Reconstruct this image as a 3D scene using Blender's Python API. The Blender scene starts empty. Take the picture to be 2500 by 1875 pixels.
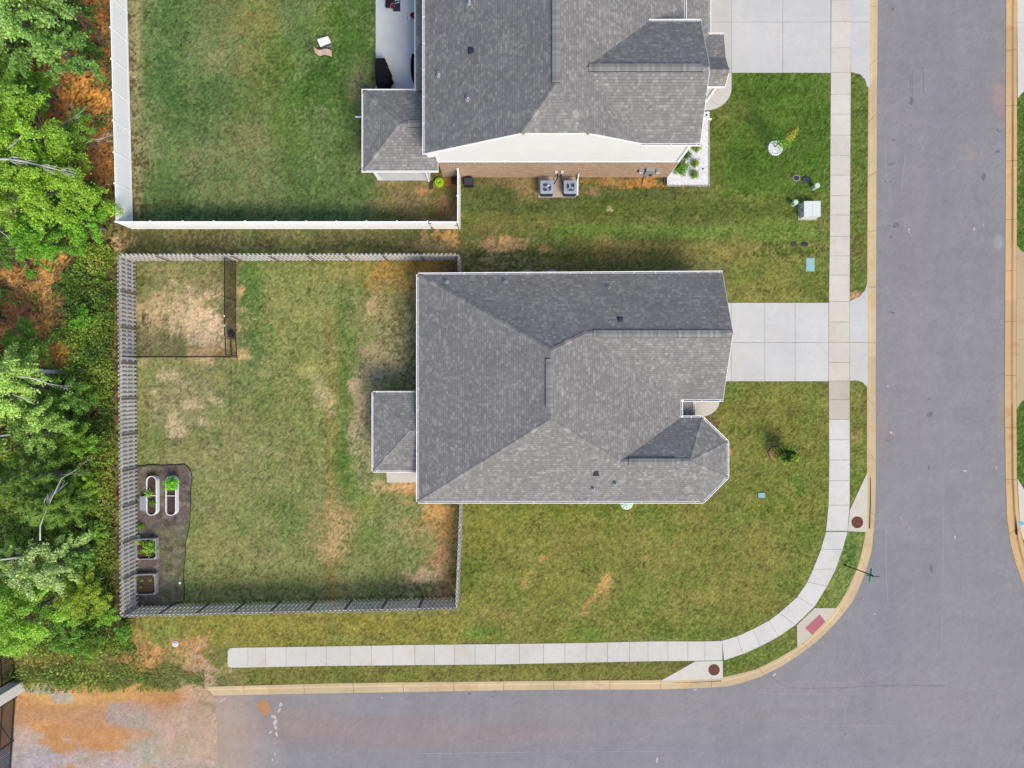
import bpy, math, random
import numpy as np
from mathutils import Vector, Matrix, geometry

random.seed(7)
RNG = np.random.RandomState(11)
SC = bpy.context.scene
COL = SC.collection
R = math.radians

# ---------------------------------------------------------------- camera
CH = 41.667                      # height of the drone
FP = 2500 * 24.0 / 36.0          # focal length in photo pixels
cam_d = bpy.data.cameras.new('camera')
cam_d.lens = 24.0; cam_d.sensor_width = 36.0
cam_d.clip_start = 0.5; cam_d.clip_end = 2000
cam = bpy.data.objects.new('camera', cam_d); COL.objects.link(cam)
cam.location = (0, 0, CH); cam.rotation_euler = (0, 0, 0)
SC.camera = cam

# ---------------------------------------------------------------- light
SUN_AZ = 149.0      # compass style: 0 = top of picture, 90 = right
SUN_EL = 48.0
w = bpy.data.worlds.new('World'); SC.world = w; w.use_nodes = True
nt = w.node_tree; nt.nodes.clear()
sky = nt.nodes.new('ShaderNodeTexSky'); sky.sky_type = 'NISHITA'; sky.sun_disc = False
sky.sun_elevation = R(SUN_EL); sky.sun_rotation = R(SUN_AZ)
sky.dust_density = 2.0; sky.ozone_density = 1.0; sky.air_density = 1.0
bg = nt.nodes.new('ShaderNodeBackground'); bg.inputs['Strength'].default_value = 0.15
wo = nt.nodes.new('ShaderNodeOutputWorld')
nt.links.new(sky.outputs[0], bg.inputs[0]); nt.links.new(bg.outputs[0], wo.inputs[0])
sun_d = bpy.data.lights.new('sun', 'SUN'); sun_d.energy = 2.45; sun_d.angle = R(22)
sun_d.color = (1.0, 0.89, 0.70)
sun = bpy.data.objects.new('sun', sun_d); COL.objects.link(sun)
sd = Vector((math.sin(R(SUN_AZ)) * math.cos(R(SUN_EL)), math.cos(R(SUN_AZ)) * math.cos(R(SUN_EL)), math.sin(R(SUN_EL))))
sun.rotation_euler = sd.to_track_quat('Z', 'Y').to_euler()
sun.location = (0, 0, 60)
SC.view_settings.view_transform = 'Standard'; SC.view_settings.look = 'None'
SC.view_settings.exposure = 0.54; SC.view_settings.gamma = 1.0
SC.cycles.max_bounces = 6; SC.cycles.transparent_max_bounces = 12
ALBK = 0.62         # photo value (linear) -> real-world base colour

# ---------------------------------------------------------------- helpers
def W(u, v, z=0.0):
    s = (CH - z) / FP
    return (( u - 1250.0) * s, (937.5 - v) * s, z)

def s2l(c):
    return tuple(((x / 255.0) / 12.92 if x <= 10 else (((x / 255.0) + 0.055) / 1.055) ** 2.4) for x in c)

def A(*c, k=None):
    k = ALBK if k is None else k
    return tuple(x * k for x in s2l(c))

def rgba(c):
    return (c[0], c[1], c[2], 1.0)

def tag(o, label=None, cat=None, group=None, kind=None):
    if label: o['label'] = label
    if cat: o['category'] = cat
    if group: o['group'] = group
    if kind: o['kind'] = kind
    return o

def empty(name, loc, label, cat, group=None, rz=0.0):
    o = bpy.data.objects.new(name, None); COL.objects.link(o)
    o.location = loc; o.rotation_euler = (0, 0, rz); o.empty_display_size = 0.3
    return tag(o, label, cat, group)

class MB:
    """collects geometry for ONE mesh object"""
    def __init__(s):
        s.v = []; s.f = []; s.uv = []; s.mi = []; s.m = 0
    def poly(s, pts, uv=None):
        b = len(s.v); s.v += [tuple(p) for p in pts]
        s.f.append(tuple(range(b, b + len(pts)))); s.mi.append(s.m)
        s.uv.append(uv if uv else [(0, 0)] * len(pts))
    def roofpoly(s, pts, off=(0, 0)):
        n = Vector((0, 0, 0)); L = len(pts)
        for i in range(L):
            a = Vector(pts[i]); b = Vector(pts[(i + 1) % L])
            n += a.cross(b)
        n.normalize()
        if n.z < 0:
            pts = pts[::-1]; n = -n
        down = Vector((0, 0, -1)); down = down - n * down.dot(n)
        if down.length < 1e-4: down = Vector((0, -1, 0))
        down.normalize(); al = n.cross(down)
        uv = [(Vector(p).dot(al) + off[0], Vector(p).dot(down) + off[1]) for p in pts]
        s.poly(pts, uv)
    def wallpoly(s, pts):
        a = Vector(pts[0]); d = None
        for p in pts[1:]:
            q = Vector(p) - a; q.z = 0
            if q.length > 0.05: d = q.normalized(); break
        uv = [((Vector(p) - a).dot(d), p[2]) for p in pts]
        s.poly(pts, uv)
    def box(s, x0, x1, y0, y1, z0, z1, M=None):
        c = [(x0, y0, z0), (x1, y0, z0), (x1, y1, z0), (x0, y1, z0), (x0, y0, z1), (x1, y0, z1), (x1, y1, z1), (x0, y1, z1)]
        if M is not None: c = [tuple(M @ Vector(p)) for p in c]
        for f in ((3, 2, 1, 0), (4, 5, 6, 7), (0, 1, 5, 4), (1, 2, 6, 5), (2, 3, 7, 6), (3, 0, 4, 7)):
            s.poly([c[i] for i in f], [(c[i][0] + c[i][1], c[i][2]) for i in f])
    def prism(s, poly, z0, z1):
        n = len(poly)
        ar = sum(poly[i][0] * poly[(i + 1) % n][1] - poly[(i + 1) % n][0] * poly[i][1] for i in range(n))
        if ar < 0: poly = poly[::-1]
        s.poly([(p[0], p[1], z1) for p in poly], [(p[0], p[1]) for p in poly])
        s.poly([(p[0], p[1], z0) for p in poly[::-1]])
        acc = 0
        for i in range(n):
            a = poly[i]; b = poly[(i + 1) % n]; d = math.hypot(b[0] - a[0], b[1] - a[1])
            s.poly([(a[0], a[1], z0), (b[0], b[1], z0), (b[0], b[1], z1), (a[0], a[1], z1)],
                   [(acc, z0), (acc + d, z0), (acc + d, z1), (acc, z1)])
            acc += d
    def bar(s, a, b, wd, ht, up=(0, 0, 1)):
        a = Vector(a); b = Vector(b); d = (b - a); L = d.length
        if L < 1e-5: return
        d.normalize(); up = Vector(up)
        if abs(d.dot(up)) > 0.95: up = Vector((1, 0, 0))
        sx = d.cross(up).normalized(); sz = sx.cross(d).normalized()
        c = []
        for t in (a, b):
            for (i, j) in ((-1, -1), (1, -1), (1, 1), (-1, 1)):
                c.append(tuple(t + sx * (i * wd / 2) + sz * (j * ht / 2)))
        for f in ((3, 2, 1, 0), (4, 5, 6, 7), (0, 1, 5, 4), (1, 2, 6, 5), (2, 3, 7, 6), (3, 0, 4, 7)):
            s.poly([c[i] for i in f], [(0, 0), (0.1, 0), (0.1, 1), (0, 1)])
    def tube(s, pts, rad, n=8, cap=True):
        pts = [Vector(p) for p in pts]
        if not hasattr(rad, '__len__'): rad = [rad] * len(pts)
        rings = []; prev = None
        for i, p in enumerate(pts):
            d = (pts[min(i + 1, len(pts) - 1)] - pts[max(i - 1, 0)]).normalized()
            if prev is None:
                up = Vector((0, 0, 1)) if abs(d.z) < 0.9 else Vector((1, 0, 0))
                a = d.cross(up).normalized()
            else:
                a = (prev - d * prev.dot(d)).normalized()
            prev = a; b = d.cross(a)
            rings.append(len(s.v))
            for k in range(n):
                t = 2 * math.pi * k / n
                s.v.append(tuple(p + (a * math.cos(t) + b * math.sin(t)) * rad[i]))
        for i in range(len(pts) - 1):
            for k in range(n):
                k2 = (k + 1) % n
                s.f.append((rings[i] + k, rings[i] + k2, rings[i + 1] + k2, rings[i + 1] + k)); s.mi.append(s.m); s.uv.append([(0, 0)] * 4)
        if cap:
            s.f.append(tuple(rings[0] + k for k in range(n - 1, -1, -1))); s.mi.append(s.m); s.uv.append([(0, 0)] * n)
            s.f.append(tuple(rings[-1] + k for k in range(n))); s.mi.append(s.m); s.uv.append([(0, 0)] * n)
    def lathe(s, cx, cy, prof, n=20, sx=1.0, sy=1.0, cap=True):
        base = []
        for (r, z) in prof:
            base.append(len(s.v))
            for k in range(n):
                t = 2 * math.pi * k / n
                s.v.append((cx + r * sx * math.cos(t), cy + r * sy * math.sin(t), z))
        for i in range(len(prof) - 1):
            for k in range(n):
                k2 = (k + 1) % n
                s.f.append((base[i] + k, base[i] + k2, base[i + 1] + k2, base[i + 1] + k)); s.mi.append(s.m); s.uv.append([(0, 0)] * 4)
        if cap:
            s.f.append(tuple(base[-1] + k for k in range(n))); s.mi.append(s.m); s.uv.append([(0, 0)] * n)
    def build(s, name, mats, parent=None, smooth=False, loc=None, attr=None):
        me = bpy.data.meshes.new(name)
        v = s.v
        if loc is not None:
            v = [(p[0] - loc[0], p[1] - loc[1], p[2] - loc[2]) for p in v]
        me.from_pydata(v, [], s.f)
        uvl = me.uv_layers.new(name='UVMap')
        flat = [c for f in s.uv for p in f for c in p]
        uvl.data.foreach_set('uv', flat)
        if not isinstance(mats, (list, tuple)): mats = [mats]
        for m in mats: me.materials.append(m)
        me.polygons.foreach_set('material_index', s.mi)
        if smooth: me.polygons.foreach_set('use_smooth', [True] * len(me.polygons))
        me.update()
        o = bpy.data.objects.new(name, me); COL.objects.link(o)
        if loc is not None: o.location = loc
        if parent is not None:
            o.parent = parent
            o.matrix_parent_inverse = Matrix.Identity(4)
            if loc is None:
                # vertices given in world space: shift into parent's frame
                bpy.context.view_layer.update() if False else None
                pl = parent.location
                if parent.parent is not None: pl = pl + parent.parent.location
                Mi = Matrix.Translation(-Vector(pl))
                me.transform(Mi)
                rz = parent.rotation_euler.z
                if abs(rz) > 1e-6: me.transform(Matrix.Rotation(-rz, 4, 'Z'))
        return o

def rawmesh(name, verts, faces_flat, nper, mat, cols=None, parent=None, colname='Col', smooth=False):
    """fast numpy mesh: every face has nper corners; cols per face (n,3)"""
    me = bpy.data.meshes.new(name)
    nv = len(verts); nf = len(faces_flat) // nper
    me.vertices.add(nv); me.vertices.foreach_set('co', verts.astype(np.float32).ravel())
    me.loops.add(nf * nper); me.loops.foreach_set('vertex_index', faces_flat.astype(np.int32))
    me.polygons.add(nf)
    me.polygons.foreach_set('loop_start', (np.arange(nf) * nper).astype(np.int32))
    me.polygons.foreach_set('loop_total', np.full(nf, nper, dtype=np.int32))
    me.materials.append(mat)
    if cols is not None:
        if len(cols) == nv:
            at = me.attributes.new(colname, 'FLOAT_COLOR', 'POINT')
        else:
            at = me.attributes.new(colname, 'FLOAT_COLOR', 'FACE')
        c4 = np.ones((len(cols), 4), dtype=np.float32); c4[:, :3] = cols
        at.data.foreach_set('color', c4.ravel())
    if smooth: me.polygons.foreach_set('use_smooth', np.ones(nf, dtype=bool))
    me.update(calc_edges=True)
    o = bpy.data.objects.new(name, me); COL.objects.link(o)
    if parent is not None:
        o.parent = parent
        me.transform(Matrix.Translation(-parent.location))
    return o

def copy_tree(o, parent=None, kids=None):
    c = o.copy(); COL.objects.link(c); c.parent = parent
    for ch in [x for x in bpy.data.objects if x.parent == o]:
        copy_tree(ch, c)
    return c

# ---------------------------------------------------------------- numpy noise
def _hash(ix, iy, seed):
    h = np.sin(ix * 127.1 + iy * 311.7 + seed * 74.7) * 43758.5453
    return h - np.floor(h)
def vnoise(x, y, seed=0):
    ix = np.floor(x); iy = np.floor(y); fx = x - ix; fy = y - iy
    fx = fx * fx * (3 - 2 * fx); fy = fy * fy * (3 - 2 * fy)
    a = _hash(ix, iy, seed); b = _hash(ix + 1, iy, seed); c = _hash(ix, iy + 1, seed); d = _hash(ix + 1, iy + 1, seed)
    return (a * (1 - fx) + b * fx) * (1 - fy) + (c * (1 - fx) + d * fx) * fy
def fbm(x, y, sc, octv=4, seed=0, gain=0.55):
    t = 0; amp = 1.0; tot = 0
    x = x / sc; y = y / sc
    for i in range(octv):
        t = t + amp * vnoise(x + 17.3 * i, y - 9.1 * i, seed + i); tot += amp
        x = x * 2.03; y = y * 2.03; amp *= gain
    return t / tot           # 0..1, mean .5
def inpoly(x, y, poly):
    ins = np.zeros(x.shape, dtype=bool); n = len(poly)
    j = n - 1
    for i in range(n):
        xi, yi = poly[i]; xj, yj = poly[j]
        if yi != yj:
            c = ((yi > y) != (yj > y)) & (x < (xj - xi) * (y - yi) / (yj - yi) + xi)
            ins ^= c
        j = i
    return ins
def resample(pl, n):
    P = np.array(pl, dtype=float); d = np.r_[0, np.cumsum(np.hypot(*(P[1:] - P[:-1]).T))]
    t = np.linspace(0, d[-1], n)
    return np.stack([np.interp(t, d, P[:, i]) for i in range(P.shape[1])], 1)
def smoothline(pl, it=2):
    P = [tuple(p) for p in pl]
    for _ in range(it):
        Q = [P[0]]
        for a, b in zip(P[:-1], P[1:]):
            Q.append((a[0] * .75 + b[0] * .25, a[1] * .75 + b[1] * .25)); Q.append((a[0] * .25 + b[0] * .75, a[1] * .25 + b[1] * .75))
        Q.append(P[-1]); P = Q
    return P
def gp(pl):          # pixel polyline -> ground xy
    return [W(u, v)[:2] for (u, v) in pl]

# ---------------------------------------------------------------- materials
def newmat(name):
    m = bpy.data.materials.new(name); m.use_nodes = True
    t = m.node_tree; t.nodes.clear()
    o = t.nodes.new('ShaderNodeOutputMaterial'); p = t.nodes.new('ShaderNodeBsdfPrincipled')
    t.links.new(p.outputs[0], o.inputs[0])
    return m, t, p, o
def N(t, kind, **kw):
    n = t.nodes.new(kind)
    for k, v in kw.items():
        if k in n.inputs.keys(): n.inputs[k].default_value = v
        else: setattr(n, k, v)
    return n
def math_n(t, op, a, b=None, clamp=False):
    n = t.nodes.new('ShaderNodeMath'); n.operation = op; n.use_clamp = clamp
    for i, x in enumerate((a, b)):
        if x is None: continue
        if hasattr(x, 'links'): t.links.new(x, n.inputs[i])
        else: n.inputs[i].default_value = x
    return n.outputs[0]
def ramp(t, fac, stops):
    n = t.nodes.new('ShaderNodeValToRGB'); e = n.color_ramp.elements
    while len(e) < len(stops): e.new(0.5)
    for i, (p, c) in enumerate(stops):
        e[i].position = p; e[i].color = (c, c, c, 1) if not hasattr(c, '__len__') else rgba(c)
    t.links.new(fac, n.inputs[0]); return n.outputs[0]
def mulcol(t, col, fac):
    n = t.nodes.new('ShaderNodeMix'); n.data_type = 'RGBA'; n.blend_type = 'MULTIPLY'; n.inputs[0].default_value = 1.0
    if hasattr(col, 'links'): t.links.new(col, n.inputs[6])
    else: n.inputs[6].default_value = rgba(col)
    t.links.new(fac, n.inputs[7]); return n.outputs[2]
def mixcol(t, fac, a, b):
    n = t.nodes.new('ShaderNodeMix'); n.data_type = 'RGBA'
    if hasattr(fac, 'links'): t.links.new(fac, n.inputs[0])
    else: n.inputs[0].default_value = fac
    for i, x in ((6, a), (7, b)):
        if hasattr(x, 'links'): t.links.new(x, n.inputs[i])
        else: n.inputs[i].default_value = rgba(x)
    return n.outputs[2]
def noise(t, scale, detail=4, rough=0.6, vec=None, coord='Object'):
    n = N(t, 'ShaderNodeTexNoise', Scale=scale, Detail=detail, Roughness=rough)
    if vec is None:
        tc = t.nodes.new('ShaderNodeTexCoord'); vec = tc.outputs[coord]
    t.links.new(vec, n.inputs['Vector']); return n.outputs['Fac']
def bump(t, p, h, strength=0.3, dist=0.02):
    b = N(t, 'ShaderNodeBump'); b.inputs['Strength'].default_value = strength; b.inputs['Distance'].default_value = dist
    t.links.new(h, b.inputs['Height']); t.links.new(b.outputs[0], p.inputs['Normal'])

def plain(name, col, rough=0.7, var=0.12, scale=3.0, metal=0.0, bmp=0.0, spec=0.3):
    m, t, p, o = newmat(name)
    n1 = noise(t, scale, 5); n2 = noise(t, scale * 9, 3)
    f = math_n(t, 'ADD', math_n(t, 'MULTIPLY', n1, 0.6), math_n(t, 'MULTIPLY', n2, 0.4))
    r = ramp(t, f, [(0.3, 1 - var), (0.7, 1 + var)])
    t.links.new(mulcol(t, col, r), p.inputs['Base Color'])
    p.inputs['Roughness'].default_value = rough; p.inputs['Metallic'].default_value = metal
    p.inputs['Specular IOR Level'].default_value = spec
    if bmp: bump(t, p, n2, bmp, 0.01)
    return m

def mat_attr(name, rough=0.95, scales=((6, .18), (28, .22)), bmp=0.4, bd=0.03, spec=0.15, speck=None):
    m, t, p, o = newmat(name)
    a = N(t, 'ShaderNodeAttribute', attribute_name='Col')
    col = a.outputs['Color']; h = None
    for (s, v) in scales:
        f = noise(t, s, 4, 0.7)
        col = mulcol(t, col, ramp(t, f, [(0.3, 1 - v), (0.7, 1 + v)]))
        h = f
    if speck:
        vo = N(t, 'ShaderNodeTexVoronoi', Scale=speck[0]); tc = t.nodes.new('ShaderNodeTexCoord')
        t.links.new(tc.outputs['Object'], vo.inputs['Vector'])
        r = ramp(t, vo.outputs['Color'], [(speck[1], 0.0), (speck[1] + .05, 1.0)])
        col = mixcol(t, math_n(t, 'MULTIPLY', r, speck[2]), col, speck[3])
    t.links.new(col, p.inputs['Base Color'])
    p.inputs['Roughness'].default_value = rough; p.inputs['Specular IOR Level'].default_value = spec
    if bmp: bump(t, p, h, bmp, bd)
    return m

def mat_leaf(name, trans=0.35):
    m, t, p, o = newmat(name)
    a = N(t, 'ShaderNodeAttribute', attribute_name='Col')
    t.links.new(a.outputs['Color'], p.inputs['Base Color'])
    p.inputs['Roughness'].default_value = 0.5; p.inputs['Specular IOR Level'].default_value = 0.35
    tr = t.nodes.new('ShaderNodeBsdfTranslucent'); mx = t.nodes.new('ShaderNodeMixShader'); mx.inputs[0].default_value = trans
    t.links.new(mulcol(t, a.outputs['Color'], N(t, 'ShaderNodeRGB').outputs[0]), tr.inputs[0])
    t.nodes[-1] if False else None
    for n in t.nodes:
        if n.type == 'RGB': n.outputs[0].default_value = (1.1, 1.15, 0.72, 1)
    t.links.new(p.outputs[0], mx.inputs[1]); t.links.new(tr.outputs[0], mx.inputs[2]); t.links.new(mx.outputs[0], o.inputs[0])
    return m

def mat_shingle(name, tint=(1.03, 1.02, 1.0)):
    m, t, p, o = newmat(name)
    uv = N(t, 'ShaderNodeUVMap', uv_map='UVMap'); sp = t.nodes.new('ShaderNodeSeparateXYZ'); t.links.new(uv.outputs[0], sp.inputs[0])
    row_h = 0.143
    rv = math_n(t, 'DIVIDE', sp.outputs[1], row_h); row = math_n(t, 'FLOOR', rv); fr = math_n(t, 'FRACT', rv)
    wn = N(t, 'ShaderNodeTexWhiteNoise', noise_dimensions='1D'); t.links.new(row, wn.inputs['W'])
    us = math_n(t, 'ADD', sp.outputs[0], math_n(t, 'MULTIPLY', wn.outputs['Value'], 7.0))
    def tab(wd, k):
        c = math_n(t, 'FLOOR', math_n(t, 'DIVIDE', us, wd))
        cv = t.nodes.new('ShaderNodeCombineXYZ'); t.links.new(c, cv.inputs[0]); t.links.new(row, cv.inputs[1]); cv.inputs[2].default_value = k
        q = N(t, 'ShaderNodeTexWhiteNoise', noise_dimensions='3D'); t.links.new(cv.outputs[0], q.inputs['Vector']); return q.outputs['Value']
    a = tab(0.24, 1.0); b = tab(0.14, 5.0); c = tab(0.71, 9.0)
    tone = math_n(t, 'ADD', math_n(t, 'ADD', math_n(t, 'MULTIPLY', a, .36), math_n(t, 'MULTIPLY', b, .54)), math_n(t, 'MULTIPLY', c, .10))
    base = ramp(t, tone, [(0.0, A(129, 129, 131)), (0.4, A(138, 138, 140)), (0.6, A(146, 146, 147)), (0.75, A(157, 157, 157)), (1.0, A(174, 174, 172))])
    gr = noise(t, 5, 4, .7, uv.outputs[0]); lg = noise(t, 0.35, 3, .6, uv.outputs[0])
    col = mulcol(t, base, ramp(t, gr, [(0.25, .9), (0.75, 1.1)]))
    col = mulcol(t, col, ramp(t, lg, [(0.3, .92), (0.7, 1.08)]))
    fine = noise(t, 60, 2, .7, uv.outputs[0]); col = mulcol(t, col, ramp(t, fine, [(0.25, .8), (0.75, 1.2)]))
    line = ramp(t, fr, [(0.0, 1.0), (0.82, 1.0), (0.91, 0.66), (1.0, 0.62)])
    col = mulcol(t, col, line)
    t.links.new(mulcol(t, col, N(t, 'ShaderNodeRGB').outputs[0]), p.inputs['Base Color'])
    for n in t.nodes:
        if n.type == 'RGB': n.outputs[0].default_value = rgba(tint)
    p.inputs['Roughness'].default_value = 0.9; p.inputs['Specular IOR Level'].default_value = 0.2
    hh = math_n(t, 'ADD', math_n(t, 'MULTIPLY', fr, -0.6), math_n(t, 'MULTIPLY', a, 0.5))
    bump(t, p, hh, 0.35, 0.012)
    return m

def mat_brick(name):
    m, t, p, o = newmat(name)
    uv = N(t, 'ShaderNodeUVMap', uv_map='UVMap')
    b = N(t, 'ShaderNodeTexBrick', Scale=1.0); b.offset = 0.5
    b.inputs['Brick Width'].default_value = 0.215; b.inputs['Row Height'].default_value = 0.078; b.inputs['Mortar Size'].default_value = 0.007
    b.inputs['Mortar Smooth'].default_value = 0.2; b.inputs['Bias'].default_value = 0.0
    b.inputs['Color1'].default_value = rgba(A(160, 118, 88)); b.inputs['Color2'].default_value = rgba(A(206, 168, 138)); b.inputs['Mortar'].default_value = rgba(A(232, 220, 204))
    t.links.new(uv.outputs[0], b.inputs['Vector'])
    n = noise(t, 9, 4, .7, uv.outputs[0]); c = mulcol(t, b.outputs['Color'], ramp(t, n, [(0.25, .7), (0.75, 1.3)]))
    t.links.new(c, p.inputs['Base Color']); p.inputs['Roughness'].default_value = 0.9
    bump(t, p, b.outputs['Fac'], -0.4, 0.01)
    return m

def mat_siding(name, col, pitch=0.15):
    m, t, p, o = newmat(name)
    uv = N(t, 'ShaderNodeUVMap', uv_map='UVMap'); sp = t.nodes.new('ShaderNodeSeparateXYZ'); t.links.new(uv.outputs[0], sp.inputs[0])
    fr = math_n(t, 'FRACT', math_n(t, 'DIVIDE', sp.outputs[1], pitch))
    n = noise(t, 1.2, 4, .6, uv.outputs[0])
    c = mulcol(t, col, ramp(t, fr, [(0.0, .88), (0.08, 1.0), (1.0, 1.0)])); c = mulcol(t, c, ramp(t, n, [(0.3, .97), (0.7, 1.03)]))
    t.links.new(c, p.inputs['Base Color']); p.inputs['Roughness'].default_value = 0.55
    bump(t, p, math_n(t, 'SUBTRACT', 1.0, fr), 0.25, 0.01)
    return m

def mat_concrete(name, col, stain=(200, 168, 132), samt=0.45):
    m, t, p, o = newmat(name)
    a = N(t, 'ShaderNodeAttribute', attribute_name='Tone'); tc = t.nodes.new('ShaderNodeTexCoord'); g = tc.outputs['Object']
    big = noise(t, 0.45, 4, .6, g); mid = noise(t, 2.2, 5, .7, g); fin = noise(t, 45, 3, .7, g); st = noise(t, 0.9, 5, .65, g)
    c = mulcol(t, col, ramp(t, big, [(0.3, .93), (0.7, 1.06)])); c = mulcol(t, c, ramp(t, mid, [(0.3, .95), (0.7, 1.05)]))
    c = mulcol(t, c, ramp(t, fin, [(0.25, .9), (0.75, 1.08)]))
    s = math_n(t, 'MULTIPLY', ramp(t, st, [(0.52, 0.0), (0.8, 1.0)]), samt)
    c = mixcol(t, s, c, A(*stain))
    vc = t.nodes.new('ShaderNodeVectorMath'); vc.operation = 'MULTIPLY'; t.links.new(c, vc.inputs[0]); t.links.new(a.outputs['Color'], vc.inputs[1])
    t.links.new(vc.outputs[0], p.inputs['Base Color']); p.inputs['Roughness'].default_value = 0.9; p.inputs['Specular IOR Level'].default_value = 0.2
    bump(t, p, fin, 0.15, 0.004)
    return m

def mat_mesh(name, col, cov=0.45, sc=40):
    m, t, p, o = newmat(name)
    uv = N(t, 'ShaderNodeUVMap', uv_map='UVMap'); sp = t.nodes.new('ShaderNodeSeparateXYZ'); t.links.new(uv.outputs[0], sp.inputs[0])
    fx = math_n(t, 'FRACT', math_n(t, 'MULTIPLY', sp.outputs[0], sc)); fy = math_n(t, 'FRACT', math_n(t, 'MULTIPLY', sp.outputs[1], sc))
    k = 1 - math.sqrt(1 - cov)
    al = math_n(t, 'MAXIMUM', math_n(t, 'LESS_THAN', fx, k), math_n(t, 'LESS_THAN', fy, k))
    p.inputs['Base Color'].default_value = rgba(col); p.inputs['Roughness'].default_value = 0.7
    t.links.new(al, p.inputs['Alpha'])
    return m

def mat_bark(name, c1, c2, sc=6):
    m, t, p, o = newmat(name)
    n = noise(t, sc, 6, .7); oi = t.nodes.new('ShaderNodeObjectInfo'); n2 = noise(t, .9, 4, .6)
    cc = mulcol(t, ramp(t, n, [(0.3, c1), (0.7, c2)]), ramp(t, oi.outputs['Random'], [(0.0, .84), (1.0, 1.06)])); cc = mulcol(t, cc, ramp(t, n2, [(.3, .82), (.7, 1.08)])); t.links.new(cc, p.inputs['Base Color']); p.inputs['Roughness'].default_value = .9
    bump(t, p, n, .5, .02); return m

M = {}
M['ground'] = mat_attr('ground', scales=((1.5, .10), (7, .16), (30, .22)), bmp=0.5, bd=0.04)
M['asphalt'] = mat_attr('asphalt', rough=0.85, scales=((0.8, .03), (9, .06), (45, .22)), bmp=0.25, bd=0.006, spec=0.25, speck=(60, .93, .22, A(205, 203, 208)))
M['grass'] = mat_leaf('grass_blades', 0.25)
M['leaf'] = mat_leaf('foliage', 0.35)
M['shingle'] = mat_shingle('roof_shingle')
M['brick'] = mat_brick('tan_brick')
M['siding'] = mat_siding('white_siding', (0.68, 0.68, 0.69))
M['siding_tan'] = mat_siding('beige_siding', (0.55, 0.50, 0.42))
M['white'] = plain('white_trim', (0.80, 0.80, 0.80), 0.45, 0.04)
M['vinyl'] = plain('white_vinyl', (0.87, 0.89, 0.93), 0.4, 0.03, 0.8)
M['gutter_in'] = plain('gutter_inside', A(158, 165, 182), 0.6, 0.15, 2)
M['conc'] = mat_concrete('pale_concrete', A(228, 226, 221))
M['drive'] = mat_concrete('driveway_concrete', A(219, 220, 221), (196, 172, 146), 0.3)
M['kerb'] = mat_concrete('stained_kerb', A(220, 198, 160), (200, 155, 92), 0.7)
M['kerb2'] = mat_concrete('rust_stained_kerb', A(226, 190, 140), (204, 140, 70), 0.9)
M['dark'] = plain('dark_gap', (0.02, 0.02, 0.02), 0.9)
M['black'] = plain('black_metal', (0.012, 0.012, 0.014), 0.5, 0.2)
M['blackcloth'] = plain('black_cover_cloth', (0.008, 0.008, 0.011), 0.95, 0.3, 4, bmp=.3, spec=.08)
M['wood'] = mat_bark('weathered_wood', A(212, 209, 207), A(244, 240, 238), 12)
M['wood_end'] = mat_bark('brown_wood_post', A(110, 95, 82), A(150, 135, 120), 10)
M['vent'] = plain('dark_vent', A(48, 56, 76), 0.5)
M['pipe'] = plain('pvc_pipe', A(226, 228, 236), 0.4)
M['glass'] = plain('window_glass', (0.03, 0.04, 0.05), 0.05, 0.0, spec=0.8)
M['soilmulch'] = plain('dark_mulch', A(92, 78, 78), 0.95, 0.55, 14, bmp=1.0)
M['bedsoil'] = plain('bed_soil', A(84, 64, 58), 0.95, 0.5, 16, bmp=1.0)
M['bark'] = mat_bark('tree_bark', A(110, 100, 88), A(178, 172, 165), 5)
M['bark_pale'] = mat_bark('pale_bark', A(200, 203, 202), A(244, 246, 244), 5)
M['rust'] = plain('rusty_iron', A(112, 66, 52), 0.8, 0.35, 9, bmp=.5)
M['mint'] = plain('mint_plastic', A(210, 240, 218), 0.5, 0.08)
M['teal'] = plain('teal_plastic', A(150, 200, 196), 0.6, 0.12)
M['tealb'] = plain('pale_blue_green_plastic', A(158, 206, 210), 0.6, 0.12)
M['steelgreen'] = plain('pale_painted_steel', A(240, 244, 245), 0.45, 0.04)
M['acmetal'] = plain('ac_painted_metal', A(168, 180, 205), 0.45, 0.08)
M['acdark'] = plain('ac_coil_fins', A(48, 58, 96), 0.6, 0.2)
M['acblade'] = plain('fan_blade', A(190, 198, 222), 0.35, 0.05, metal=.4)
M['greybox'] = plain('grey_meter_enclosure', A(165, 170, 172), 0.5, 0.1)
M['tactile'] = plain('red_tactile', A(196, 118, 132), 0.8, 0.1, 12)
M['whiterock'] = plain('white_rock', (0.60, 0.61, 0.66), 0.9, 0.35, 14)
M['tan_sling'] = plain('tan_sling', A(222, 198, 180), 0.8, 0.06)
M['coolerw'] = plain('white_plastic', (0.78, 0.80, 0.84), 0.35, 0.03)
M['neon'] = plain('neon_green_plastic', A(178, 228, 50), 0.5, 0.05)
M['hose'] = plain('tan_hose', A(206, 176, 110), 0.6, 0.1)
M['red'] = plain('red_plastic', A(200, 30, 30), 0.4, 0.06)
M['navy'] = plain('navy_backboard', A(28, 40, 78), 0.5, 0.1)
M['orange'] = plain('orange_rim', A(225, 120, 80), 0.5, 0.05)
M['brownp'] = plain('brown_plastic', A(92, 52, 36), 0.7, 0.2)
M['splash'] = plain('dark_brown_plastic', A(84, 70, 62), 0.7, 0.2)
M['darkgrey'] = plain('dark_grey_plastic', A(62, 66, 84), 0.55, 0.2)
M['signgreen'] = plain('sign_green', A(90, 190, 165), 0.4, 0.05)
M['polegreen'] = plain('dark_pole', A(34, 44, 30), 0.6, 0.2)
M['stone'] = plain('pale_cast_stone', A(250, 248, 246), 0.8, 0.12, 8, bmp=.4)
M['stonegrey'] = plain('edging_paver', A(196, 190, 182), 0.9, 0.25, 7)
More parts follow.
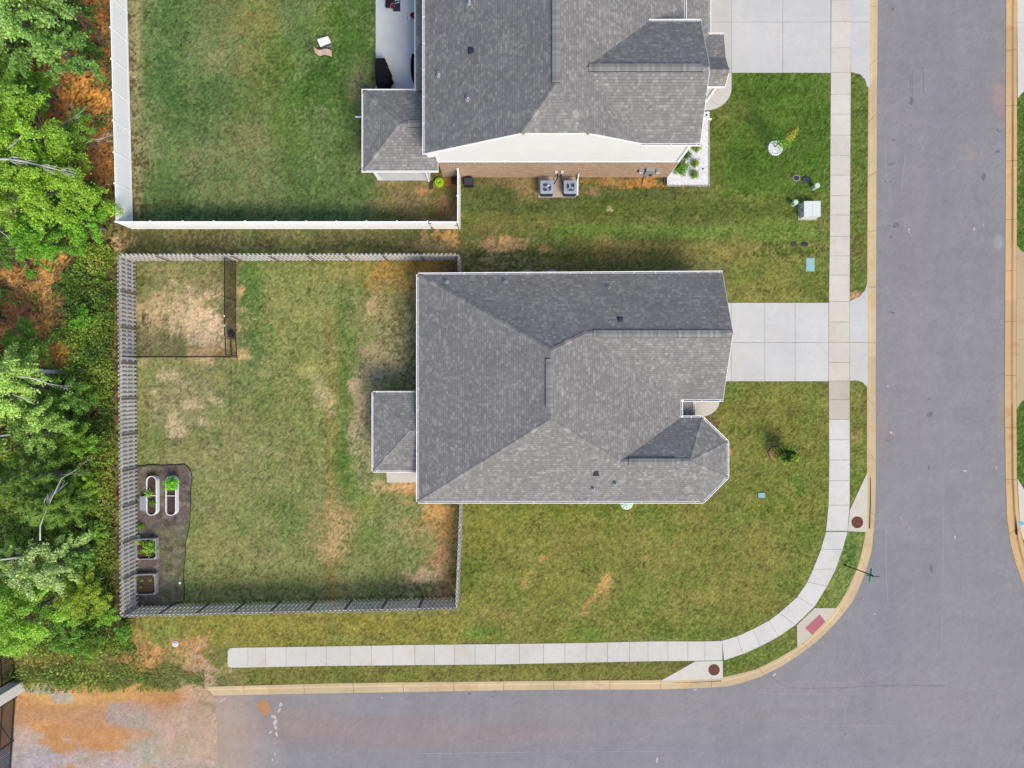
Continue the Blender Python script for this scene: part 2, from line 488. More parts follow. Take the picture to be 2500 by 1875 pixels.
M['orangemulch'] = plain('tan_wood_chips', A(206, 162, 118), 0.95, 0.45, 25, bmp=1)
M['garagedoor'] = mat_siding('garage_door', (0.72, 0.72, 0.70), 0.5)
M['blue'] = plain('blue_paint_mark', A(130, 195, 225), 0.8, 0.2, 12)
M['mesh'] = mat_mesh('black_netting', (0.01, 0.01, 0.01), 0.42)
M['stain'] = plain('oil_stain', A(122, 120, 130), 0.7, 0.25, 6)
M['chalk'] = plain('white_residue', A(205, 200, 200), 0.9, 0.15, 8)
M['crack'] = plain('crack_sealant', A(178, 176, 184), 0.9, 0.2, 8)
M['sand'] = plain('spilled_sand', A(190, 145, 105), 0.95, 0.2, 8)

# ================================================================ THE GROUND, ROAD AND PAVING
ASPH_W = [(2144, -900), (2144, 0), (2142, 200), (2140, 560), (2139, 900), (2139, 1182), (2138, 1230), (2135, 1283), (2129, 1346), (2115, 1394), (2097, 1438),
          (2082, 1469), (2056, 1503), (2031, 1532), (2003, 1560), (1958, 1595), (1913, 1625), (1860, 1652), (1812, 1668), (1771, 1677), (1722, 1680),
          (1600, 1684), (1410, 1684), (1207, 1686), (1003, 1690), (800, 1693), (506, 1699)]
LAWN_W = [(2124, -900), (2124, 0), (2120, 230), (2118, 560), (2117, 900), (2117, 1134), (2117, 1200), (2116, 1283), (2110, 1320), (2100, 1366), (2088, 1399),
          (2068, 1443), (2043.5, 1483), (2015, 1518), (1985, 1547), (1946, 1580), (1901, 1607), (1844, 1635), (1805, 1645), (1770, 1653), (1722, 1657),
          (1600, 1661), (1410, 1662), (1207, 1664), (1003, 1666), (800, 1669), (506, 1677)]
ASPH_E = [(2459.5, -900), (2459.5, 0), (2458, 500), (2456.5, 830), (2456, 1000), (2458, 1164), (2461, 1262), (2470, 1327), (2481, 1370), (2500, 1426), (2530, 1480), (2580, 1540), (2660, 1600), (2780, 1640), (3200, 1650)]
LAWN_E = [(2482, -900), (2482, 0), (2481, 500), (2480, 830), (2480, 1000), (2481, 1164), (2486, 1250), (2493, 1310), (2504, 1355), (2520, 1408), (2552, 1460), (2600, 1515), (2672, 1577), (2790, 1617), (3200, 1628)]

road_poly = gp(ASPH_W + [(512, 1702), (517, 1800), (512, 2000), (515, 2420)] + [(3200, 2420)] + ASPH_E[::-1])
low_w = [(a[0] * .22 + b[0] * .78, a[1] * .22 + b[1] * .78) for a, b in zip(ASPH_W, LAWN_W)]
low_e = [(a[0] * .22 + b[0] * .78, a[1] * .22 + b[1] * .78) for a, b in zip(ASPH_E, LAWN_E)]
low_poly = gp(low_w + [(524, 1702), (530, 1800), (526, 2000), (528, 2500)] + [(3400, 2500)] + low_e[::-1])

SWL = [(2030, -900), (2029, 0), (2028, 178), (2027, 337), (2026, 530), (2023.5, 738), (2023, 931), (2024, 1134), (2022, 1254), (2016, 1298), (2004, 1341), (1984.5, 1389.5), (1970, 1421),
       (1946, 1457), (1902.5, 1495.6), (1876.7, 1515), (1838, 1535.7), (1799, 1553), (1763, 1564), (1722, 1565.4), (1600, 1565), (1410, 1569.5), (1207, 1572), (1003, 1574), (800, 1577.6), (556, 1581)]
SWR = [(2078, -900), (2077.5, 0), (2077, 178), (2076, 337), (2075, 530), (2074, 738), (2074, 931), (2074.6, 1134), (2074, 1241), (2069, 1298), (2057, 1341), (2040, 1389), (2020, 1430),
       (1988, 1481), (1942, 1525.5), (1901, 1554), (1856, 1578), (1813.6, 1596.7), (1767, 1612), (1722, 1613), (1600, 1614), (1410, 1618), (1207, 1622), (1003, 1624), (800, 1625.6), (556, 1630.5)]
sidewalk_poly = gp(SWL + SWR[::-1])

DRV_S = [(1640, 740), (2024, 739), (2024, 931), (1640, 931)]
APR_S = [(2074, 735), (2098, 724), (2112, 708), (2118, 688), (2119, 688), (2119, 958), (2117, 946), (2107, 934), (2092, 929), (2074, 930)]
DRV_N = [(1690, -900), (2029, -900), (2029, 178), (1690, 178)]
APR_N = [(2077, -900), (2124, -900), (2124, 213), (2117, 213), (2112, 195), (2100, 182), (2077, 176)]
INLET1 = [(2117, 1153), (2118, 1290), (2116, 1299), (2069, 1297), (2074, 1245)]
INLET2 = [(1612, 1662), (1697, 1614), (1764.5, 1613), (1765, 1655), (1722, 1659)]
RAMP = [(1988.6, 1484), (2043.5, 1484), (2015, 1518), (1985, 1547), (1946, 1580), (1945, 1526)]
APR_E = [(2482, -900), (2900, -900), (2900, 205), (2520, 215), (2497, 225), (2484, 240)]
APR_E2 = [(2481, 598), (2492, 612), (2510, 622), (2900, 625), (2900, 960), (2500, 975), (2490, 985), (2480, 1000)]
INLET3 = [(2483, 1168), (2500, 1195), (2540, 1235), (2540, 1318), (2497, 1318), (2490, 1290)]
PATIO_N = [(918, -500), (1040, -500), (1040, 218), (1052, 300), (1052, 441), (921, 442), (921, 218)]
PATIO_S = [(930, 980), (1040, 980), (1040, 1178), (945, 1178)]
ACPAD = [(1314, 432), (1406, 431), (1407, 482), (1314, 483)]
arc = [(1757, 977)] + [(1757 - 45 * (1 - math.cos(t)) * 1.0, 977 + 40 * math.sin(t)) for t in np.linspace(.2, 1.57, 9)]
WALK_S = [(1640, 977)] + arc + [(1640, 1017)]
arcn = [(1786 - 30 * (1 - math.cos(t)) * 2.1, 215 + 55 * math.sin(t)) for t in np.linspace(0, 1.57, 12)]
WALK_N = [(1700, 178), (1786, 178)] + arcn + [(1690, 270)]
ROCKBED = [(1628, 453), (1729, 451), (1730, 360), (1732, 273), (1628, 273)]
MULCH = smoothline([(322, 1141), (335, 1139), (352, 1137), (370, 1133), (390, 1136), (415, 1135), (436, 1135), (449, 1132), (460, 1139), (468, 1152), (470, 1170), (466, 1195), (467, 1216), (465, 1245), (464, 1278), (460, 1300),
                    (453, 1328), (455, 1345), (452, 1366), (448, 1405), (452, 1440), (449, 1478), (322, 1478)], 1)
HOUSE_S = [(1025, 675), (1760, 672), (1760, 970), (1665, 975), (1665, 1020), (1715, 1022), (1772, 1080), (1772, 1165), (1712, 1218), (1025, 1220)]

paved = [gp(p) for p in (DRV_S, APR_S, DRV_N, APR_N, INLET1, INLET2, RAMP, APR_E, APR_E2, INLET3, PATIO_N, PATIO_S, ACPAD, WALK_S, WALK_N, ROCKBED, MULCH, HOUSE_S)]
HOUSE_N_XY = [(-4.2, 12.61), (9.45, 12.61), (9.45, 19.0), (11, 19.0), (11, 34), (-4.2, 34)]
paved += [sidewalk_poly, road_poly, HOUSE_N_XY, gp(LAWN_W + ASPH_W[::-1]), gp(LAWN_E + ASPH_E[::-1])]

# ground colours, (u, v, ru, rv, rot, colour, strength, edge softness, power)
G = []
def g(u, v, ru, rv, c, st=1.0, ed=.5, rot=0, pw=2): G.append((u, v, ru, rv, rot, c, st, ed, pw))
def gr(u0, v0, u1, v1, c, st=1.0, ed=.15): g((u0 + u1) / 2, (v0 + v1) / 2, abs(u1 - u0) / 2, abs(v1 - v0) / 2, c, st, ed, 0, 10)
# neighbour's back yard
gr(280, -400, 930, 570, (108, 130, 76))
gr(300, -400, 345, 560, (146, 142, 100), .9, .5)
for u, v, ru, rv, c, st in [(420, 60, 60, 90, (78, 112, 58), .6), (400, 190, 50, 90, (74, 110, 58), .7), (450, 300, 60, 70, (74, 108, 56), .6), (530, 130, 60, 60, (132, 138, 90), .6),
        (560, 60, 60, 70, (128, 128, 80), .5), (640, 40, 60, 60, (138, 138, 72), .6), (650, 170, 60, 90, (130, 134, 70), .6), (600, 340, 60, 90, (134, 134, 86), .6),
        (480, 400, 70, 60, (132, 134, 94), .55), (420, 470, 60, 50, (78, 108, 58), .6), (560, 480, 60, 50, (124, 128, 86), .5), (700, 230, 60, 80, (84, 116, 46), .6),
        (800, 60, 50, 60, (104, 130, 54), .6), (860, 90, 50, 90, (76, 112, 40), .7), (790, 200, 60, 60, (66, 104, 34), .7), (850, 300, 50, 70, (84, 116, 50), .6), (720, 340, 50, 60, (96, 122, 52), .6),
        (640, 440, 60, 60, (122, 132, 84), .6), (740, 450, 60, 50, (84, 112, 58), .6), (840, 430, 60, 50, (92, 116, 58), .6), (880, 200, 25, 40, (158, 152, 108), .6), (360, 330, 40, 80, (140, 142, 100), .5),
        (520, 240, 40, 50, (76, 108, 58), .6), (680, 120, 30, 30, (90, 118, 50), .5), (610, 250, 40, 40, (92, 118, 54), .4), (900, 370, 30, 40, (150, 142, 96), .4),
        (480, 520, 160, 22, (70, 98, 54), .5), (760, 515, 120, 20, (74, 98, 52), .5)]: g(u, v, ru, rv, c, st, .8)  # these two dark green strips put the fence's shade into the grass colour
g(1010, 480, 75, 45, (150, 132, 96), .75, .7); g(1090, 500, 40, 50, (158, 126, 92), .9, .6); g(1095, 450, 35, 25, (170, 124, 72), .9, .5); g(960, 440, 30, 20, (160, 140, 96), .5)
g(1030, 467, 16, 9, (196, 146, 100), .8)
# strip between the fences
gr(300, 562, 1130, 640, (104, 104, 60))
for u in range(330, 1100, 60): g(u + 20 * math.sin(u), 585 + 14 * math.sin(u * 1.7), 34, 15, (128, 120, 76) if (u // 60) % 2 else (94, 102, 56), .6, .8)
g(285, 590, 40, 34, (214, 178, 132), 1, .5); g(262, 600, 22, 28, (196, 142, 84), .8, .5)
g(1100, 590, 45, 26, (204, 156, 96), 1, .5); g(1040, 600, 60, 16, (180, 152, 112), .7, .6)
# side yard between the houses
gr(1125, 430, 1800, 680, (108, 116, 60)); gr(1780, 430, 2028, 740, (112, 126, 58))
gr(1118, 425, 1650, 520, (90, 104, 54), .9, .3)
gr(1420, 490, 2020, 530, (98, 112, 50), .8, .6)
gr(1350, 548, 2020, 582, (116, 146, 66), .75, .7); gr(1140, 560, 1420, 600, (118, 128, 62), .5, .8)
gr(1400, 595, 2022, 640, (142, 138, 76), .75, .7); gr(1150, 635, 1780, 672, (116, 118, 74), .7, .6)
g(1240, 597, 55, 17, (212, 168, 118), 1, .45); g(1330, 610, 26, 8, (206, 158, 104), .8, .5); g(1175, 560, 30, 14, (140, 130, 80), .6); g(1320, 545, 20, 10, (160, 150, 90), .4)
g(1470, 590, 40, 10, (168, 150, 92), .6, .7); g(1560, 600, 40, 12, (150, 142, 80), .5)
g(1300, 590, 40, 14, (110, 126, 66), .5, .7)
g(1500, 450, 60, 15, (112, 104, 66), .6, .6); g(1580, 446, 56, 12, (202, 142, 78), .95, .6); g(1470, 441, 55, 10, (178, 136, 84), .7, .8); g(1235, 442, 80, 12, (126, 108, 78), .8, .6)
g(1290, 462, 28, 26, (150, 132, 92), .7, .7); g(1440, 468, 26, 14, (148, 132, 92), .7, .6)
g(1488, 512, 6, 6, (190, 180, 140), .8)
g(1840, 720, 140, 24, (150, 146, 82), .6, .7); g(1960, 660, 70, 60, (116, 128, 56), .5, .8); g(1870, 690, 90, 40, (140, 136, 72), .6, .8); g(1800, 610, 40, 50, (146, 140, 74), .6, .8)
# neighbour's front lawn
gr(1725, 178, 2030, 480, (88, 118, 44)); gr(1735, 185, 1770, 470, (118, 122, 58), .6, .6)
for u, v, ru, rv, c, st in [(1900, 250, 60, 50, (98, 126, 50), .5), (1850, 210, 50, 30, (74, 108, 34), .6), (1980, 300, 40, 80, (78, 112, 38), .6), (1800, 300, 50, 60, (98, 120, 50), .5), (1820, 420, 60, 50, (84, 112, 42), .6),
        (1940, 400, 60, 40, (86, 116, 40), .5), (1930, 480, 50, 40, (90, 118, 42), .5), (1790, 250, 30, 40, (120, 128, 64), .5), (1990, 500, 30, 60, (108, 128, 54), .5), (1900, 560, 80, 24, (118, 138, 60), .6),
        (2010, 560, 12, 30, (160, 142, 92), .5), (1935, 610, 60, 16, (70, 100, 36), .6)]: g(u, v, ru, rv, c, st, .8)
gr(2076, 178, 2122, 735, (104, 124, 56)); g(2098, 520, 30, 90, (108, 118, 56), .7, .8); g(2098, 620, 30, 70, (118, 120, 64), .8, .8); g(2092, 722, 22, 12, (200, 158, 116), .9, .5)
gr(2481, -400, 2900, 620, (82, 116, 44)); gr(2481, 960, 2900, 1300, (84, 116, 46)); gr(2490, 1300, 3000, 1640, (150, 130, 70)); 
# the back yard of the middle house
gr(300, 625, 1125, 1500, (134, 142, 86))
g(700, 760, 120, 170, (142, 150, 84), .7, .7); g(700, 1000, 110, 140, (132, 140, 76), .6, .8)
g(612, 700, 34, 90, (84, 122, 58), .85, .6, .1); g(620, 850, 36, 60, (82, 122, 62), .8, .6); g(640, 670, 30, 40, (112, 144, 70), .6); g(600, 930, 30, 40, (106, 136, 72), .6)
gr(815, 690, 870, 1400, (108, 132, 62), .45, .8); gr(796, 760, 822, 1500, (148, 132, 74), .55, .8); g(843, 760, 20, 60, (88, 118, 52), .6, .7); g(850, 960, 20, 120, (92, 126, 50), .6, .7); g(845, 1150, 24, 90, (98, 130, 56), .6, .7)
g(500, 1000, 160, 200, (136, 142, 90), .5, .9); g(420, 960, 60, 60, (152, 148, 102), .6, .8); g(440, 1010, 70, 70, (150, 146, 104), .6, .8)
for u, v, ru, rv in [(410, 918, 28, 18), (440, 935, 16, 10), (430, 1035, 18, 22), (380, 955, 12, 12), (470, 985, 22, 12), (490, 1030, 14, 10), (440, 1050, 20, 14), (530, 980, 14, 10)]: g(u, v, ru, rv, (202, 184, 146), .8, .6)
g(420, 1120, 60, 26, (150, 148, 100), .5); g(560, 1080, 60, 60, (148, 148, 98), .5, .9); g(650, 1130, 50, 50, (150, 150, 100), .5, .9); g(560, 1250, 60, 100, (136, 142, 86), .5, .9); g(520, 1330, 40, 60, (142, 142, 84), .5, .9)
g(600, 1350, 50, 30, (158, 150, 104), .5, .8); g(700, 1220, 60, 60, (122, 138, 76), .5, .8); g(640, 1430, 120, 40, (122, 132, 76), .5, .8); g(560, 1400, 40, 40, (122, 130, 74), .6, .8)
g(780, 900, 46, 20, (164, 168, 96), .7, .6); g(787, 955, 24, 44, (186, 176, 128), .85, .6, -.35)
# pen
gr(312, 640, 560, 878, (140, 138, 90), .8, .3); g(350, 680, 60, 50, (124, 130, 80), .7, .8); g(470, 690, 60, 20, (150, 140, 92), .5); g(500, 725, 40, 25, (118, 128, 84), .6, .7)
g(475, 775, 80, 68, (216, 190, 152), 1.0, .6); g(375, 760, 50, 45, (190, 168, 126), .7, .8); g(500, 800, 50, 60, (222, 196, 158), .8, .6); g(370, 840, 60, 26, (182, 162, 124), .7, .6); g(500, 860, 60, 14, (196, 166, 116), .8, .6)
g(340, 830, 26, 40, (126, 130, 82), .6, .7); g(415, 845, 40, 16, (124, 130, 88), .6, .6); g(390, 660, 50, 12, (152, 140, 96), .6); g(465, 705, 30, 12, (190, 176, 142), .5)
gr(555, 640, 580, 870, (142, 120, 80), .6, .6); g(586, 715, 8, 12, (206, 176, 126), .8); g(590, 865, 22, 16, (206, 176, 126), .8, .6); g(350, 888, 16, 14, (212, 190, 150), .6)
# house side, mottled
g(880, 660, 90, 30, (160, 148, 84), .6, .8); g(1040, 650, 80, 22, (196, 138, 62), .95, .6); g(960, 680, 70, 50, (188, 144, 70), .85, .8); g(1010, 710, 30, 24, (196, 140, 58), .9, .6); g(1100, 660, 20, 24, (150, 96, 56), .9, .6)
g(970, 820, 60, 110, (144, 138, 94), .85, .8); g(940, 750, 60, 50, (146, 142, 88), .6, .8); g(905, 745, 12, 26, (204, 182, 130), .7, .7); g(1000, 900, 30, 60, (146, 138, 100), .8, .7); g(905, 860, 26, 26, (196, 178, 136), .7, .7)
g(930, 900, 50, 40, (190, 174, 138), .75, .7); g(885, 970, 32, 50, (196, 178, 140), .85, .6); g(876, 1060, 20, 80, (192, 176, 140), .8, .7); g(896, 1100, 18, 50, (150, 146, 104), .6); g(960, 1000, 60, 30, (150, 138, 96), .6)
g(925, 1190, 16, 20, (214, 190, 140), .8, .6); g(990, 1190, 50, 14, (214, 170, 118), .85, .6); g(870, 1180, 26, 60, (104, 134, 66), .6, .8)
g(828, 1310, 48, 92, (186, 162, 112), .95, .7, .15); g(850, 1255, 26, 26, (176, 150, 102), .8, .5, -.3); g(910, 1320, 60, 50, (112, 132, 68), .7, .7); g(960, 1380, 60, 40, (118, 130, 70), .6, .8); g(900, 1230, 50, 30, (134, 144, 72), .6, .8)
g(1060, 1260, 46, 40, (212, 162, 98), .95, .6); g(1090, 1300, 30, 40, (200, 152, 98), .95, .8); g(1000, 1280, 40, 20, (168, 148, 96), .6); g(1085, 1390, 36, 90, (176, 138, 98), .95, .6); g(1030, 1410, 36, 24, (222, 192, 146), .95, .5)
g(1030, 1300, 40, 40, (150, 144, 84), .5, .8); g(1000, 1440, 60, 20, (112, 112, 74), .6, .8)
# wide side and front lawns of the middle house
gr(1120, 1222, 2035, 1568, (128, 134, 64)); gr(1770, 932, 2030, 1570, (124, 132, 62), 1, .1)
gr(290, 1500, 1130, 1580, (140, 138, 66)); gr(500, 1626, 1770, 1668, (126, 128, 64))
for u, v, ru, rv, c, st in [(1190, 1300, 60, 50, (142, 142, 66), .5), (1160, 1400, 50, 50, (108, 126, 52), .5), (1300, 1250, 80, 20, (112, 128, 52), .5), (1480, 1250, 60, 26, (98, 122, 46), .6), (1590, 1250, 50, 30, (98, 124, 48), .6),
        (1400, 1330, 80, 60, (140, 136, 70), .5), (1600, 1360, 80, 60, (146, 140, 76), .5), (1700, 1280, 60, 50, (142, 134, 72), .5), (1760, 1430, 70, 60, (150, 140, 76), .5), (1860, 1330, 60, 60, (144, 136, 74), .5),
        (1950, 1260, 40, 60, (124, 130, 58), .5), (1900, 1180, 60, 50, (116, 130, 54), .5), (1800, 1000, 60, 40, (120, 128, 56), .5), (1850, 1000, 80, 30, (142, 134, 72), .5), (1930, 1020, 60, 60, (128, 130, 60), .5),
        (1880, 1240, 60, 40, (120, 130, 54), .5), (1700, 1520, 120, 30, (120, 132, 58), .55), (1660, 1545, 90, 16, (100, 124, 50), .6), (1860, 1470, 60, 40, (138, 134, 66), .5), (1240, 1500, 70, 40, (148, 142, 78), .6),
        (1170, 1545, 50, 14, (116, 146, 60), .7), (1440, 1550, 60, 20, (116, 140, 58), .6), (1560, 1480, 50, 20, (124, 138, 66), .5), (1350, 1400, 60, 40, (130, 132, 62), .4), (1140, 1250, 20, 60, (118, 134, 60), .5),
        (1790, 950, 20, 30, (96, 124, 60), .5), (1950, 1180, 22, 26, (96, 126, 50), .7), (1960, 1300, 26, 30, (100, 128, 50), .6), (2000, 1060, 22, 60, (128, 124, 60), .4),
        (400, 1560, 50, 30, (118, 146, 72), .7), (340, 1540, 40, 26, (146, 144, 80), .6), (600, 1540, 80, 20, (150, 140, 66), .5), (500, 1600, 40, 30, (126, 132, 66), .5), (840, 1560, 40, 16, (128, 146, 78), .5), (900, 1530, 80, 16, (146, 136, 62), .5),
        (460, 1640, 40, 24, (124, 130, 64), .8)]: g(u, v, ru, rv, c, st, .85)
g(1295, 1400, 30, 6, (186, 156, 92), .85, .6, -.6); g(1283, 1418, 16, 18, (186, 152, 92), .8, .8); g(1325, 1365, 12, 10, (190, 150, 90), .6)
g(1478, 1425, 14, 24, (190, 158, 96), .8, .6, .4); g(1470, 1430, 9, 38, (190, 158, 96), .9, .5, .5); g(1440, 1468, 6, 34, (186, 154, 92), .8, .5, .7); g(1430, 1497, 36, 4, (188, 160, 96), .8, .6, -.3); g(1455, 1470, 30, 22, (150, 140, 76), .4, .8)
g(1725, 1040, 26, 22, (110, 92, 68), .85, .6, -.8); g(1782, 1102, 6, 9, (206, 146, 96), .9, .5); g(1200, 1555, 12, 4, (176, 140, 60), .7)
gr(2075, 935, 2118, 1240, (122, 134, 64), 1, .1); g(2090, 1070, 14, 20, (158, 134, 88), .7, .6); g(2098, 1010, 20, 60, (124, 124, 62), .5)
gr(2020, 1296, 2112, 1484, (124, 142, 74)); g(2080, 1350, 14, 20, (72, 112, 46), .7); gr(1760, 1575, 1950, 1660, (116, 132, 62), 1, .1)
# woodland floor
gr(-1600, -800, 300, 1700, (104, 92, 60), 1, .06)
g(200, 60, 60, 70, (204, 136, 76), .8, .6); g(215, 120, 50, 40, (214, 148, 80), .9, .6); g(150, 150, 90, 60, (150, 88, 52), .8, .7); g(190, 250, 90, 90, (228, 164, 82), 1, .5); g(120, 190, 60, 60, (220, 152, 80), .8, .5)
g(240, 400, 50, 60, (200, 138, 78), .9, .6); g(130, 280, 50, 60, (196, 122, 56), .8); g(246, 97, 16, 16, (120, 96, 80), .9, .4); g(178, 270, 14, 16, (190, 166, 130), .7, .5)
g(110, 690, 45, 70, (236, 178, 102), 1, .5); g(35, 665, 40, 30, (230, 170, 98), .9, .5); g(50, 790, 60, 60, (176, 112, 70), .8, .7); g(100, 790, 60, 24, (230, 168, 94), .9, .5); g(20, 830, 30, 30, (216, 140, 80), .9, .5)
g(130, 870, 50, 30, (228, 156, 80), .95, .5); g(30, 610, 60, 40, (176, 124, 84), .7, .6); g(230, 720, 30, 70, (140, 102, 66), .7, .7); g(240, 1010, 20, 80, (128, 96, 66), .7); g(265, 1200, 16, 120, (116, 88, 62), .7)
g(270, 1560, 30, 24, (186, 164, 128), .8, .6); g(90, 1560, 60, 40, (150, 120, 76), .7, .7)
# dirt and gravel at the end of the road
gr(-1600, 1560, 500, 2500, (196, 148, 98), 1, .03)
gr(-1600, 1690, 500, 2500, (206, 156, 108), 1, .03)
g(60, 1590, 130, 30, (120, 112, 62), .85, .6); g(40, 1610, 60, 36, (222, 168, 104), .9, .5); g(120, 1615, 60, 26, (216, 162, 100), .9, .5); g(200, 1560, 100, 40, (120, 116, 62), .7, .6)
g(200, 1655, 200, 26, (108, 112, 58), .95, .5); g(370, 1655, 110, 24, (112, 116, 58), .95, .5); g(300, 1600, 50, 36, (150, 130, 80), .8, .6); g(370, 1620, 40, 30, (220, 166, 106), .9, .5); g(285, 1615, 26, 12, (222, 162, 104), .9, .5); g(310, 1600, 20, 12, (206, 150, 100), .8)
g(420, 1610, 50, 30, (134, 136, 70), .7, .7); g(380, 1610, 14, 28, (214, 164, 106), .9, .5)
g(110, 1700, 120, 26, (226, 180, 118), .8, .6); g(290, 1690, 90, 16, (218, 170, 108), .8, .6); g(250, 1760, 260, 30, (204, 160, 124), .7, 1.0); g(140, 1800, 180, 36, (212, 156, 106), .8, .9); g(330, 1748, 60, 22, (184, 172, 168), .8, .9)
g(90, 1780, 60, 20, (224, 168, 112), .8, .5, -.5); g(110, 1800, 24, 50, (206, 152, 96), .8, .8, .6); g(150, 1700, 20, 12, (196, 188, 184), .8, .5); g(90, 1683, 40, 8, (186, 184, 180), .7)
g(470, 1760, 70, 70, (180, 164, 160), .8, 1.0); g(400, 1730, 60, 20, (196, 160, 136), .7); g(480, 1850, 90, 60, (188, 176, 166), .8, .9); g(380, 1860, 90, 40, (196, 188, 182), .8, .9); g(80, 1860, 140, 40, (178, 178, 184), .9, .8)
g(60, 1810, 40, 30, (196, 184, 174), .8, .9); g(240, 1860, 90, 20, (196, 176, 168), .8, .6); g(480, 1700, 40, 14, (206, 156, 110), .8, .5); g(480, 1800, 70, 150, (202, 174, 148), .8, 1.2); gr(-1600, 1880, 520, 2500, (184, 180, 178), .8, .2)

def ground_rgb(x, y):
    """linear base colour of the ground at world x, y (numpy arrays)"""
    u = x / W(1251, 0)[0] * 1.0 + 1250.0; v = 937.5 - y * FP / CH
    u = x * FP / CH + 1250.0
    n1 = fbm(x, y, 1.6, 5, 3) - .5; n2 = fbm(x, y, .45, 4, 9) - .5
    n3 = fbm(x, y, .12, 3, 15) - .5
    n = n1 * 1.5 + n2 * 1.5 + n3 * 1.9
    sf = np.clip((v - 1672) / 20, 0, 1) * np.clip((540 - u) / 20, 0, 1); n = n * (1 - sf) + sf * (n1 * 1.2 + n2 * .5 + (fbm(x * .35, y * 1.4 + x * .25, 1.2, 4, 88) - .5) * 2.2)
    c = np.tile(np.array(s2l((120, 124, 64))), (len(x), 1))
    for (bu, bv, ru, rv, rot, col, st, ed, pw) in G:
        m = (np.abs(u - bu) < (ru + rv) * 1.6 + 20) & (np.abs(v - bv) < (ru + rv) * 1.6 + 20) if pw == 2 else (np.abs(u - bu) < ru * 1.3 + 20) & (np.abs(v - bv) < rv * 1.3 + 20)
        if not m.any(): continue
        du = (u[m] - bu); dv = (v[m] - bv)
        if rot:
            cs, sn = math.cos(rot), math.sin(rot); du, dv = du * cs + dv * sn, -du * sn + dv * cs
        if pw == 2:
            d = np.sqrt((du / ru) ** 2 + (dv / rv) ** 2) + n[m] * 1.1
        else:
            d = 1 + (np.maximum(np.abs(du) - ru, np.abs(dv) - rv)) / max(25.0, min(ru, rv)) + n[m] * .12
        wg = np.clip((1 - d) / ed + .5, 0, 1); wg = wg * wg * (3 - 2 * wg) * st
        if bu < 290 and bv < 1500 and col[0] > 1.3 * col[1]: wg = wg * (u[m] < 300)
        c[m] = c[m] * (1 - wg[:, None]) + np.array(s2l(col)) * wg[:, None]
    # mower stripes, tufts and dry flecks
    k = 1 + .30 * (fbm(x, y, .9, 4, 21) - .5) + .30 * (fbm(x, y, .25, 3, 31) - .5) + .95 * n3 + .15 * (fbm(x * .35, y, .5, 3, 12) - .5)
    n4 = fbm(x, y, .055, 2, 19) - .5
    st = np.sin(x * 5.7 + .6 * fbm(x, y, 2, 2, 5)) * (u < 1120) + np.sin(y * 5.2 + .8 * fbm(x, y, 2, 2, 6)) * (u >= 1120); k = k + 1.35 * n4 + .035 * st
    soft = np.clip((v - 1672) / 20, 0, 1) * np.clip((540 - u) / 20, 0, 1); k = 1 + (k - 1) * (1 - .75 * soft)
    wd_ = (u < 300) & (v < 1600); k = np.where(wd_, 1 + (k - 1) * 1.7, k)
    c = c * (k * (1.05 - .08 * soft))[:, None]
    dry = np.clip((fbm(x, y, 1.0, 6, 41, .75) - .52) / .10, 0, 1) * .42
    dry2 = np.clip((fbm(x, y, .22, 4, 51, .75) - .57) / .07, 0, 1) * .45
    gmask = np.clip((c[:, 1] / (c[:, 0] + 1e-6) - .60) / .25, 0, 1)
    dry3 = np.clip((fbm(x, y, .10, 3, 57, .8) - .60) / .06, 0, 1) * .5
    dd = (np.maximum(np.maximum(dry, dry3), dry2) * (.15 + .85 * gmask))[:, None]
    c = c * (1 - dd) + (c * np.array([1.45, 1.22, 1.45]) + .012) * dd
    gn = (np.clip((fbm(x, y, 1.5, 6, 61, .75) - .52) / .1, 0, 1) * .42)[:, None]
    wx = x + (fbm(x, y, .8, 3, 63) - .5) * 1.2; rid = np.abs(fbm(wx, y, .9, 3, 65) - .5)
    reg = np.clip(1.25 - np.sqrt(((u - 1480) / 300) ** 2 + ((v - 1470) / 110) ** 2), 0, 1) + .55 * np.clip(1.2 - np.sqrt(((u - 640) / 230) ** 2 + ((v - 1380) / 80) ** 2), 0, 1)
    rl = (np.clip(1 - rid / .012, 0, 1) * np.clip(reg * 1.6, 0, 1) * .55 * (fbm(x, y, .6, 2, 67) > .48))[:, None]
    c = c * (1 - rl) + np.array(s2l((190, 172, 104))) * rl
    fs = fbm(x, y, .13, 3, 81, .7)
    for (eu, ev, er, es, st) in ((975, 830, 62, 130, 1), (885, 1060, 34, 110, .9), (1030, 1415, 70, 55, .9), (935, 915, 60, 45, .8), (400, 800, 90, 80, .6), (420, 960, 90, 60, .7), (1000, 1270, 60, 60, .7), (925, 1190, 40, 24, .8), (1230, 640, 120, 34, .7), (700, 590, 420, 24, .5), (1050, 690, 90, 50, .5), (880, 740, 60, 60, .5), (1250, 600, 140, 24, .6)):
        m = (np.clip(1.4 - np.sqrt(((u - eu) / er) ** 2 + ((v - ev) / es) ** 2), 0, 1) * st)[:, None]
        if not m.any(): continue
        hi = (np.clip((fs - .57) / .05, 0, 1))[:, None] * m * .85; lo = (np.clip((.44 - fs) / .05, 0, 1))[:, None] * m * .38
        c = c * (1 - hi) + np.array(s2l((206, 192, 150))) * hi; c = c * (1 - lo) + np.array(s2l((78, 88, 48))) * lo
    gn = gn * gmask[:, None]
    c = c * (1 - gn) + c * np.array([.62, .88, .60]) * gn
    return c * ALBK

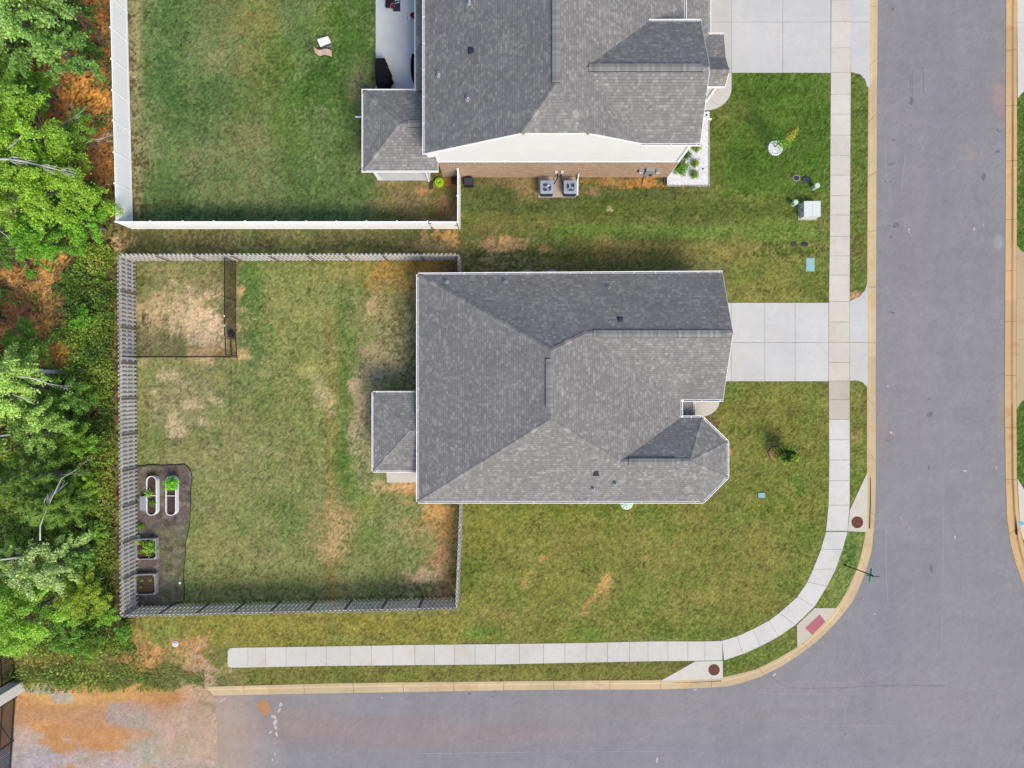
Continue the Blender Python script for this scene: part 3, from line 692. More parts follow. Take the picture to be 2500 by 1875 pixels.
def lowfac(x, y):
    z = np.where(inpoly(x, y, low_poly), -.25, 0.0)
    v = 937.5 - y * FP / CH; u = x * FP / CH + 1250
    lf = np.clip((v - 1672) / 40, 0, 1) * np.clip((560 - u) / 10, 0, 1)
    z = np.where(z < -.1, z, -.065 * lf)
    wood = np.clip((285 - u) / 60, 0, 1) * np.clip((1600 - v) / 60, 0, 1)
    z = z + wood * (fbm(x, y, 2.5, 3, 77) - .5) * .35
    return z

# one dense sheet round the picture, then a coarse ring out to the horizon
gx = np.concatenate([np.arange(-46, -32, .25), np.arange(-32, 32, .085), np.arange(32, 46.01, .25)]); gy = np.concatenate([np.arange(-36, -24, .25), np.arange(-24, 25, .085), np.arange(25, 36.01, .25)])
X, Y = np.meshgrid(gx, gy); nx, ny = len(gx), len(gy)
xf, yf = X.ravel(), Y.ravel()
zf = lowfac(xf, yf)
edge = (xf < -45.9) | (xf > 45.7) | (yf < -35.9) | (yf > 35.7)
idx = np.arange(nx * ny).reshape(ny, nx)
F = np.stack([idx[:-1, :-1], idx[:-1, 1:], idx[1:, 1:], idx[1:, :-1]], -1).reshape(-1)
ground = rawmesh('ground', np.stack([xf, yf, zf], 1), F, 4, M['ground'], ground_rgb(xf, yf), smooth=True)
tag(ground, kind='structure')
x1, x2, y1, y2 = gx[0], gx[-1], gy[0], gy[-1]; BIG = 900
b = MB()
for (a0, a1, b0, b1) in ((-BIG, BIG, y2, BIG), (-BIG, BIG, -BIG, y1), (-BIG, x1, y1, y2), (x2, BIG, y1, y2)):
    b.poly([(a0, b0, -.03), (a1, b0, -.03), (a1, b1, -.03), (a0, b1, -.03)])
M['far'] = plain('distant_grass', A(112, 120, 62), .95, .35, .08)
tag(b.build('distant_ground', M['far']), kind='structure')

# ---- asphalt
ax = np.arange(-19.6, 52, .16); ay = np.arange(-37.5, 46, .16)
X, Y = np.meshgrid(ax, ay); nxa, nya = len(ax), len(ay)
xf, yf = X.ravel(), Y.ravel()
jag = (fbm(xf, yf, .5, 3, 5) - .5) * .30
mid_w = [(a[0] * .6 + b[0] * .4, a[1] * .6 + b[1] * .4) for a, b in zip(ASPH_W, LAWN_W)]; mid_e = [(a[0] * .6 + b[0] * .4, a[1] * .6 + b[1] * .4) for a, b in zip(ASPH_E, LAWN_E)]
sel = inpoly(xf + jag * (xf < -17), yf, gp(mid_w[:-1] + [(512, 1690), (514, 1702), (521, 1760), (514, 1850), (512, 2000), (515, 2420)] + [(3200, 2420)] + mid_e[::-1]))
idx = np.arange(nxa * nya).reshape(nya, nxa); S2 = sel.reshape(nya, nxa)
fm = (S2[:-1, :-1] & S2[:-1, 1:] & S2[1:, 1:] & S2[1:, :-1]).ravel()
F = np.stack([idx[:-1, :-1], idx[:-1, 1:], idx[1:, 1:], idx[1:, :-1]], -1).reshape(-1, 4)[fm]
used, inv = np.unique(F.ravel(), return_inverse=True)
xr, yr = xf[used], yf[used]
def road_rgb(x, y):
    u = x * FP / CH + 1250; v = 937.5 - y * FP / CH
    c = np.tile(np.array(s2l((156, 154, 159))), (len(x), 1))
    def b(bu, bv, ru, rv, col, st, ed=.8, rot=0, amp=.8):
        nonlocal c
        du, dv = u - bu, v - bv
        if rot: du, dv = du * math.cos(rot) + dv * math.sin(rot), -du * math.sin(rot) + dv * math.cos(rot)
        d = np.sqrt((du / ru) ** 2 + (dv / rv) ** 2) + (fbm(x, y, 1.6, 5, 8) - .5) * amp
        wg = (np.clip((1 - d) / ed + .5, 0, 1) * st)[:, None]; c = c * (1 - wg) + np.array(s2l(col)) * wg
    b(530, 1790, 34, 110, (200, 170, 146), .75, 1.0); b(530, 1850, 60, 60, (190, 178, 172), .6, 1.0)
    b(1000, 1790, 420, 34, (168, 148, 150), .6); b(700, 1760, 120, 50, (176, 156, 150), .6); b(560, 1800, 70, 90, (186, 166, 156), .8); b(560, 1740, 60, 30, (184, 176, 178), .6); b(600, 1850, 80, 50, (184, 174, 176), .5)
    b(1500, 1740, 420, 18, (162, 152, 156), .4); b(2150, 1560, 60, 200, (150, 148, 158), .5); b(2300, 1700, 160, 80, (158, 156, 160), .5); b(900, 1720, 300, 20, (160, 155, 160), .5)
    b(2158, 1060, 16, 70, (168, 152, 152), .6); b(2446, 270, 9, 46, (180, 160, 150), .35); b(2440, 230, 16, 40, (186, 162, 156), .7); b(2372, 374, 14, 18, (172, 164, 156), .6); b(2446, 1010, 8, 70, (176, 160, 150), .6); b(2150, 270, 6, 12, (172, 158, 156), .5)
    b(2300, 300, 40, 500, (150, 148, 156), .4); b(2230, 700, 30, 400, (158, 155, 164), .4); b(1700, 1840, 500, 30, (150, 148, 160), .4); b(2440, 590, 10, 14, (186, 186, 190), .6)
    b(1960, 1680, 160, 14, (160, 157, 165), .5, .8, -.1)
    b(535, 1790, 70, 170, (192, 170, 154), .85, 1.3, 0, .5)
    k = 1 + .10 * (fbm(x, y, 3.5, 4, 71) - .5) + .10 * (fbm(x * .18, y, .5, 3, 73) - .5) + .12 * (fbm(x, y, .3, 3, 75) - .5)
    k = k + np.random.RandomState(4).randn(len(x)) * .035 + .10 * (fbm(x, y * .12, .35, 3, 79) - .5)
    return c * k[:, None] * ALBK * .92
road = rawmesh('road', np.stack([xr, yr, np.full(len(xr), -.092)], 1), inv.astype(np.int32), 4, M['asphalt'], road_rgb(xr, yr))
tag(road, kind='structure')
b = MB(); b.poly([(45.95, -36, -.026), (BIG, -36, -.026), (BIG, W(0, 1650)[1], -.026), (45.95, W(0, 1650)[1], -.026)]); b.poly([(-19, -BIG, -.026), (BIG, -BIG, -.026), (BIG, -36.0, -.026), (-19, -36.0, -.026)]) if False else None; b.poly([(W(2139, 0)[0], 35.9, -.026), (W(2459, 0)[0], 35.9, -.026), (W(2459, 0)[0], BIG, -.026), (W(2139, 0)[0], BIG, -.026)])
M['far_asph'] = plain('distant_asphalt', A(150, 147, 156), .9, .08, 1)
tag(b.build('distant_road', M['far_asph']), kind='structure')

# marks and stains lying on the asphalt (parts of the road)
def splat(name, mat, u, v, ru, rv, rot=0, n=18, z=-.087, irr=.35, parent=road):
    b = MB(); pts = []
    ph = random.random() * 9
    for k in range(n):
        t = 2 * math.pi * k / n; r = 1 + irr * math.sin(t * 2 + ph) * .5 + random.uniform(-irr, irr) * .6
        du, dv = ru * r * math.cos(t), rv * r * math.sin(t)
        du, dv = du * math.cos(rot) - dv * math.sin(rot), du * math.sin(rot) + dv * math.cos(rot)
        pts.append(W(u + du, v + dv)[:2] + (z,))
    b.poly(pts[::-1]); return b.build(name, mat, parent)
for (u, v, ru, rv) in [(2228, 247, 5, 9), (2227, 237, 3, 3), (2438, 369, 6, 4.5), (2438, 316, 3, 3), (2444, 321, 3, 3), (2189, 550, 9, 6), (2174, 550, 3, 2), (2180, 399, 4, 3), (2171, 400, 3, 2), (2164, 442, 2.5, 2), (2177, 442, 3, 2),
        (2184, 340, 4, 3), (2272, 1012, 7, 8), (2270, 974, 4, 2), (2169, 1075, 4, 3), (2180, 763, 5, 3), (2182, 20, 3, 5), (2404, 430, 6, 9), (2178, 578, 5, 3), (1146, 1695, 3.5, 3), (1202, 1703, 3, 2.5), (2065, 1794, 2.5, 2.5), (1208, 1690, 2, 2),
        (2270, 1142, 3, 5), (2276, 1390, 4, 9), (2254, 165, 3, 2)]: splat('oil_stain', M['stain'], u, v, ru, rv)
for (u, v, ru, rv, r) in [(2221, 559, 2, 3, 0), (2222, 566, 1.6, 2.5, 0), (2381, 558, 2, 5, 0), (2403, 548, 1.5, 1.5, 0), (2179, 1057, 5, 3, .6), (2184, 1060, 4, 2, 0), (2358, 1150, 4.5, 1.8, 0), (2435, 1142, 2, 3, 0), (2334, 1313, 2, 5, 0),
        (2170, 943, 2, 2, 0), (2138, 1500, 2, 2, 0), (684, 1722, 3, 6, .3), (681, 1736, 2.5, 7, .4), (667, 1752, 6, 5, .2), (671, 1765, 5, 7, 0), (672, 1778, 4, 6, 0), (674, 1794, 3, 6, 0), (660, 1789, 5, 3, -.4), (670, 1842, 2, 3, 0), (664, 1857, 2, 4, 0),
        (541, 1711, 10, 2, -.5), (524, 1709, 3, 5, -.4), (1892, 1649, 3, 4, .5), (1698, 1685, 4, 2, 0), (1980, 1680, 1.5, 1.5, 0), (1605, 1858, 2, 8, .2), (1985, 1757, 1.5, 1.5, 0), (2011, 1569, 1.5, 1.5, 0), (932, 1705, 2, 2, 0)]:
    splat('paint_mark', M['chalk'], u, v, ru, rv, r, 12)
splat('sand_pile', M['sand'], 643, 1728, 19, 18, 0, 26, -.087, .3)
def linemark(name, mat, pts, wd, z=-.088, parent=road):
    b = MB(); P = [Vector(W(u, v)) for u, v in pts]
    for a, c in zip(P[:-1], P[1:]):
        d = (c - a).normalized(); q = Vector((-d.y, d.x, 0)) * wd * random.uniform(.3, .6)
        b.poly([tuple(x)[:2] + (z,) for x in (a - q, c - q, c + q, a + q)])
    return b.build(name, mat, parent)
linemark('road_joint', M['crack'], [(2302, 1140), (2305, 1260), (2304, 1420), (2301, 1600)], .02)
linemark('road_joint', M['crack'], [(2210, 1283), (2197, 1260), (2225, 1290), (2220, 1292)], .03)
linemark('road_joint', M['crack'], [(2165, 1290), (2166, 1420), (2170, 1470)], .02)
linemark('road_joint', M['crack'], [(1850, 1693), (1980, 1696), (2100, 1695)], .03)
linemark('road_joint', M['stain'], [(1885, 1655), (1900, 1668), (1925, 1680), (1960, 1682), (2060, 1681), (2150, 1675), (2310, 1676)], .025)
linemark('road_joint', M['crack'], [(1905, 1774), (2070, 1772), (2180, 1774)], .025)
linemark('road_joint', M['crack'], [(2190, 287), (2215, 305), (2235, 325), (2248, 345), (2256, 370)], .02)
linemark('road_joint', M['crack'], [(2164, 360), (2165, 440)], .02); linemark('road_joint', M['crack'], [(2212, 380), (2203, 460)], .02)
linemark('tyre_mark', M['stain'], [(2229, 170), (2230, 230)], .05); linemark('tyre_mark', M['stain'], [(2225, 180), (2226, 225)], .04); linemark('tyre_mark', M['stain'], [(2256, 165), (2257, 225)], .04)
linemark('road_joint', M['crack'], [(1020, 1842), (1300, 1838), (1660, 1836)], .03)

# ---- kerb and gutter: lofted between its lawn edge and its asphalt edge
def kerb(name, lawn, asph, mat, flat=(), joints=3.05):
    n = 260
    # resample both polylines by matching parameter
    t0 = np.linspace(0, len(lawn) - 1, n); ii = np.arange(len(lawn))
    Lp = np.array(gp(lawn)); Ap = np.array(gp(asph))
    L = np.stack([np.interp(t0, ii, Lp[:, k]) for k in (0, 1)], 1); Ar = np.stack([np.interp(t0, ii, Ap[:, k]) for k in (0, 1)], 1)
    for _ in range(3):
        L[1:-1] = (L[:-2] + 2 * L[1:-1] + L[2:]) / 4; Ar[1:-1] = (Ar[:-2] + 2 * Ar[1:-1] + Ar[2:]) / 4
    prof = [(-.04, -.14), (-.04, .012), (0.0, .022), (.26, .022), (.31, .01), (.40, -.072), (.47, -.078), (1.03, -.070), (1.03, -.16)]
    profl = [(-.04, -.14), (-.04, .006), (0.0, .012), (.26, .004), (.31, -.01), (.40, -.05), (.47, -.07), (1.03, -.072), (1.03, -.16)]
    b = MB(); mid = (L + Ar) / 2
    fl = np.zeros(n)
    for i in range(n):
        vv = 937.5 - mid[i, 1] * FP / CH; uu = mid[i, 0] * FP / CH + 1250
        for (u0, v0, u1, v1) in flat:
            if u0 <= uu <= u1 and v0 <= vv <= v1: fl[i] = 1
    fl = np.convolve(np.r_[fl[0], fl, fl[-1]], [.25, .5, .25], 'valid')
    rows = []
    tones = []
    acc = 0; tone = 1.0; rr = random.Random(5)
    for i in range(n):
        row = []
        for (p, q) in zip(prof, profl):
            f = fl[i]; t = p[0]; z = p[1] * (1 - f) + q[1] * f
            P_ = L[i] * (1 - t) + Ar[i] * t; row.append((P_[0], P_[1], z))
        rows.append(row)
    cols = []
    for i in range(n - 1):
        sl = math.hypot(*(L[i + 1] - L[i])); acc += sl
        if acc > joints: acc = 0; tone = rr.uniform(.93, 1.05)
        for k in range(len(prof) - 1):
            b.poly([rows[i][k], rows[i + 1][k], rows[i + 1][k + 1], rows[i][k + 1]])
            cols.append((tone, tone, tone))
    o = b.build(name, mat)
    me = o.data; at = me.attributes.new('Tone', 'FLOAT_COLOR', 'FACE')
    c4 = np.ones((len(cols), 4), dtype=np.float32); c4[:, :3] = cols; at.data.foreach_set('color', c4.ravel())
    # make normals face up
    import bmesh
    bm = bmesh.new(); bm.from_mesh(me); bmesh.ops.remove_doubles(bm, verts=bm.verts, dist=1e-4); bmesh.ops.recalc_face_normals(bm, faces=bm.faces)
    up = sum(f.normal.z * f.calc_area() for f in bm.faces)
    if up < 0: bmesh.ops.reverse_faces(bm, faces=bm.faces)
    bm.to_mesh(me); bm.free()
    tag(o, kind='structure')
    # joints
    acc = 0; jb = MB()
    for i in range(1, n - 1):
        acc += math.hypot(*(mid[i + 1] - mid[i]))
        if acc > joints:
            acc = 0; d = (mid[i + 1] - mid[i]); d /= math.hypot(*d)
            for k in range(2, len(prof) - 2):
                a = Vector(rows[i][k]); c = Vector(rows[i][k + 1]); q = Vector((d[0], d[1], 0)) * .012; e = Vector((0, 0, .003))
                jb.poly([tuple(x) for x in (a - q + e, c - q + e, c + q + e, a + q + e)])
    jb.build('joint', M['jointdark'], o)
    return o
M['jointdark'] = plain('kerb_joint_line', A(128, 112, 92), .9)  # darker tone of the joint lines across the kerb
kerb('kerb', LAWN_W, ASPH_W, M['kerb'], [(2090, 690, 2150, 955), (2090, -999, 2150, 213), (1945, 1484, 2060, 1582)])
kerb('kerb', LAWN_E, ASPH_E, M['kerb2'], [(2440, 600, 2500, 985), (2440, -999, 2500, 240)])

# ---- concrete slabs
def slabs(name, polys, mat, z=.02, th=.12, gap=.012, parent=None, tones=None, label=None):
    b = MB(); cols = []
    for i, p in enumerate(polys):
        n0 = len(b.f)
        P = [Vector((q[0], q[1])) for q in p]; c = sum(P, Vector((0, 0))) / len(P)
        Q = []
        for q in P:
            d = q - c; L = d.length; Q.append(tuple(q - d / L * gap))
        b.prism(Q, z - th, z)
        t = tones[i] if tones else random.uniform(.95, 1.04)
        tt = t if hasattr(t, '__len__') else (t, t, t)
        cols += [tt] * (len(b.f) - n0)
    o = b.build(name, mat, parent)
    at = o.data.attributes.new('Tone', 'FLOAT_COLOR', 'FACE'); c4 = np.ones((len(cols), 4), dtype=np.float32); c4[:, :3] = cols; at.data.foreach_set('color', c4.ravel())
    if parent is None: tag(o, kind='structure')
    return o
# sidewalk: slabs between the two edges at given joints
def edge_at(pl, key, val, lo, hi):
    pts = pl[lo:hi + 1]
    xs = [p[key] for p in pts]; ys = [p[1 - key] for p in pts]
    o = np.argsort(xs); r = np.interp(val, np.array(xs)[o], np.array(ys)[o])
    return (r, val) if key == 1 else (val, r)
sw = []
jy = [-900, -850, -800, -750, -700, -650, -600, -550, -500, -450, -400, -350, -300, -250, -200, -150, -100, -50, 1, 53, 117, 177, 230.5, 279, 330, 379.5, 427.7, 478, 525, 577.6, 625, 671.6, 736, 786, 836, 885, 930, 976, 1024, 1073.7, 1123, 1173.5, 1232.8, 1296]
for a, c in zip(jy[:-1], jy[1:]):
    sw.append([edge_at(SWL, 1, a, 0, 9), edge_at(SWR, 1, a, 0, 9), edge_at(SWR, 1, c, 0, 9), edge_at(SWL, 1, c, 0, 9)])
cl = SWL[9:20]; cr = SWR[9:20]
for i in range(len(cl) - 2):
    sw.append([cl[i], cr[i], cr[i + 1], cl[i + 1]])
sw[-1] = [cl[-3], cr[-3], cr[-2], cl[-2]]
jx = [1763.6, 1721, 1679, 1630.5, 1582, 1537, 1483, 1430.7, 1379, 1327, 1268, 1209.8, 1160, 1110, 1061, 1013, 959.5, 906.6, 855, 796.6, 747.5, 698.5, 649, 605.5]
for a, c in zip(jx[:-1], jx[1:]):
    sw.append([edge_at(SWL, 0, a, 18, 25), edge_at(SWR, 0, a, 18, 25), edge_at(SWR, 0, c, 18, 25), edge_at(SWL, 0, c, 18, 25)])
sw.append([(605.5, 1580.3), (605.5, 1629.5), (566, 1630), (559, 1628), (556, 1622), (556, 1590), (560, 1583), (568, 1581)])
tones = []
for p in sw:
    cy = sum(q[1] for q in p) / len(p); cx = sum(q[0] for q in p) / len(p)
    k = random.uniform(.96, 1.03)
    if cy < 720: t = (k * 1.0, k * .97, k * .94)
    elif cy < 940: t = (k * .97, k * .93, k * .88)
    elif cy < 1030: t = (k * .84, k * .78, k * .72)
    elif cx > 1700: t = (k * 1.02, k * 1.03, k * 1.05)
    else: t = (k * .98, k * .975, k * .96)
    tones.append(t)
slabs('sidewalk', [gp(p) for p in sw], M['conc'], .022, tones=tones)
def grid(us, vs): return [gp([(a, c), (b_, c), (b_, d), (a, d)]) for a, b_ in zip(us[:-1], us[1:]) for c, d in zip(vs[:-1], vs[1:])]
slabs('driveway', grid([1700, 1785, 1867, 1941, 2023], [739, 836, 931]), M['drive'], .018, tones=[random.uniform(.98, 1.03) for _ in range(8)])
slabs('driveway', grid([1700, 1786, 1911, 2028], [-900, -600, -420, -240, -90, 54, 178]), M['drive'], .018, tones=[(.93, .91, .88) if i % 18 < 6 else random.uniform(.95, 1.0) for i in range(18)])
slabs('driveway_apron', [gp([(2074, 735), (2098, 724), (2112, 708), (2118, 688), (2119, 836), (2074, 836)]), gp([(2074, 836), (2119, 836), (2119, 958), (2117, 946), (2107, 934), (2092, 929), (2074, 930)])], M['drive'], .016, tones=[.98, (1, .97, .94)])
slabs('driveway_apron', [gp([(2077, 54), (2124, 54), (2124, 213), (2117, 213), (2112, 195), (2100, 182), (2077, 176)]), gp([(2077, -200), (2124, -200), (2124, 54), (2077, 54)]), gp([(2077, -900), (2124, -900), (2124, -200), (2077, -200)])], M['drive'], .016, tones=[.98, .98, .97])
slabs('driveway_apron', [gp([(2483, 54), (2700, 54), (2700, 212), (2520, 215), (2497, 225), (2484, 240)]), gp([(2483, -900), (2700, -900), (2700, 54), (2483, 54)])], M['conc'], .016, tones=[1, 1])
slabs('driveway_apron', [gp([(2481, 598), (2492, 612), (2510, 622), (2700, 625), (2700, 728), (2481, 728)]), gp([(2481, 728), (2700, 728), (2700, 829), (2481, 829)]), gp([(2481, 829), (2700, 829), (2700, 960), (2500, 975), (2490, 985), (2481, 1000)])], M['kerb2'], .016, tones=[(.80, .92, 1.16), (.82, .94, 1.18), (.80, .93, 1.18)])
slabs('drain_apron', [gp(INLET1)], M['conc'], .024, tones=[(.96, .90, .82)])
slabs('drain_apron', [gp(INLET2)], M['conc'], .024, tones=[(1, .98, .94)])
slabs('drain_apron', [gp(INLET3)], M['conc'], .03, tones=[(1, .96, .9)])
slabs('kerb_ramp', [gp(RAMP)], M['conc'], .017, tones=[(.90, .85, .76)])
slabs('front_walk', [gp(WALK_S)], M['conc'], .03, tones=[(.98, .96, .9)])
slabs('front_walk', [gp(WALK_N[:2] + [(1786, 215), (1700, 215)]), gp([(1690, 215)] + arcn[:8] + [(1724, 235)]), gp([(1690, 215), (1724, 235)] + arcn[7:] + [(1690, 270)])], M['conc'], .03, tones=[.98, .97, .95])
slabs('patio', [gp([(918, -500), (1041, -500), (1041, 219), (918, 219)]), gp([(921, 219), (1051, 219), (1051, 441), (921, 441)])], M['drive'], .10, .12, 0.0, tones=[(1.02, 1.08, 1.15), (.98, 1.02, 1.06)])
slabs('patio', [gp(PATIO_S)], M['conc'], .04, tones=[(.97, .96, .9)])
slabs('equipment_pad', [gp(ACPAD)], M['conc'], .06, tones=[(.74, .66, .60)])
b = MB(); b.poly([W(u, v)[:2] + (.021,) for (u, v) in [(2001, 1500), (2015, 1517), (1982.5, 1550), (1965, 1533)]])
tp = tag(b.build('tactile_paving', M['tactile']), 'red tactile paving panel set in the pale kerb ramp', 'tactile paving')
b = MB()
ex = Vector(W(2015, 1517)) - Vector(W(1982.5, 1550)); ey = Vector(W(2001, 1500)) - Vector(W(2015, 1517))
o0 = Vector(W(1982.5, 1550))
for i in range(19):
    for j in range(11):
        p = o0 + ex * ((i + .5) / 19) + ey * ((j + .5) / 11); b.lathe(p.x, p.y, [(.016, .02), (.011, .027)], 6)
b.build('raised_domes', M['tactile'], tp)
# blue survey mark on the far drain apron, light lettering on the gutter
b = MB(); b.poly([W(u, v)[:2] + (.034,) for (u, v) in [(2484, 1277), (2492, 1270), (2494, 1274), (2520, 1271), (2520, 1281), (2494, 1281), (2491, 1284)]][::-1]); tag(b.build('survey_mark', M['blue']), 'pale blue painted arrow on the concrete drain apron across the street', 'paint mark')
def lettering(txt, u, v, size, mat, z=-.082):
    cu = bpy.data.curves.new('kerb_lettering', 'FONT'); cu.body = txt; cu.size = size; cu.align_x = 'CENTER'; cu.align_y = 'CENTER'
    o = bpy.data.objects.new('tmp', cu); COL.objects.link(o)
    dg = bpy.context.evaluated_depsgraph_get(); me = bpy.data.meshes.new_from_object(o.evaluated_get(dg))
    bpy.data.objects.remove(o); q = bpy.data.objects.new('kerb_lettering', me); COL.objects.link(q); me.materials.clear(); me.materials.append(mat)
    q.location = W(u, v)[:2] + (z,); q.parent = road; return q
M['letter'] = plain('worn_white_lettering', A(238, 224, 204), .9, .1, 10)
lettering('WTR', 985, 1684.5, .30, M['letter'], -.068)
lettering('WTR', 1465, 1678, .30, M['letter'], -.066)
# gutter drain openings
def drain(name, pts, label):
    b = MB(); P = gp(pts)
    for a, c in zip(P[:-1], P[1:]):
        b.bar((a[0], a[1], -.035), (c[0], c[1], -.035), .07, .10)
    return tag(b.build(name, M['dark']), label, 'storm drain')
drain('drain_opening', [(2124, 1165), (2124.5, 1230), (2122.5, 1290)], 'dark slot of the storm drain beside the manhole on the street running up the picture')
drain('drain_opening', [(1640, 1665.5), (1700, 1664.5), (1760, 1661.5)], 'dark slot of the storm drain under the manhole on the street along the bottom')
drain('drain_opening', [(2477, 1180), (2480, 1250), (2483, 1305)], 'long dark slot of the storm drain across the street at the right edge')

# ================================================================ HOUSES
def cap_strip(b, a, c, half=.15, drop=.07, lift=.025):
    a = Vector(a); c = Vector(c); d = c - a; L = d.length; h = Vector((d.x, d.y, 0)).normalized(); s = Vector((-h.y, h.x, 0)) * half
    e = Vector((0, 0, lift)); dn = Vector((0, 0, -drop))
    for sg in (1, -1):
        p = [a + e, c + e, c + e + s * sg + dn, a + e + s * sg + dn]
        uv = [(9, 2.86 + .05), (9 + L, 2.86 + .05), (9 + L, 2.86 + .06), (9, 2.86 + .06)]
        if sg > 0: p = p[::-1]; uv = uv[::-1]
        b.poly([tuple(x) for x in p], uv)
def vent_box(b, a, c, half=.19, drop=.06, lift=.045):
    a = Vector(a); c = Vector(c); d = (c - a); h = Vector((d.x, d.y, 0)).normalized(); s = Vector((-h.y, h.x, 0)) * half
    L = d.length; e = Vector((0, 0, lift)); dn = Vector((0, 0, -drop * .75)); u0 = 11.0
    for sg in (1, -1):
        p = [a + e, c + e, c + e + s * sg + dn, a + e + s * sg + dn]
        uv = [(u0, 4.29 + .05), (u0 + L, 4.29 + .05), (u0 + L, 4.29 + .06), (u0, 4.29 + .06)]
        if sg > 0: p = p[::-1]; uv = uv[::-1]
        b.m = 0; b.poly([tuple(x) for x in p], uv)
        q = [a + e + s * sg + dn, c + e + s * sg + dn, c + s * sg * 1.02 - Vector((0, 0, drop * 1.3)), a + s * sg * 1.02 - Vector((0, 0, drop * 1.3))]
        if sg < 0: q = q[::-1]
        b.m = 1; b.poly([tuple(x) for x in q[::-1]])
    for (pt, sg) in ((a, -1), (c, 1)):
        q = [pt + e, pt + e + s + dn, pt + s - Vector((0, 0, drop * 1.5)), pt - s - Vector((0, 0, drop * 1.5)), pt + e - s + dn]
        b.poly([tuple(x) for x in (q if sg < 0 else q[::-1])])
def gutter(name, a, c, out, parent, hang=.9, w=.115):
    """open white gutter along a-c; out = unit vector pointing away from the roof"""
    a = Vector(a); c = Vector(c); d = (c - a); L = d.length; d.normalize(); o = Vector(out).normalized()
    b = MB()
    def seg(q0, q1, mi):   # profile points (offset out, dz)
        b.m = mi
        p = [a + o * q0[0] + Vector((0, 0, q0[1])), c + o * q0[0] + Vector((0, 0, q0[1])), c + o * q1[0] + Vector((0, 0, q1[1])), a + o * q1[0] + Vector((0, 0, q1[1]))]
        b.poly([tuple(x) for x in p])
    seg((0.0, -.015), (0.0, -.12), 1); seg((0.0, -.09), (w - .02, -.09), 1); seg((0, -.13), (w, -.13), 0)
    seg((w, -.13), (w + .005, 0.0), 0); seg((w - .03, -.002), (w + .006, 0.0), 0); seg((w - .03, 0), (w - .03, -.09), 0)
    seg((0.0, -.01), (.022, -.012), 0)
    b.m = 0
    n = max(2, int(L / hang / 1.3))
    for i in range(n + 1):
        t = (i + .15) / (n + .3) * L
        p = a + d * t; b.bar(p + Vector((0, 0, -.008)), p + o * (w) + Vector((0, 0, -.004)), .035, .012)
    for (pt, sg) in ((a, -1), (c, 1)):
        q = pt + d * sg * .01; b.bar(q + Vector((0, 0, -.065)), q + o * (w + .005) + Vector((0, 0, -.065)), .015, .13)
    return b.build(name, [M['white'], M['gutter_in']], parent)
def fascia(b, pts, dz=.17, closed=False):
    P = [Vector(p) for p in pts]; 
    for a, c in zip(P[:-1], P[1:]):
        b.bar(a + Vector((0, 0, -dz / 2 - .012)), c + Vector((0, 0, -dz / 2 - .012)), .025, dz)
def roof_pipe(name, u, v, z, parent, r=.05, h=.28, cap=False, lab=None):
    x, y, _ = W(u, v, z + h * .5); f = MB(); f.lathe(x, y, [(.17, z - .01), (.16, z + .03), (.085, z + .06), (.07, z + .12)], 14, cap=False)
    fo = f.build(name, M['gutter_in'], parent, smooth=True)
    b = MB(); b.m = 0; b.lathe(x, y, [(r, z - .05), (r, z + h), (r * .8, z + h)], 14, cap=False); b.m = 1; b.lathe(x, y, [(r * .8, z + h - .02), (.001, z + h - .02)], 14)
    b.build('pipe_stack', [M['pipe'], M['dark'] if not cap else M['pipe']], fo, smooth=False)
    return fo
def roof_vent(name, u, v, z, parent, rot=0, s=.36):
    x, y, _ = W(u, v, z + .08); b = MB(); Mx = Matrix.Translation((x, y, z)) @ Matrix.Rotation(rot, 4, 'Z')
    b.box(-s * .62, s * .62, -s * .6, s * .6, -.02, .015, Mx)
    t = s / 2; pts = [(-t, -t), (t, -t), (t, t), (-t, t)]; k = .75
    lo = [tuple(Mx @ Vector((p[0], p[1], .015))) for p in pts]; hi = [tuple(Mx @ Vector((p[0] * k, p[1] * k, .13))) for p in pts]
    for i in range(4): j = (i + 1) % 4; b.poly([lo[i], lo[j], hi[j], hi[i]])
    b.poly(hi)
    return b.build(name, M['vent'], parent)

def window_part(parent, face, c, wd, ht, z0, name='window', mat='white', wallc=0.0):
    """face: 'N','S','E','W' wall direction; c centre along wall; wallc coordinate of wall plane"""
    s = 1 if face in 'NE' else -1; f = MB(); g_ = MB(); tk = .06
    def pb(b, a0, a1, z0_, z1_, d0, d1):
        lo, hi = sorted((wallc + s * d0, wallc + s * d1))
        if face in 'NS': b.box(a0, a1, lo, hi, z0_, z1_)
        else: b.box(lo, hi, a0, a1, z0_, z1_)
    h = wd / 2
    pb(f, c - h, c - h + tk, z0, z0 + ht, .003, .06); pb(f, c + h - tk, c + h, z0, z0 + ht, .003, .06)
    pb(f, c - h + tk, c + h - tk, z0, z0 + tk, .003, .06); pb(f, c - h + tk, c + h - tk, z0 + ht - tk, z0 + ht, .003, .06); pb(f, c - h + tk, c + h - tk, z0 + ht * .5 - .02, z0 + ht * .5 + .02, .003, .05)
    pb(g_, c - h + tk, c + h - tk, z0 + tk, z0 + ht - tk, .002, .02)
    fo = f.build(name, M['white'], parent); g_.build('pane', M['glass'], fo); return fo

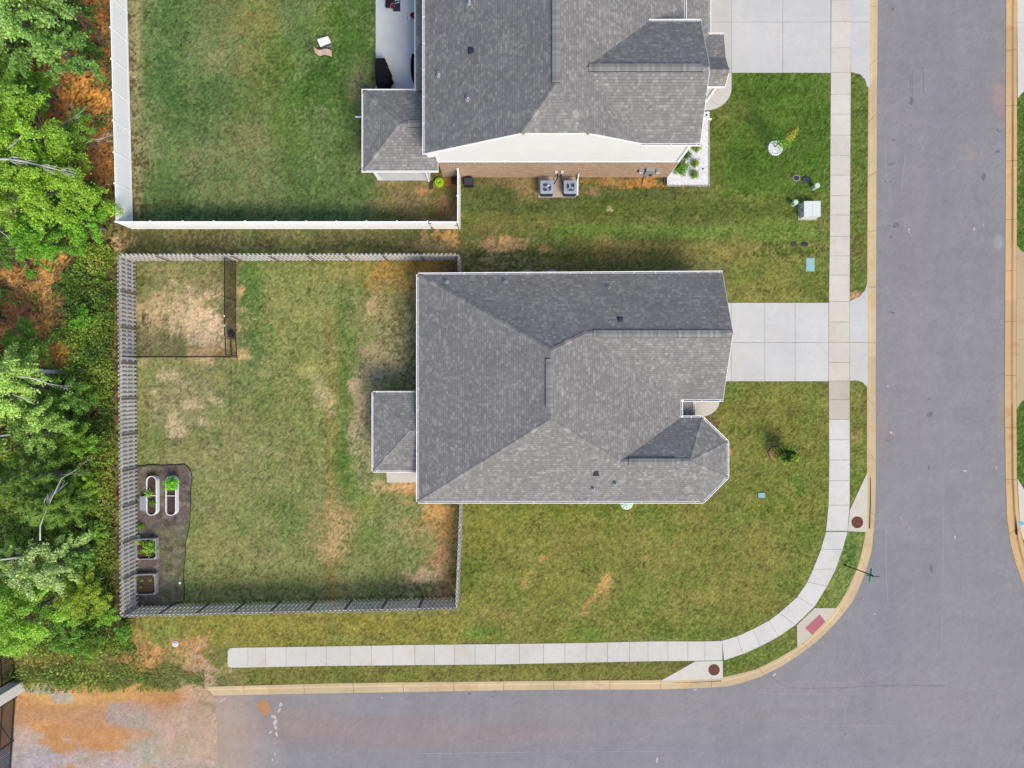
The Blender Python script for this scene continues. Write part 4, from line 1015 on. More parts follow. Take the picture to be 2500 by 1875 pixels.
# ---------------- the middle house
ZE = 3.1
H1 = empty('house', W(1400, 945, 0), 'single storey house with grey hipped roof and five sided bay in the middle', 'house')
R1 = W(1344.7, 857, 5.7); R2 = W(1344.7, 1023, 5.7); GW = W(1431.5, 814, 5.03); PK = W(1789.5, 812, 5.03)
NW = W(1021.5, 671, ZE); NE = W(1763.5, 666, ZE); SEg = W(1765, 975.5, ZE); V1 = W(1662, 975.5, ZE); V2 = W(1662, 1020, ZE); C1 = W(1714, 1020, ZE)
C2 = W(1775, 1079, ZE); C3 = W(1775, 1165, ZE); C4 = W(1716.5, 1224, ZE); SWc = W(1021.5, 1224, ZE); S2 = W(1514, 1127, 4.42); AP = W(1684, 1126, 4.42)
b = MB()
b.roofpoly([NW, NE, PK, GW, R1]); b.roofpoly([GW, PK, SEg, V1], (3.3, 0)); b.roofpoly([R1, GW, V1, V2, S2, R2], (5, .06)); b.roofpoly([S2, V2, C1, AP], (1, 0)); b.roofpoly([AP, C1, C2], (7, 0)); b.roofpoly([AP, C2, C3], (2, 0)); b.roofpoly([AP, C3, C4], (9, 0))
b.roofpoly([R2, S2, AP, C4, SWc], (4, 0)); b.roofpoly([NW, R1, R2, SWc], (8, .03))
b.build('roof', M['shingle'], H1); roof1 = bpy.data.objects['roof']
b = MB()
for p, q in ((NW, R1), (R1, GW), (R2, SWc), (R2, S2), (C1, AP), (AP, C2), (AP, C3), (AP, C4), (R1, R2), (GW, PK), (S2, AP)): cap_strip(b, p, q)
b.build('ridge_cap', M['shingle'], roof1)
def lerp(a, c, t): return tuple(a[i] * (1 - t) + c[i] * t for i in range(3))
for (p, q) in ((W(1341.5, 877, 5.72), W(1341.5, 996, 5.72)), (W(1449, 815, 5.05), W(1775, 815, 5.05)), (W(1536, 1128, 4.45), W(1651, 1128, 4.45))):
    b = MB(); vent_box(b, p, q); b.build('ridge_vent', [M['shingle'], M['vent']], roof1)
gutter('gutter', NW, NE, (0, 1, 0), H1); gutter('gutter', NW, SWc, (-1, 0, 0), H1); gutter('gutter', SWc, C4, (0, -1, 0), H1, 2.2)
for a_, c_ in ((C4, C3), (C3, C2), (C2, C1)):
    d = Vector(c_) - Vector(a_); gutter('gutter', a_, c_, (d.y, -d.x, 0), H1, 1.1)
gutter('gutter', C1, V2, (0, 1, 0), H1, .6); gutter('gutter', V2, V1, (1, 0, 0), H1, .5); gutter('gutter', V1, SEg, (0, -1, 0), H1, 1.2)
b = MB(); fascia(b, [NE, PK, SEg]); fascia(b, [SEg, V1, V2, C1, C2, C3, C4, SWc, NW, NE]); b.build('fascia', M['white'], H1)
b = MB(); sof = [NW, NE, SEg, V1, V2, C1, C2, C3, C4, SWc]; b.poly([(p[0], p[1], ZE - .19) for p in sof]); b.build('soffit', M['white'], H1)
def inset(poly, d):
    n = len(poly); out = []
    ar = sum(poly[i][0] * poly[(i + 1) % n][1] - poly[(i + 1) % n][0] * poly[i][1] for i in range(n)); sg = 1 if ar > 0 else -1
    for i in range(n):
        p0 = Vector(poly[i - 1][:2]); p1 = Vector(poly[i][:2]); p2 = Vector(poly[(i + 1) % n][:2])
        e1 = (p1 - p0).normalized(); e2 = (p2 - p1).normalized(); n1 = Vector((-e1.y, e1.x)) * sg; n2 = Vector((-e2.y, e2.x)) * sg
        m = (n1 + n2); k = d / max(.3, (1 + n1.dot(n2))); out.append(tuple(p1 + m * k))
    return out
foot = inset(sof, .36); n = len(foot)
b = MB()
for i in range(n):
    p, q = foot[i], foot[(i + 1) % n]; b.wallpoly([(q[0], q[1], 1.0), (p[0], p[1], 1.0), (p[0], p[1], ZE - .2), (q[0], q[1], ZE - .2)])
gx_ = foot[1][0] + .02
b.wallpoly([(gx_ + .1, foot[1][1], ZE - .19), (gx_ + .1, foot[2][1], ZE - .19), (gx_ + .1, (foot[1][1] + foot[2][1]) / 2, 4.85)])
b.build('upper_wall', M['siding_tan'], H1)
b = MB()
for i in range(n):
    p, q = foot[i], foot[(i + 1) % n]; b.wallpoly([(q[0], q[1], -.1), (p[0], p[1], -.1), (p[0], p[1], 1.0), (q[0], q[1], 1.0)])
b.build('wall', M['brick'], H1)
for c_ in (-2.5, 1.5, 6.0): window_part(H1, 'N', c_, 1.0, 1.5, 1.05, wallc=foot[0][1])
for c_ in (-3.0, 2.2, 7.5): window_part(H1, 'S', c_, 1.0, 1.5, 1.05, wallc=foot[-1][1])
for c_ in (3.6, -4.2, -5.8): window_part(H1, 'W', c_, 1.0, 1.5, 1.05, wallc=foot[0][0])
window_part(H1, 'E', (foot[6][1] + foot[7][1]) / 2, 1.1, 1.5, 1.05, wallc=foot[6][0])
gd = MB(); ym = (foot[1][1] + foot[2][1]) / 2; gd.box(foot[1][0] + .004, foot[1][0] + .05, ym - 2.44, ym + 2.44, 0.02, 2.25); gdo = gd.build('garage_door', M['garagedoor'], H1)
b = MB()
for z0 in (.55, 1.1, 1.66): b.box(foot[1][0] + .05, foot[1][0] + .056, ym - 2.44, ym + 2.44, z0, z0 + .02)
b.build('panel_joint', M['dark'], gdo)
b = MB(); b.box(foot[3][0] + .004, foot[3][0] + .05, foot[4][1] + .25, foot[4][1] + 1.15, .08, 2.12); b.m = 1; b.lathe(foot[3][0] + .09, foot[4][1] + .35, [(.03, 1.0), (.03, 1.06)], 8); b.build('front_door', [M['brownp'], M['acblade']], H1)
# entry canopy (low roof over the front door)
ea = W(1664, 979.5, 2.62); eb = W(1664, 1017, 2.62); ec = W(1693, 1017, 2.45); ed_ = W(1693, 979.5, 2.45)
b = MB(); b.roofpoly([ea, eb, ec, ed_]); co = b.build('canopy', M['shingle'], H1)
b = MB(); b.bar((ec[0] - .02, ec[1], ec[2] - .08), (ed_[0] - .02, ed_[1], ed_[2] - .08), .03, .12); b.bar((ea[0], ea[1] , ea[2] - .08), (ed_[0], ed_[1], ed_[2] - .08), .03, .10); b.build('canopy_trim', M['white'], co)
gutter('canopy_gutter', ec, ed_, (1, 0, 0), co, .5, .10)
b = MB(); b.lathe(ec[0] - .1, ec[1] + .1, [(.06, .03), (.06, 2.4)], 10); b.build('porch_post', M['white'], H1)
# rear porch
pz = 2.35
p1 = W(911.5, 959, pz); p2 = W(911.5, 1149.5, pz); p3 = (foot[0][0] + .02, p2[1], pz); p4 = (foot[0][0] + .02, p1[1], pz); pa = W(1001, 1051, 2.95); pb_ = (foot[0][0] + .02, pa[1], 2.95)
b = MB(); b.roofpoly([p1, p4, pb_, pa], (2, 0)); b.roofpoly([p1, pa, p2]); b.roofpoly([p2, pa, pb_, p3], (5, 0)); po = b.build('porch_roof', M['shingle'], H1)
b = MB(); cap_strip(b, p1, pa, .13); cap_strip(b, p2, pa, .13); cap_strip(b, pa, pb_, .14); b.build('ridge_cap', M['shingle'], po)
gutter('porch_gutter', p1, p2, (-1, 0, 0), H1, 1.6, .09); gutter('porch_gutter', p1, p4, (0, 1, 0), H1, 1.0, .09); gutter('porch_gutter', p2, p3, (0, -1, 0), H1, 1.0, .09)
b = MB(); b.poly([(p[0], p[1], pz - .16) for p in (p1, p2, p3, p4)]); fascia(b, [p4, p1, p2, p3], .15); b.build('porch_soffit', M['white'], H1)
for q in (p1, p2):
    b = MB(); sy = -1 if q is p1 else 1; b.box(q[0] + .3, q[0] + .45, q[1] + sy * .3 - .07, q[1] + sy * .3 + .07, .03, pz - .16); b.build('porch_post', M['white'], H1)
# pipes and vents; roof height under a photo pixel
def zroof(faces, u, v):
    for pts in faces:
        nrm = Vector((0, 0, 0)); L = len(pts)
        for i in range(L): nrm += Vector(pts[i]).cross(Vector(pts[(i + 1) % L]))
        nrm.normalize(); d0 = nrm.dot(Vector(pts[0]))
        z = 4.0
        for _ in range(30):
            x, y, _z = W(u, v, z); z = (d0 - nrm.x * x - nrm.y * y) / nrm.z
        px = [(p[0], p[1]) for p in pts]
        if inpoly(np.array([x]), np.array([y]), px)[0]: return z
    return 4.0
F1 = [[NW, NE, PK, GW, R1], [GW, PK, SEg, V1], [R1, GW, V1, V2, S2, R2], [R2, S2, AP, C4, SWc], [NW, R1, R2, SWc]]
for (u, v) in ((1089, 688.5), (1232, 689), (1486, 703), (1448, 1193), (1502, 1180)): roof_pipe('plumbing_vent', u, v, zroof(F1, u, v), H1, .055, .26)
for (u, v) in ((1514, 781), (1456, 1155)): roof_vent('roof_vent', u, v, zroof(F1, u, v) - .02, H1, 0, .27)
# downspouts
for (x, y, s) in ((foot[0][0] + .2, foot[0][1] + .06, 0), (foot[-1][0] + .2, foot[-1][1] - .06, 0), (foot[1][0] - .2, foot[1][1] + .06, 0)):
    b = MB(); b.bar((x, y, ZE - .2), (x, y, .15), .08, .06); b.bar((x, y, .15), (x, y + (.5 if y > 0 else -.5), .05), .08, .06); b.build('downspout', M['white'], H1)

# ---------------- the neighbour's house
H2 = empty('house', (2.6, 16, 0), 'larger house with white clipped gable over brick at the top edge', 'house')
YN = 34.0
J1 = (.46, 12.3, 8.2); J2 = (3.815, 12.3, 8.2); RS = (2.1, 14.29, 9.16); RN = (2.1, YN, 9.16); SW = (-4.66, 12.3, 5.22); NWm = (-4.66, YN, 5.22)
WS = (6.66, 12.3, 6.77); WR = (3.59, 15.41, 8.42); WN = (7.0, 18.54, 6.77); WSe = (9.62, 12.3, 6.77); WRe = (9.64, 15.41, 8.42); WNe = (9.66, 18.54, 6.77); EE = (9.15, 18.3, 5.46); EN = (9.15, YN, 5.46)
b = MB(); b.roofpoly([SW, J1, RS, RN, NWm]); b.roofpoly([J1, J2, RS], (3, 0)); b.roofpoly([RS, J2, WS, WR, WN, EE, EN, RN], (6, 0)); b.roofpoly([WS, WSe, WRe, WR], (2, 0)); b.roofpoly([WR, WRe, WNe, WN], (8, 0))
ro = b.build('roof', M['shingle'], H2)
b = MB(); cap_strip(b, RS, RN); cap_strip(b, J1, RS); cap_strip(b, J2, RS); cap_strip(b, WR, WRe); b.build('ridge_cap', M['shingle'], ro)
b = MB(); vent_box(b, (2.1, 14.35, 9.18), (2.1, 33, 9.18)); b.build('ridge_vent', [M['shingle'], M['vent']], ro)
b = MB(); vent_box(b, (3.75, 15.41, 8.44), (9.3, 15.41, 8.44)); b.build('ridge_vent', [M['shingle'], M['vent']], ro)
gutter('gutter', SW, NWm, (-1, 0, 0), H2, 1.05); gutter('gutter', WS, WSe, (0, -1, 0), H2, 2.0); gutter('gutter', WN, WNe, (0, 1, 0), H2, 1.5); gutter('gutter', (9.15, 18.6, 5.46), EN, (1, 0, 0), H2, 1.5)
b = MB(); fascia(b, [SW, J1, J2, WS, WSe, WRe, WNe], .18); fascia(b, [SW, NWm], .18); fascia(b, [EE, EN], .18); b.build('fascia', M['white'], H2)
b = MB(); yw = 12.61
for tri in ([SW, J1, (J1[0], yw, J1[2]), (SW[0], yw, SW[2])], [J1, J2, (J2[0], yw, J2[2]), (J1[0], yw, J1[2])], [J2, WS, (WS[0], yw, WS[2]), (J2[0], yw, J2[2])], [WS, WSe, (WSe[0], yw, WSe[2]), (WS[0], yw, WS[2])]):
    b.poly([(p[0], p[1], p[2] - .17) for p in tri])
b.poly([(SW[0], yw, SW[2] - .17), (-4.2, yw, SW[2] - .17), (-4.2, YN, SW[2] - .17), (SW[0], YN, SW[2] - .17)])
b.build('soffit', M['white'], H2)
ZB = 2.94
b = MB()
b.wallpoly([(-4.2, yw, -.1), (9.45, yw, -.1), (9.45, yw, ZB), (-4.2, yw, ZB)]); b.wallpoly([(9.45, yw, -.1), (9.45, 19.2, -.1), (9.45, 19.2, ZB), (9.45, yw, ZB)]); b.wallpoly([(-4.2, YN, -.1), (-4.2, yw, -.1), (-4.2, yw, ZB), (-4.2, YN, ZB)])
b.wallpoly([(9.45, 19.2, -.1), (10.9, 19.2, -.1), (10.9, 19.2, ZB), (9.45, 19.2, ZB)]); b.wallpoly([(10.9, 19.2, -.1), (10.9, YN, -.1), (10.9, YN, ZB), (10.9, 19.2, ZB)])
b.build('wall', M['brick'], H2)
b = MB(); yo = yw + .02
b.wallpoly([(-4.2, yo, ZB), (9.45, yo, ZB), (9.45, yo, 6.62), (6.66, yo, 6.6), (3.815, yo, 8.03), (.46, yo, 8.03), (-4.2, yo, 5.34)])
b.wallpoly([(9.43, yo, ZB), (9.43, 18.3, ZB), (9.43, 18.3, 6.6), (9.43, 15.41, 8.25), (9.43, yo, 6.6)]); b.wallpoly([(-4.18, YN, ZB), (-4.18, yo, ZB), (-4.18, yo, 5.3), (-4.18, YN, 5.3)])
b.wallpoly([(9.43, 18.3, 5.3), (9.43, 18.3, 6.6), (7.2, 18.3, 6.6), (7.2, 18.3, 5.3)]); b.wallpoly([(8.85, 18.3, ZB), (8.85, YN, ZB), (8.85, YN, 5.4), (8.85, 18.3, 5.4)])
b.build('upper_wall', M['siding'], H2)
b = MB(); b.box(-4.2, 9.47, yw - .035, yw - .004, ZB - .02, ZB + .07); b.box(9.33, 9.455, yw - .03, yw - .004, ZB + .07, 6.6); b.box(9.452, 9.49, yw - .03, yw + .12, 0, 6.6); b.box(-4.24, -4.12, yw - .03, yw - .004, ZB + .07, 5.1)
b.build('corner_trim', M['white'], H2)
b = MB()
for i in range(170):
    x = -4.14 + i * .08
    if x < 9.4: b.m = i % 2; b.box(x, x + .066, yw - .012, yw - .001, ZB - .235, ZB - .03)
M['brick_a'] = plain('soldier_brick_light', A(205, 176, 150), .9, .1); M['brick_b'] = plain('soldier_brick_dark', A(120, 88, 72), .9, .2)
b.build('soldier_course', [M['brick_a'], M['brick_b']], H2)
window_part(H2, 'W', 24, 1.2, 1.5, .9, wallc=-4.2); window_part(H2, 'E', 14.2, 1.6, 1.5, .9, wallc=9.47); window_part(H2, 'E', 16.0, 1.0, 1.3, 3.9, wallc=9.45)
gd = MB(); gd.box(10.904, 10.95, 20.8, 25.7, .02, 2.25); gd.build('garage_door', M['garagedoor'], H2)
# front lower roof over the garage
f1 = (8.87, 18.9, 4.15); f2 = (8.87, YN, 4.15); f3 = (11.14, YN, 3.05); f4 = (11.14, 18.9, 3.05)
b = MB(); b.roofpoly([f1, f2, f3, f4]); lo = b.build('garage_roof', M['shingle'], H2); gutter('garage_gutter', f3, f4, (1, 0, 0), H2, 1.3); b = MB(); fascia(b, [f3, f4, f1]); b.poly([(p[0], p[1], 2.9) for p in (f1, f2, f3, f4)]); b.build('garage_soffit', M['white'], H2)
# portico
q1 = (9.45, 19.76, 3.06); q2 = (11.98, 19.76, 3.06); q3 = (11.98, 17.3, 4.1); q4 = (9.45, 17.3, 4.1); q5 = (9.45, 16.73, 3.3); q6 = (11.98, 16.73, 3.3)
q7 = (11.98, 18.3, 3.42); q8 = (9.45, 18.3, 3.42)
b = MB(); b.roofpoly([q1, q2, q7, q8]); b.roofpoly([q8, q7, q3, q4], (3, 0)); b.roofpoly([q4, q3, q6, q5], (5, 0)); pr = b.build('portico_roof', M['shingle'], H2)
b = MB(); cap_strip(b, q4, q3, .16, .12); b.build('ridge_cap', M['shingle'], pr); gutter('portico_gutter', q1, q2, (0, 1, 0), H2, 1.2, .1); gutter('portico_gutter', q5, q6, (0, -1, 0), H2, 1.0, .06)
b = MB(); fascia(b, [q2, q7, q3, q6], .12); b.poly([(9.45, 16.8, 2.95), (11.9, 16.8, 2.95), (11.9, 19.7, 2.95), (9.45, 19.7, 2.95)]); b.build('portico_trim', M['white'], H2)
b = MB(); b.bar((11.62, 16.95, .03), (11.62, 16.95, 3.0), .14, .14); b.build('portico_post', M['white'], H2)
b = MB(); b.box(9.46, 10.9, 19.1, 19.3, 0, 2.9); b.build('porch_wall', M['brick'], H2); b = MB(); b.box(9.46, 10.25, 17.0, 17.12, 0, 2.9); b.build('porch_wall', M['brick'], H2)
# rear lower roofs
r1 = (-4.2, 16.6, 3.5); r2 = (-4.2, YN, 3.5); r3 = (-5.45, YN, 2.93); r4 = (-5.45, 16.6, 2.93)
b = MB(); b.roofpoly([r1, r2, r3, r4]); b.build('rear_roof', M['shingle'], H2); gutter('rear_gutter', r4, r3, (-1, 0, 0), H2, 50, .08)
g1 = (-8.45, 16.68, 2.9); g2 = (-8.45, 12.12, 2.9); g3 = (-4.2, 12.12, 2.9); g4 = (-4.2, 16.68, 2.9); ga = (-6.23, 14.39, 3.92); gb = (-4.2, 14.39, 3.92)
b = MB(); b.roofpoly([g1, g4, gb, ga]); b.roofpoly([g1, ga, g2], (2, 0)); b.roofpoly([g2, ga, gb, g3], (7, 0)); rp = b.build('rear_porch_roof', M['shingle'], H2)
b = MB(); cap_strip(b, g1, ga); cap_strip(b, g2, ga); cap_strip(b, ga, gb); b.build('ridge_cap', M['shingle'], rp)
b = MB(); vent_box(b, (-5.75, 14.39, 3.94), (-4.3, 14.39, 3.94)); b.build('ridge_vent', [M['shingle'], M['vent']], rp)
gutter('rear_porch_gutter', g1, g2, (-1, 0, 0), H2, 50, .08); gutter('rear_porch_gutter', (g1[0] - .08, g1[1], g1[2]), (-5.5, 16.68, 2.9), (0, 1, 0), H2, 50, .07); gutter('rear_porch_gutter', (g2[0] - .08, g2[1], g2[2]), g3, (0, -1, 0), H2, 50, .08)
b = MB(); b.poly([(p[0], p[1], 2.72) for p in (g1, g2, g3, g4)]); b.poly([(p[0], p[1], 2.75) for p in (r1, r2, r3, r4)]); fascia(b, [g3, g2, g1, r4, r3]); b.build('rear_soffit', M['white'], H2)
b = MB(); b.box(-8.15, -7.97, 12.42, 12.6, .1, 2.72); b.build('porch_post', M['white'], H2)
b = MB(); b.bar((-5.05, 12.55, 2.7), (-5.05, 12.35, .1), .09, .07); b.build('downspout', M['white'], H2)
b = MB()
b.bar((-4.5, 12.28, 4.98), (-4.2, 12.45, 4.6), .14, .14); b.build('eave_return', M['white'], H2)
F2 = [[SW, J1, RS, RN, NWm]]
for (u, v) in ((1146, 3), (1071, 180), (1142, 238)): roof_pipe('plumbing_vent', u, v, zroof(F2, u, v), H2, .055, .3)
roof_vent('roof_vent', 1151, 122, zroof(F2, 1151, 122) - .02, H2, 0, .28)
# meters and switches on the brick wall
def wallbox(name, mat, x, z0, z1, wd, dp, parent, lid=True):
    b = MB(); b.box(x - wd / 2, x + wd / 2, yw - dp, yw - .002, z0, z1); o = b.build(name, mat, parent)
    return o
eb_ = empty('electric_meter', (8.1, yw - .1, 1.3), 'grey electric meter panel with round meter on the brick wall near the white rock bed', 'meter')
wallbox('enclosure', M['greybox'], 8.1, .95, 1.85, .52, .2, eb_); b = MB(); Mx = Matrix.Translation((8.2, yw - .2, 1.25)) @ Matrix.Rotation(R(90), 4, 'X'); b.tube([tuple(Mx @ Vector((0, 0, -.0))), tuple(Mx @ Vector((0, 0, .1)))], .085, 14); b.build('meter_dial', M['glass'], eb_)
b = MB(); b.tube([(8.1, yw - .09, .95), (8.05, yw - .1, .1), (7.95, yw - .5, .03)], .035, 8); b.build('conduit', M['greybox'], eb_)
for x, lb in ((7.62, 'small grey switch box on the brick wall, left of the electric meter'), (8.62, 'small grey switch box on the brick wall, right of the electric meter')):
    e_ = wallbox('switch_box', M['greybox'], x, 1.2, 1.65, .3, .14, None); tag(e_, lb, 'switch box')
    b = MB(); b.box(x - .11, x + .11, yw - .16, yw - .141, 1.25, 1.45); b.build('cover', M['steelgreen'], e_)

# air conditioners
def ac_unit(x, y, lb, rotf):
    o = empty('air_conditioner', (x, y, .06), lb, 'air conditioner', 'air conditioners beside the brick wall'); s = .395
    def rr(s_, r, n=5):
        out = []
        for cx, cy, a0 in ((s_ - r, s_ - r, 0), (-s_ + r, s_ - r, 90), (-s_ + r, -s_ + r, 180), (s_ - r, -s_ + r, 270)):
            for k in range(n + 1):
                a = R(a0 + 90 * k / n); out.append((x + cx + r * math.cos(a), y + cy + r * math.sin(a)))
        return out
    b = MB(); b.prism(rr(s * .97, .06), .06, .70); b.build('coil_casing', M['acdark'], o)
    top = MB(); O = rr(s, .08, 5); n = len(O); zt = .80
    I = []
    for p in O:
        a = math.atan2(p[1] - y, p[0] - x); I.append((x + .305 * math.cos(a), y + .305 * math.sin(a)))
    for i in range(n):
        j = (i + 1) % n
        top.poly([(O[i][0], O[i][1], zt - .02), (O[j][0], O[j][1], zt - .02), (I[j][0], I[j][1], zt), (I[i][0], I[i][1], zt)])
        top.poly([(O[j][0], O[j][1], zt - .02), (O[i][0], O[i][1], zt - .02), (O[i][0], O[i][1], zt - .12), (O[j][0], O[j][1], zt - .12)])
        top.poly([(I[i][0], I[i][1], zt), (I[j][0], I[j][1], zt), (I[j][0], I[j][1], zt - .12), (I[i][0], I[i][1], zt - .12)])
    top.poly([(p[0], p[1], zt - .14) for p in I])
    top.m = 0
    t_ = top.build('top_cover', M['acmetal'], o)
    b = MB(); b.lathe(x, y, [(.295, zt - .13), (.295, zt - .128)], 24); b.build('fan_well', M['acdark'], o)
    b = MB()
    for k in range(3):
        a0 = rotf + k * 2 * math.pi / 3; pts = []
        for (r, da) in ((.07, -.45), (.275, -.34), (.29, .0), (.27, .40), (.07, .55)): pts.append((x + r * math.cos(a0 + da), y + r * math.sin(a0 + da), zt - .08 + .03 * da))
        b.poly(pts); b.poly([(p[0], p[1], p[2] - .006) for p in pts[::-1]])
    b.lathe(x, y, [(.075, zt - .11), (.075, zt - .05)], 14); b.build('fan', M['acblade'], o)
    b = MB()
    for rr_ in (.1, .2, .29):
        P = [(x + rr_ * math.cos(t), y + rr_ * math.sin(t), zt - .003) for t in np.linspace(0, 2 * math.pi, 25)]
        b.tube(P, .0022, 4, False)
    for k in range(8):
        a = k * math.pi / 4; b.bar((x + .05 * math.cos(a), y + .05 * math.sin(a), zt - .004), (x + .3 * math.cos(a), y + .3 * math.sin(a), zt - .004), .004, .004)
    b.build('fan_guard', M['acmetal'], o)
    return o
a1 = ac_unit(2.09, 11.80, 'left of the two blue grey air conditioners on the concrete pad by the brick wall', .9)
a2 = ac_unit(3.50, 11.80, 'right of the two blue grey air conditioners, next to the white downspout', 1.7)
for (o, xa, xb) in ((a1, 2.45, 2.75), (a2, 3.12, 2.95)):
    b = MB(); b.tube([(xa, 12.05, .35), ((xa + xb) / 2, 12.2, .3), (xb, 12.45, .4), (xb, 12.58, .75)], .035, 8); b.build('line_set', M['black'], o)
for x, lb in ((2.62, 'small pale disconnect box on the brick wall above the left air conditioner'), (2.98, 'small pale disconnect box on the brick wall above the right air conditioner')):
    e_ = wallbox('disconnect_box', M['steelgreen'], x, 1.05, 1.3, .15, .1, None); tag(e_, lb, 'switch box')
    b = MB(); b.bar((x, yw - .05, 1.05), (x, yw - .05, .75), .02, .02); b.build('conduit', M['greybox'], e_)
def spout(pts, lb, wd=.09):
    b = MB()
    for p, q in zip(pts[:-1], pts[1:]): b.bar(p, q, wd, .07)
    return tag(b.build('downspout_extension', M['white']), lb, 'downspout')
spout([(3.98, 12.5, .9), (4.0, 12.45, .12), (3.98, 11.5, .08)], 'white downspout extension running past the right air conditioner')
spout([(9.5, 16.2, 1.6), (11.9, 16.22, .1), (12.15, 16.1, .07)][1:] + [] if False else [(11.0, 16.3, .09), (12.15, 16.12, .07)], 'short white downspout extension crossing the white rock bed edge')
spout([(-9.55, 16.27, .08), (-8.5, 16.27, .08), (-8.4, 16.27, .5)], 'white downspout extension sticking out west of the neighbour\'s rear porch')

# ================================================================ FENCES
VF = empty('vinyl_fence', (-13, 9.47, 0), 'tall white vinyl privacy fence with gate around the neighbour\'s back yard', 'fence')
def vpanel(a, c, name='panel', z0=.05, z1=1.72):
    a = Vector(a + (0,)); c = Vector(c + (0,)); b = MB(); d = (c - a).normalized(); q = Vector((-d.y, d.x, 0))
    b.bar(a + Vector((0, 0, (z0 + z1) / 2)), c + Vector((0, 0, (z0 + z1) / 2)), .044, z1 - z0 - .2)
    b.bar(a + Vector((0, 0, z1)), c + Vector((0, 0, z1)), .045, .12); b.bar(a + Vector((0, 0, z0 + .06)), c + Vector((0, 0, z0 + .06)), .06, .14)
    L = (c - a).length; k = int(L / .3)
    for i in range(1, k):
        p = a + d * (L * i / k)
        for sg in (1, -1): b.bar(p + q * sg * .0235 + Vector((0, 0, z0 + .15)), p + q * sg * .0235 + Vector((0, 0, z1 - .06)), .008, .004)
    return b.build(name, M['vinyl'], VF)
def vpost(p):
    b = MB(); b.box(p[0] - .034, p[0] + .034, p[1] - .034, p[1] + .034, -.05, 1.83)
    k = .056; b.box(p[0] - k, p[0] + k, p[1] - k, p[1] + k, 1.83, 1.855); b.poly([(p[0] - k, p[1] - k, 1.855), (p[0] + k, p[1] - k, 1.855), (p[0], p[1], 1.9)]); b.poly([(p[0] + k, p[1] - k, 1.855), (p[0] + k, p[1] + k, 1.855), (p[0], p[1], 1.9)])
    b.poly([(p[0] + k, p[1] + k, 1.855), (p[0] - k, p[1] + k, 1.855), (p[0], p[1], 1.9)]); b.poly([(p[0] - k, p[1] + k, 1.855), (p[0] - k, p[1] - k, 1.855), (p[0], p[1], 1.9)])
    return b.build('post', M['vinyl'], VF)
s18 = .0239
wp = [(-23.13, 9.48)]
for v in (447, 370.7, 293.7, 219.6, 143, 66, -10, -86, -162, -238, -314, -390, -460):
    yy = (937.5 - v) * s18; wp.append((-23.13 - (yy - 9.48) * .026, yy))
for p in wp: vpost(p)
for p, q in zip(wp[:-1], wp[1:]): vpanel(p, q)
sp = [wp[0]] + [((u - 1250) * s18, 9.48) for u in (366.5, 445.5, 521.6, 598, 673.3, 747.4, 820.7, 894.4, 969, 1043, 1117)]
for p in sp[1:]: vpost(p)
for i, (p, q) in enumerate(zip(sp[:-1], sp[1:])):
    if i == len(sp) - 2:
        g_ = vpanel((p[0] + .1, p[1]), (q[0] - .1, q[1]), 'gate', .08, 1.70)
        b = MB()
        for z in (.3, 1.5): b.box(p[0] + .04, p[0] + .22, p[1] - .05, p[1] + .05, z, z + .05)
        b.box(q[0] - .22, q[0] - .05, q[1] - .05, q[1] + .05, 1.0, 1.06); b.build('hinge', M['black'], g_)
    else: vpanel(p, q)
ep = [sp[-1], (-3.17, 11.0), (-3.17, 12.54)]
for p in ep[1:]: vpost(p)
for p, q in zip(ep[:-1], ep[1:]): vpanel(p, q)

WF = empty('wooden_fence', (-22.9, -3, 0), 'weathered grey shadowbox wooden fence around the back yard of the middle house', 'fence')
def wrun(a, c, inner, npan):
    """shadowbox fence from a to c; inner = unit vector to the yard side"""
    a = Vector(a + (0,)); c = Vector(c + (0,)); L = (c - a).length; d = (c - a).normalized(); q = Vector(inner + (0,))
    for i in range(npan):
        A0 = a + d * (L * i / npan); A1 = a + d * (L * (i + 1) / npan); PL = (A1 - A0).length
        b = MB(); m = max(2, int(round(PL / .128)))
        dz = random.uniform(-.02, .02)
        for k in range(m):
            p = A0 + d * (PL * (k + .5) / m); sd_ = .05 if k % 2 == 0 else -.05
            h = 1.80 + dz + random.uniform(-.012, .012); o = q * (sd_ + random.uniform(-.004, .004)); tw = random.uniform(-.01, .01)
            bt = p + o + Vector((0, 0, .04)); tp_ = p + o + d * tw + Vector((0, 0, h))
            # board, dog-eared
            wv = d * .064; tv = q * .008
            v = [bt - wv - tv, bt + wv - tv, bt + wv + tv, bt - wv + tv]
            s1 = Vector((0, 0, -.05)); e1 = d * .028
            up = [tp_ - wv - tv + s1, tp_ - wv + e1 - tv, tp_ + wv - e1 - tv, tp_ + wv - tv + s1]; uq = [x + tv * 2 for x in up]
            b.poly([v[0], up[0], up[1], up[2], up[3], v[1]][::-1]); b.poly([v[3], uq[0], uq[1], uq[2], uq[3], v[2]])
            b.poly([v[0], v[3], uq[0], up[0]]); b.poly([v[1], up[3], uq[3], v[2]])
            for j in range(3): b.poly([up[j], uq[j], uq[j + 1], up[j + 1]])
        b.build('picket_panel', M['wood'], WF)
        b = MB()
        for z in (.32, .95, 1.55): b.bar(A0 + Vector((0, 0, z)), A1 + Vector((0, 0, z)), .08, .085)
        b.build('rail', M['wood'], WF)
        b = MB(); b.bar(A0 + q * .06 + Vector((0, 0, -.05)), A0 + q * .06 + Vector((0, 0, 1.70)), .10, .10, (d.x, d.y, 0)); b.build('post', M['wood_end'], WF)
cNW, cNE, cSW, cSE = (-23.02, 7.55), (-3.13, 7.58), (-22.84, -13.58), (-3.27, -13.12)
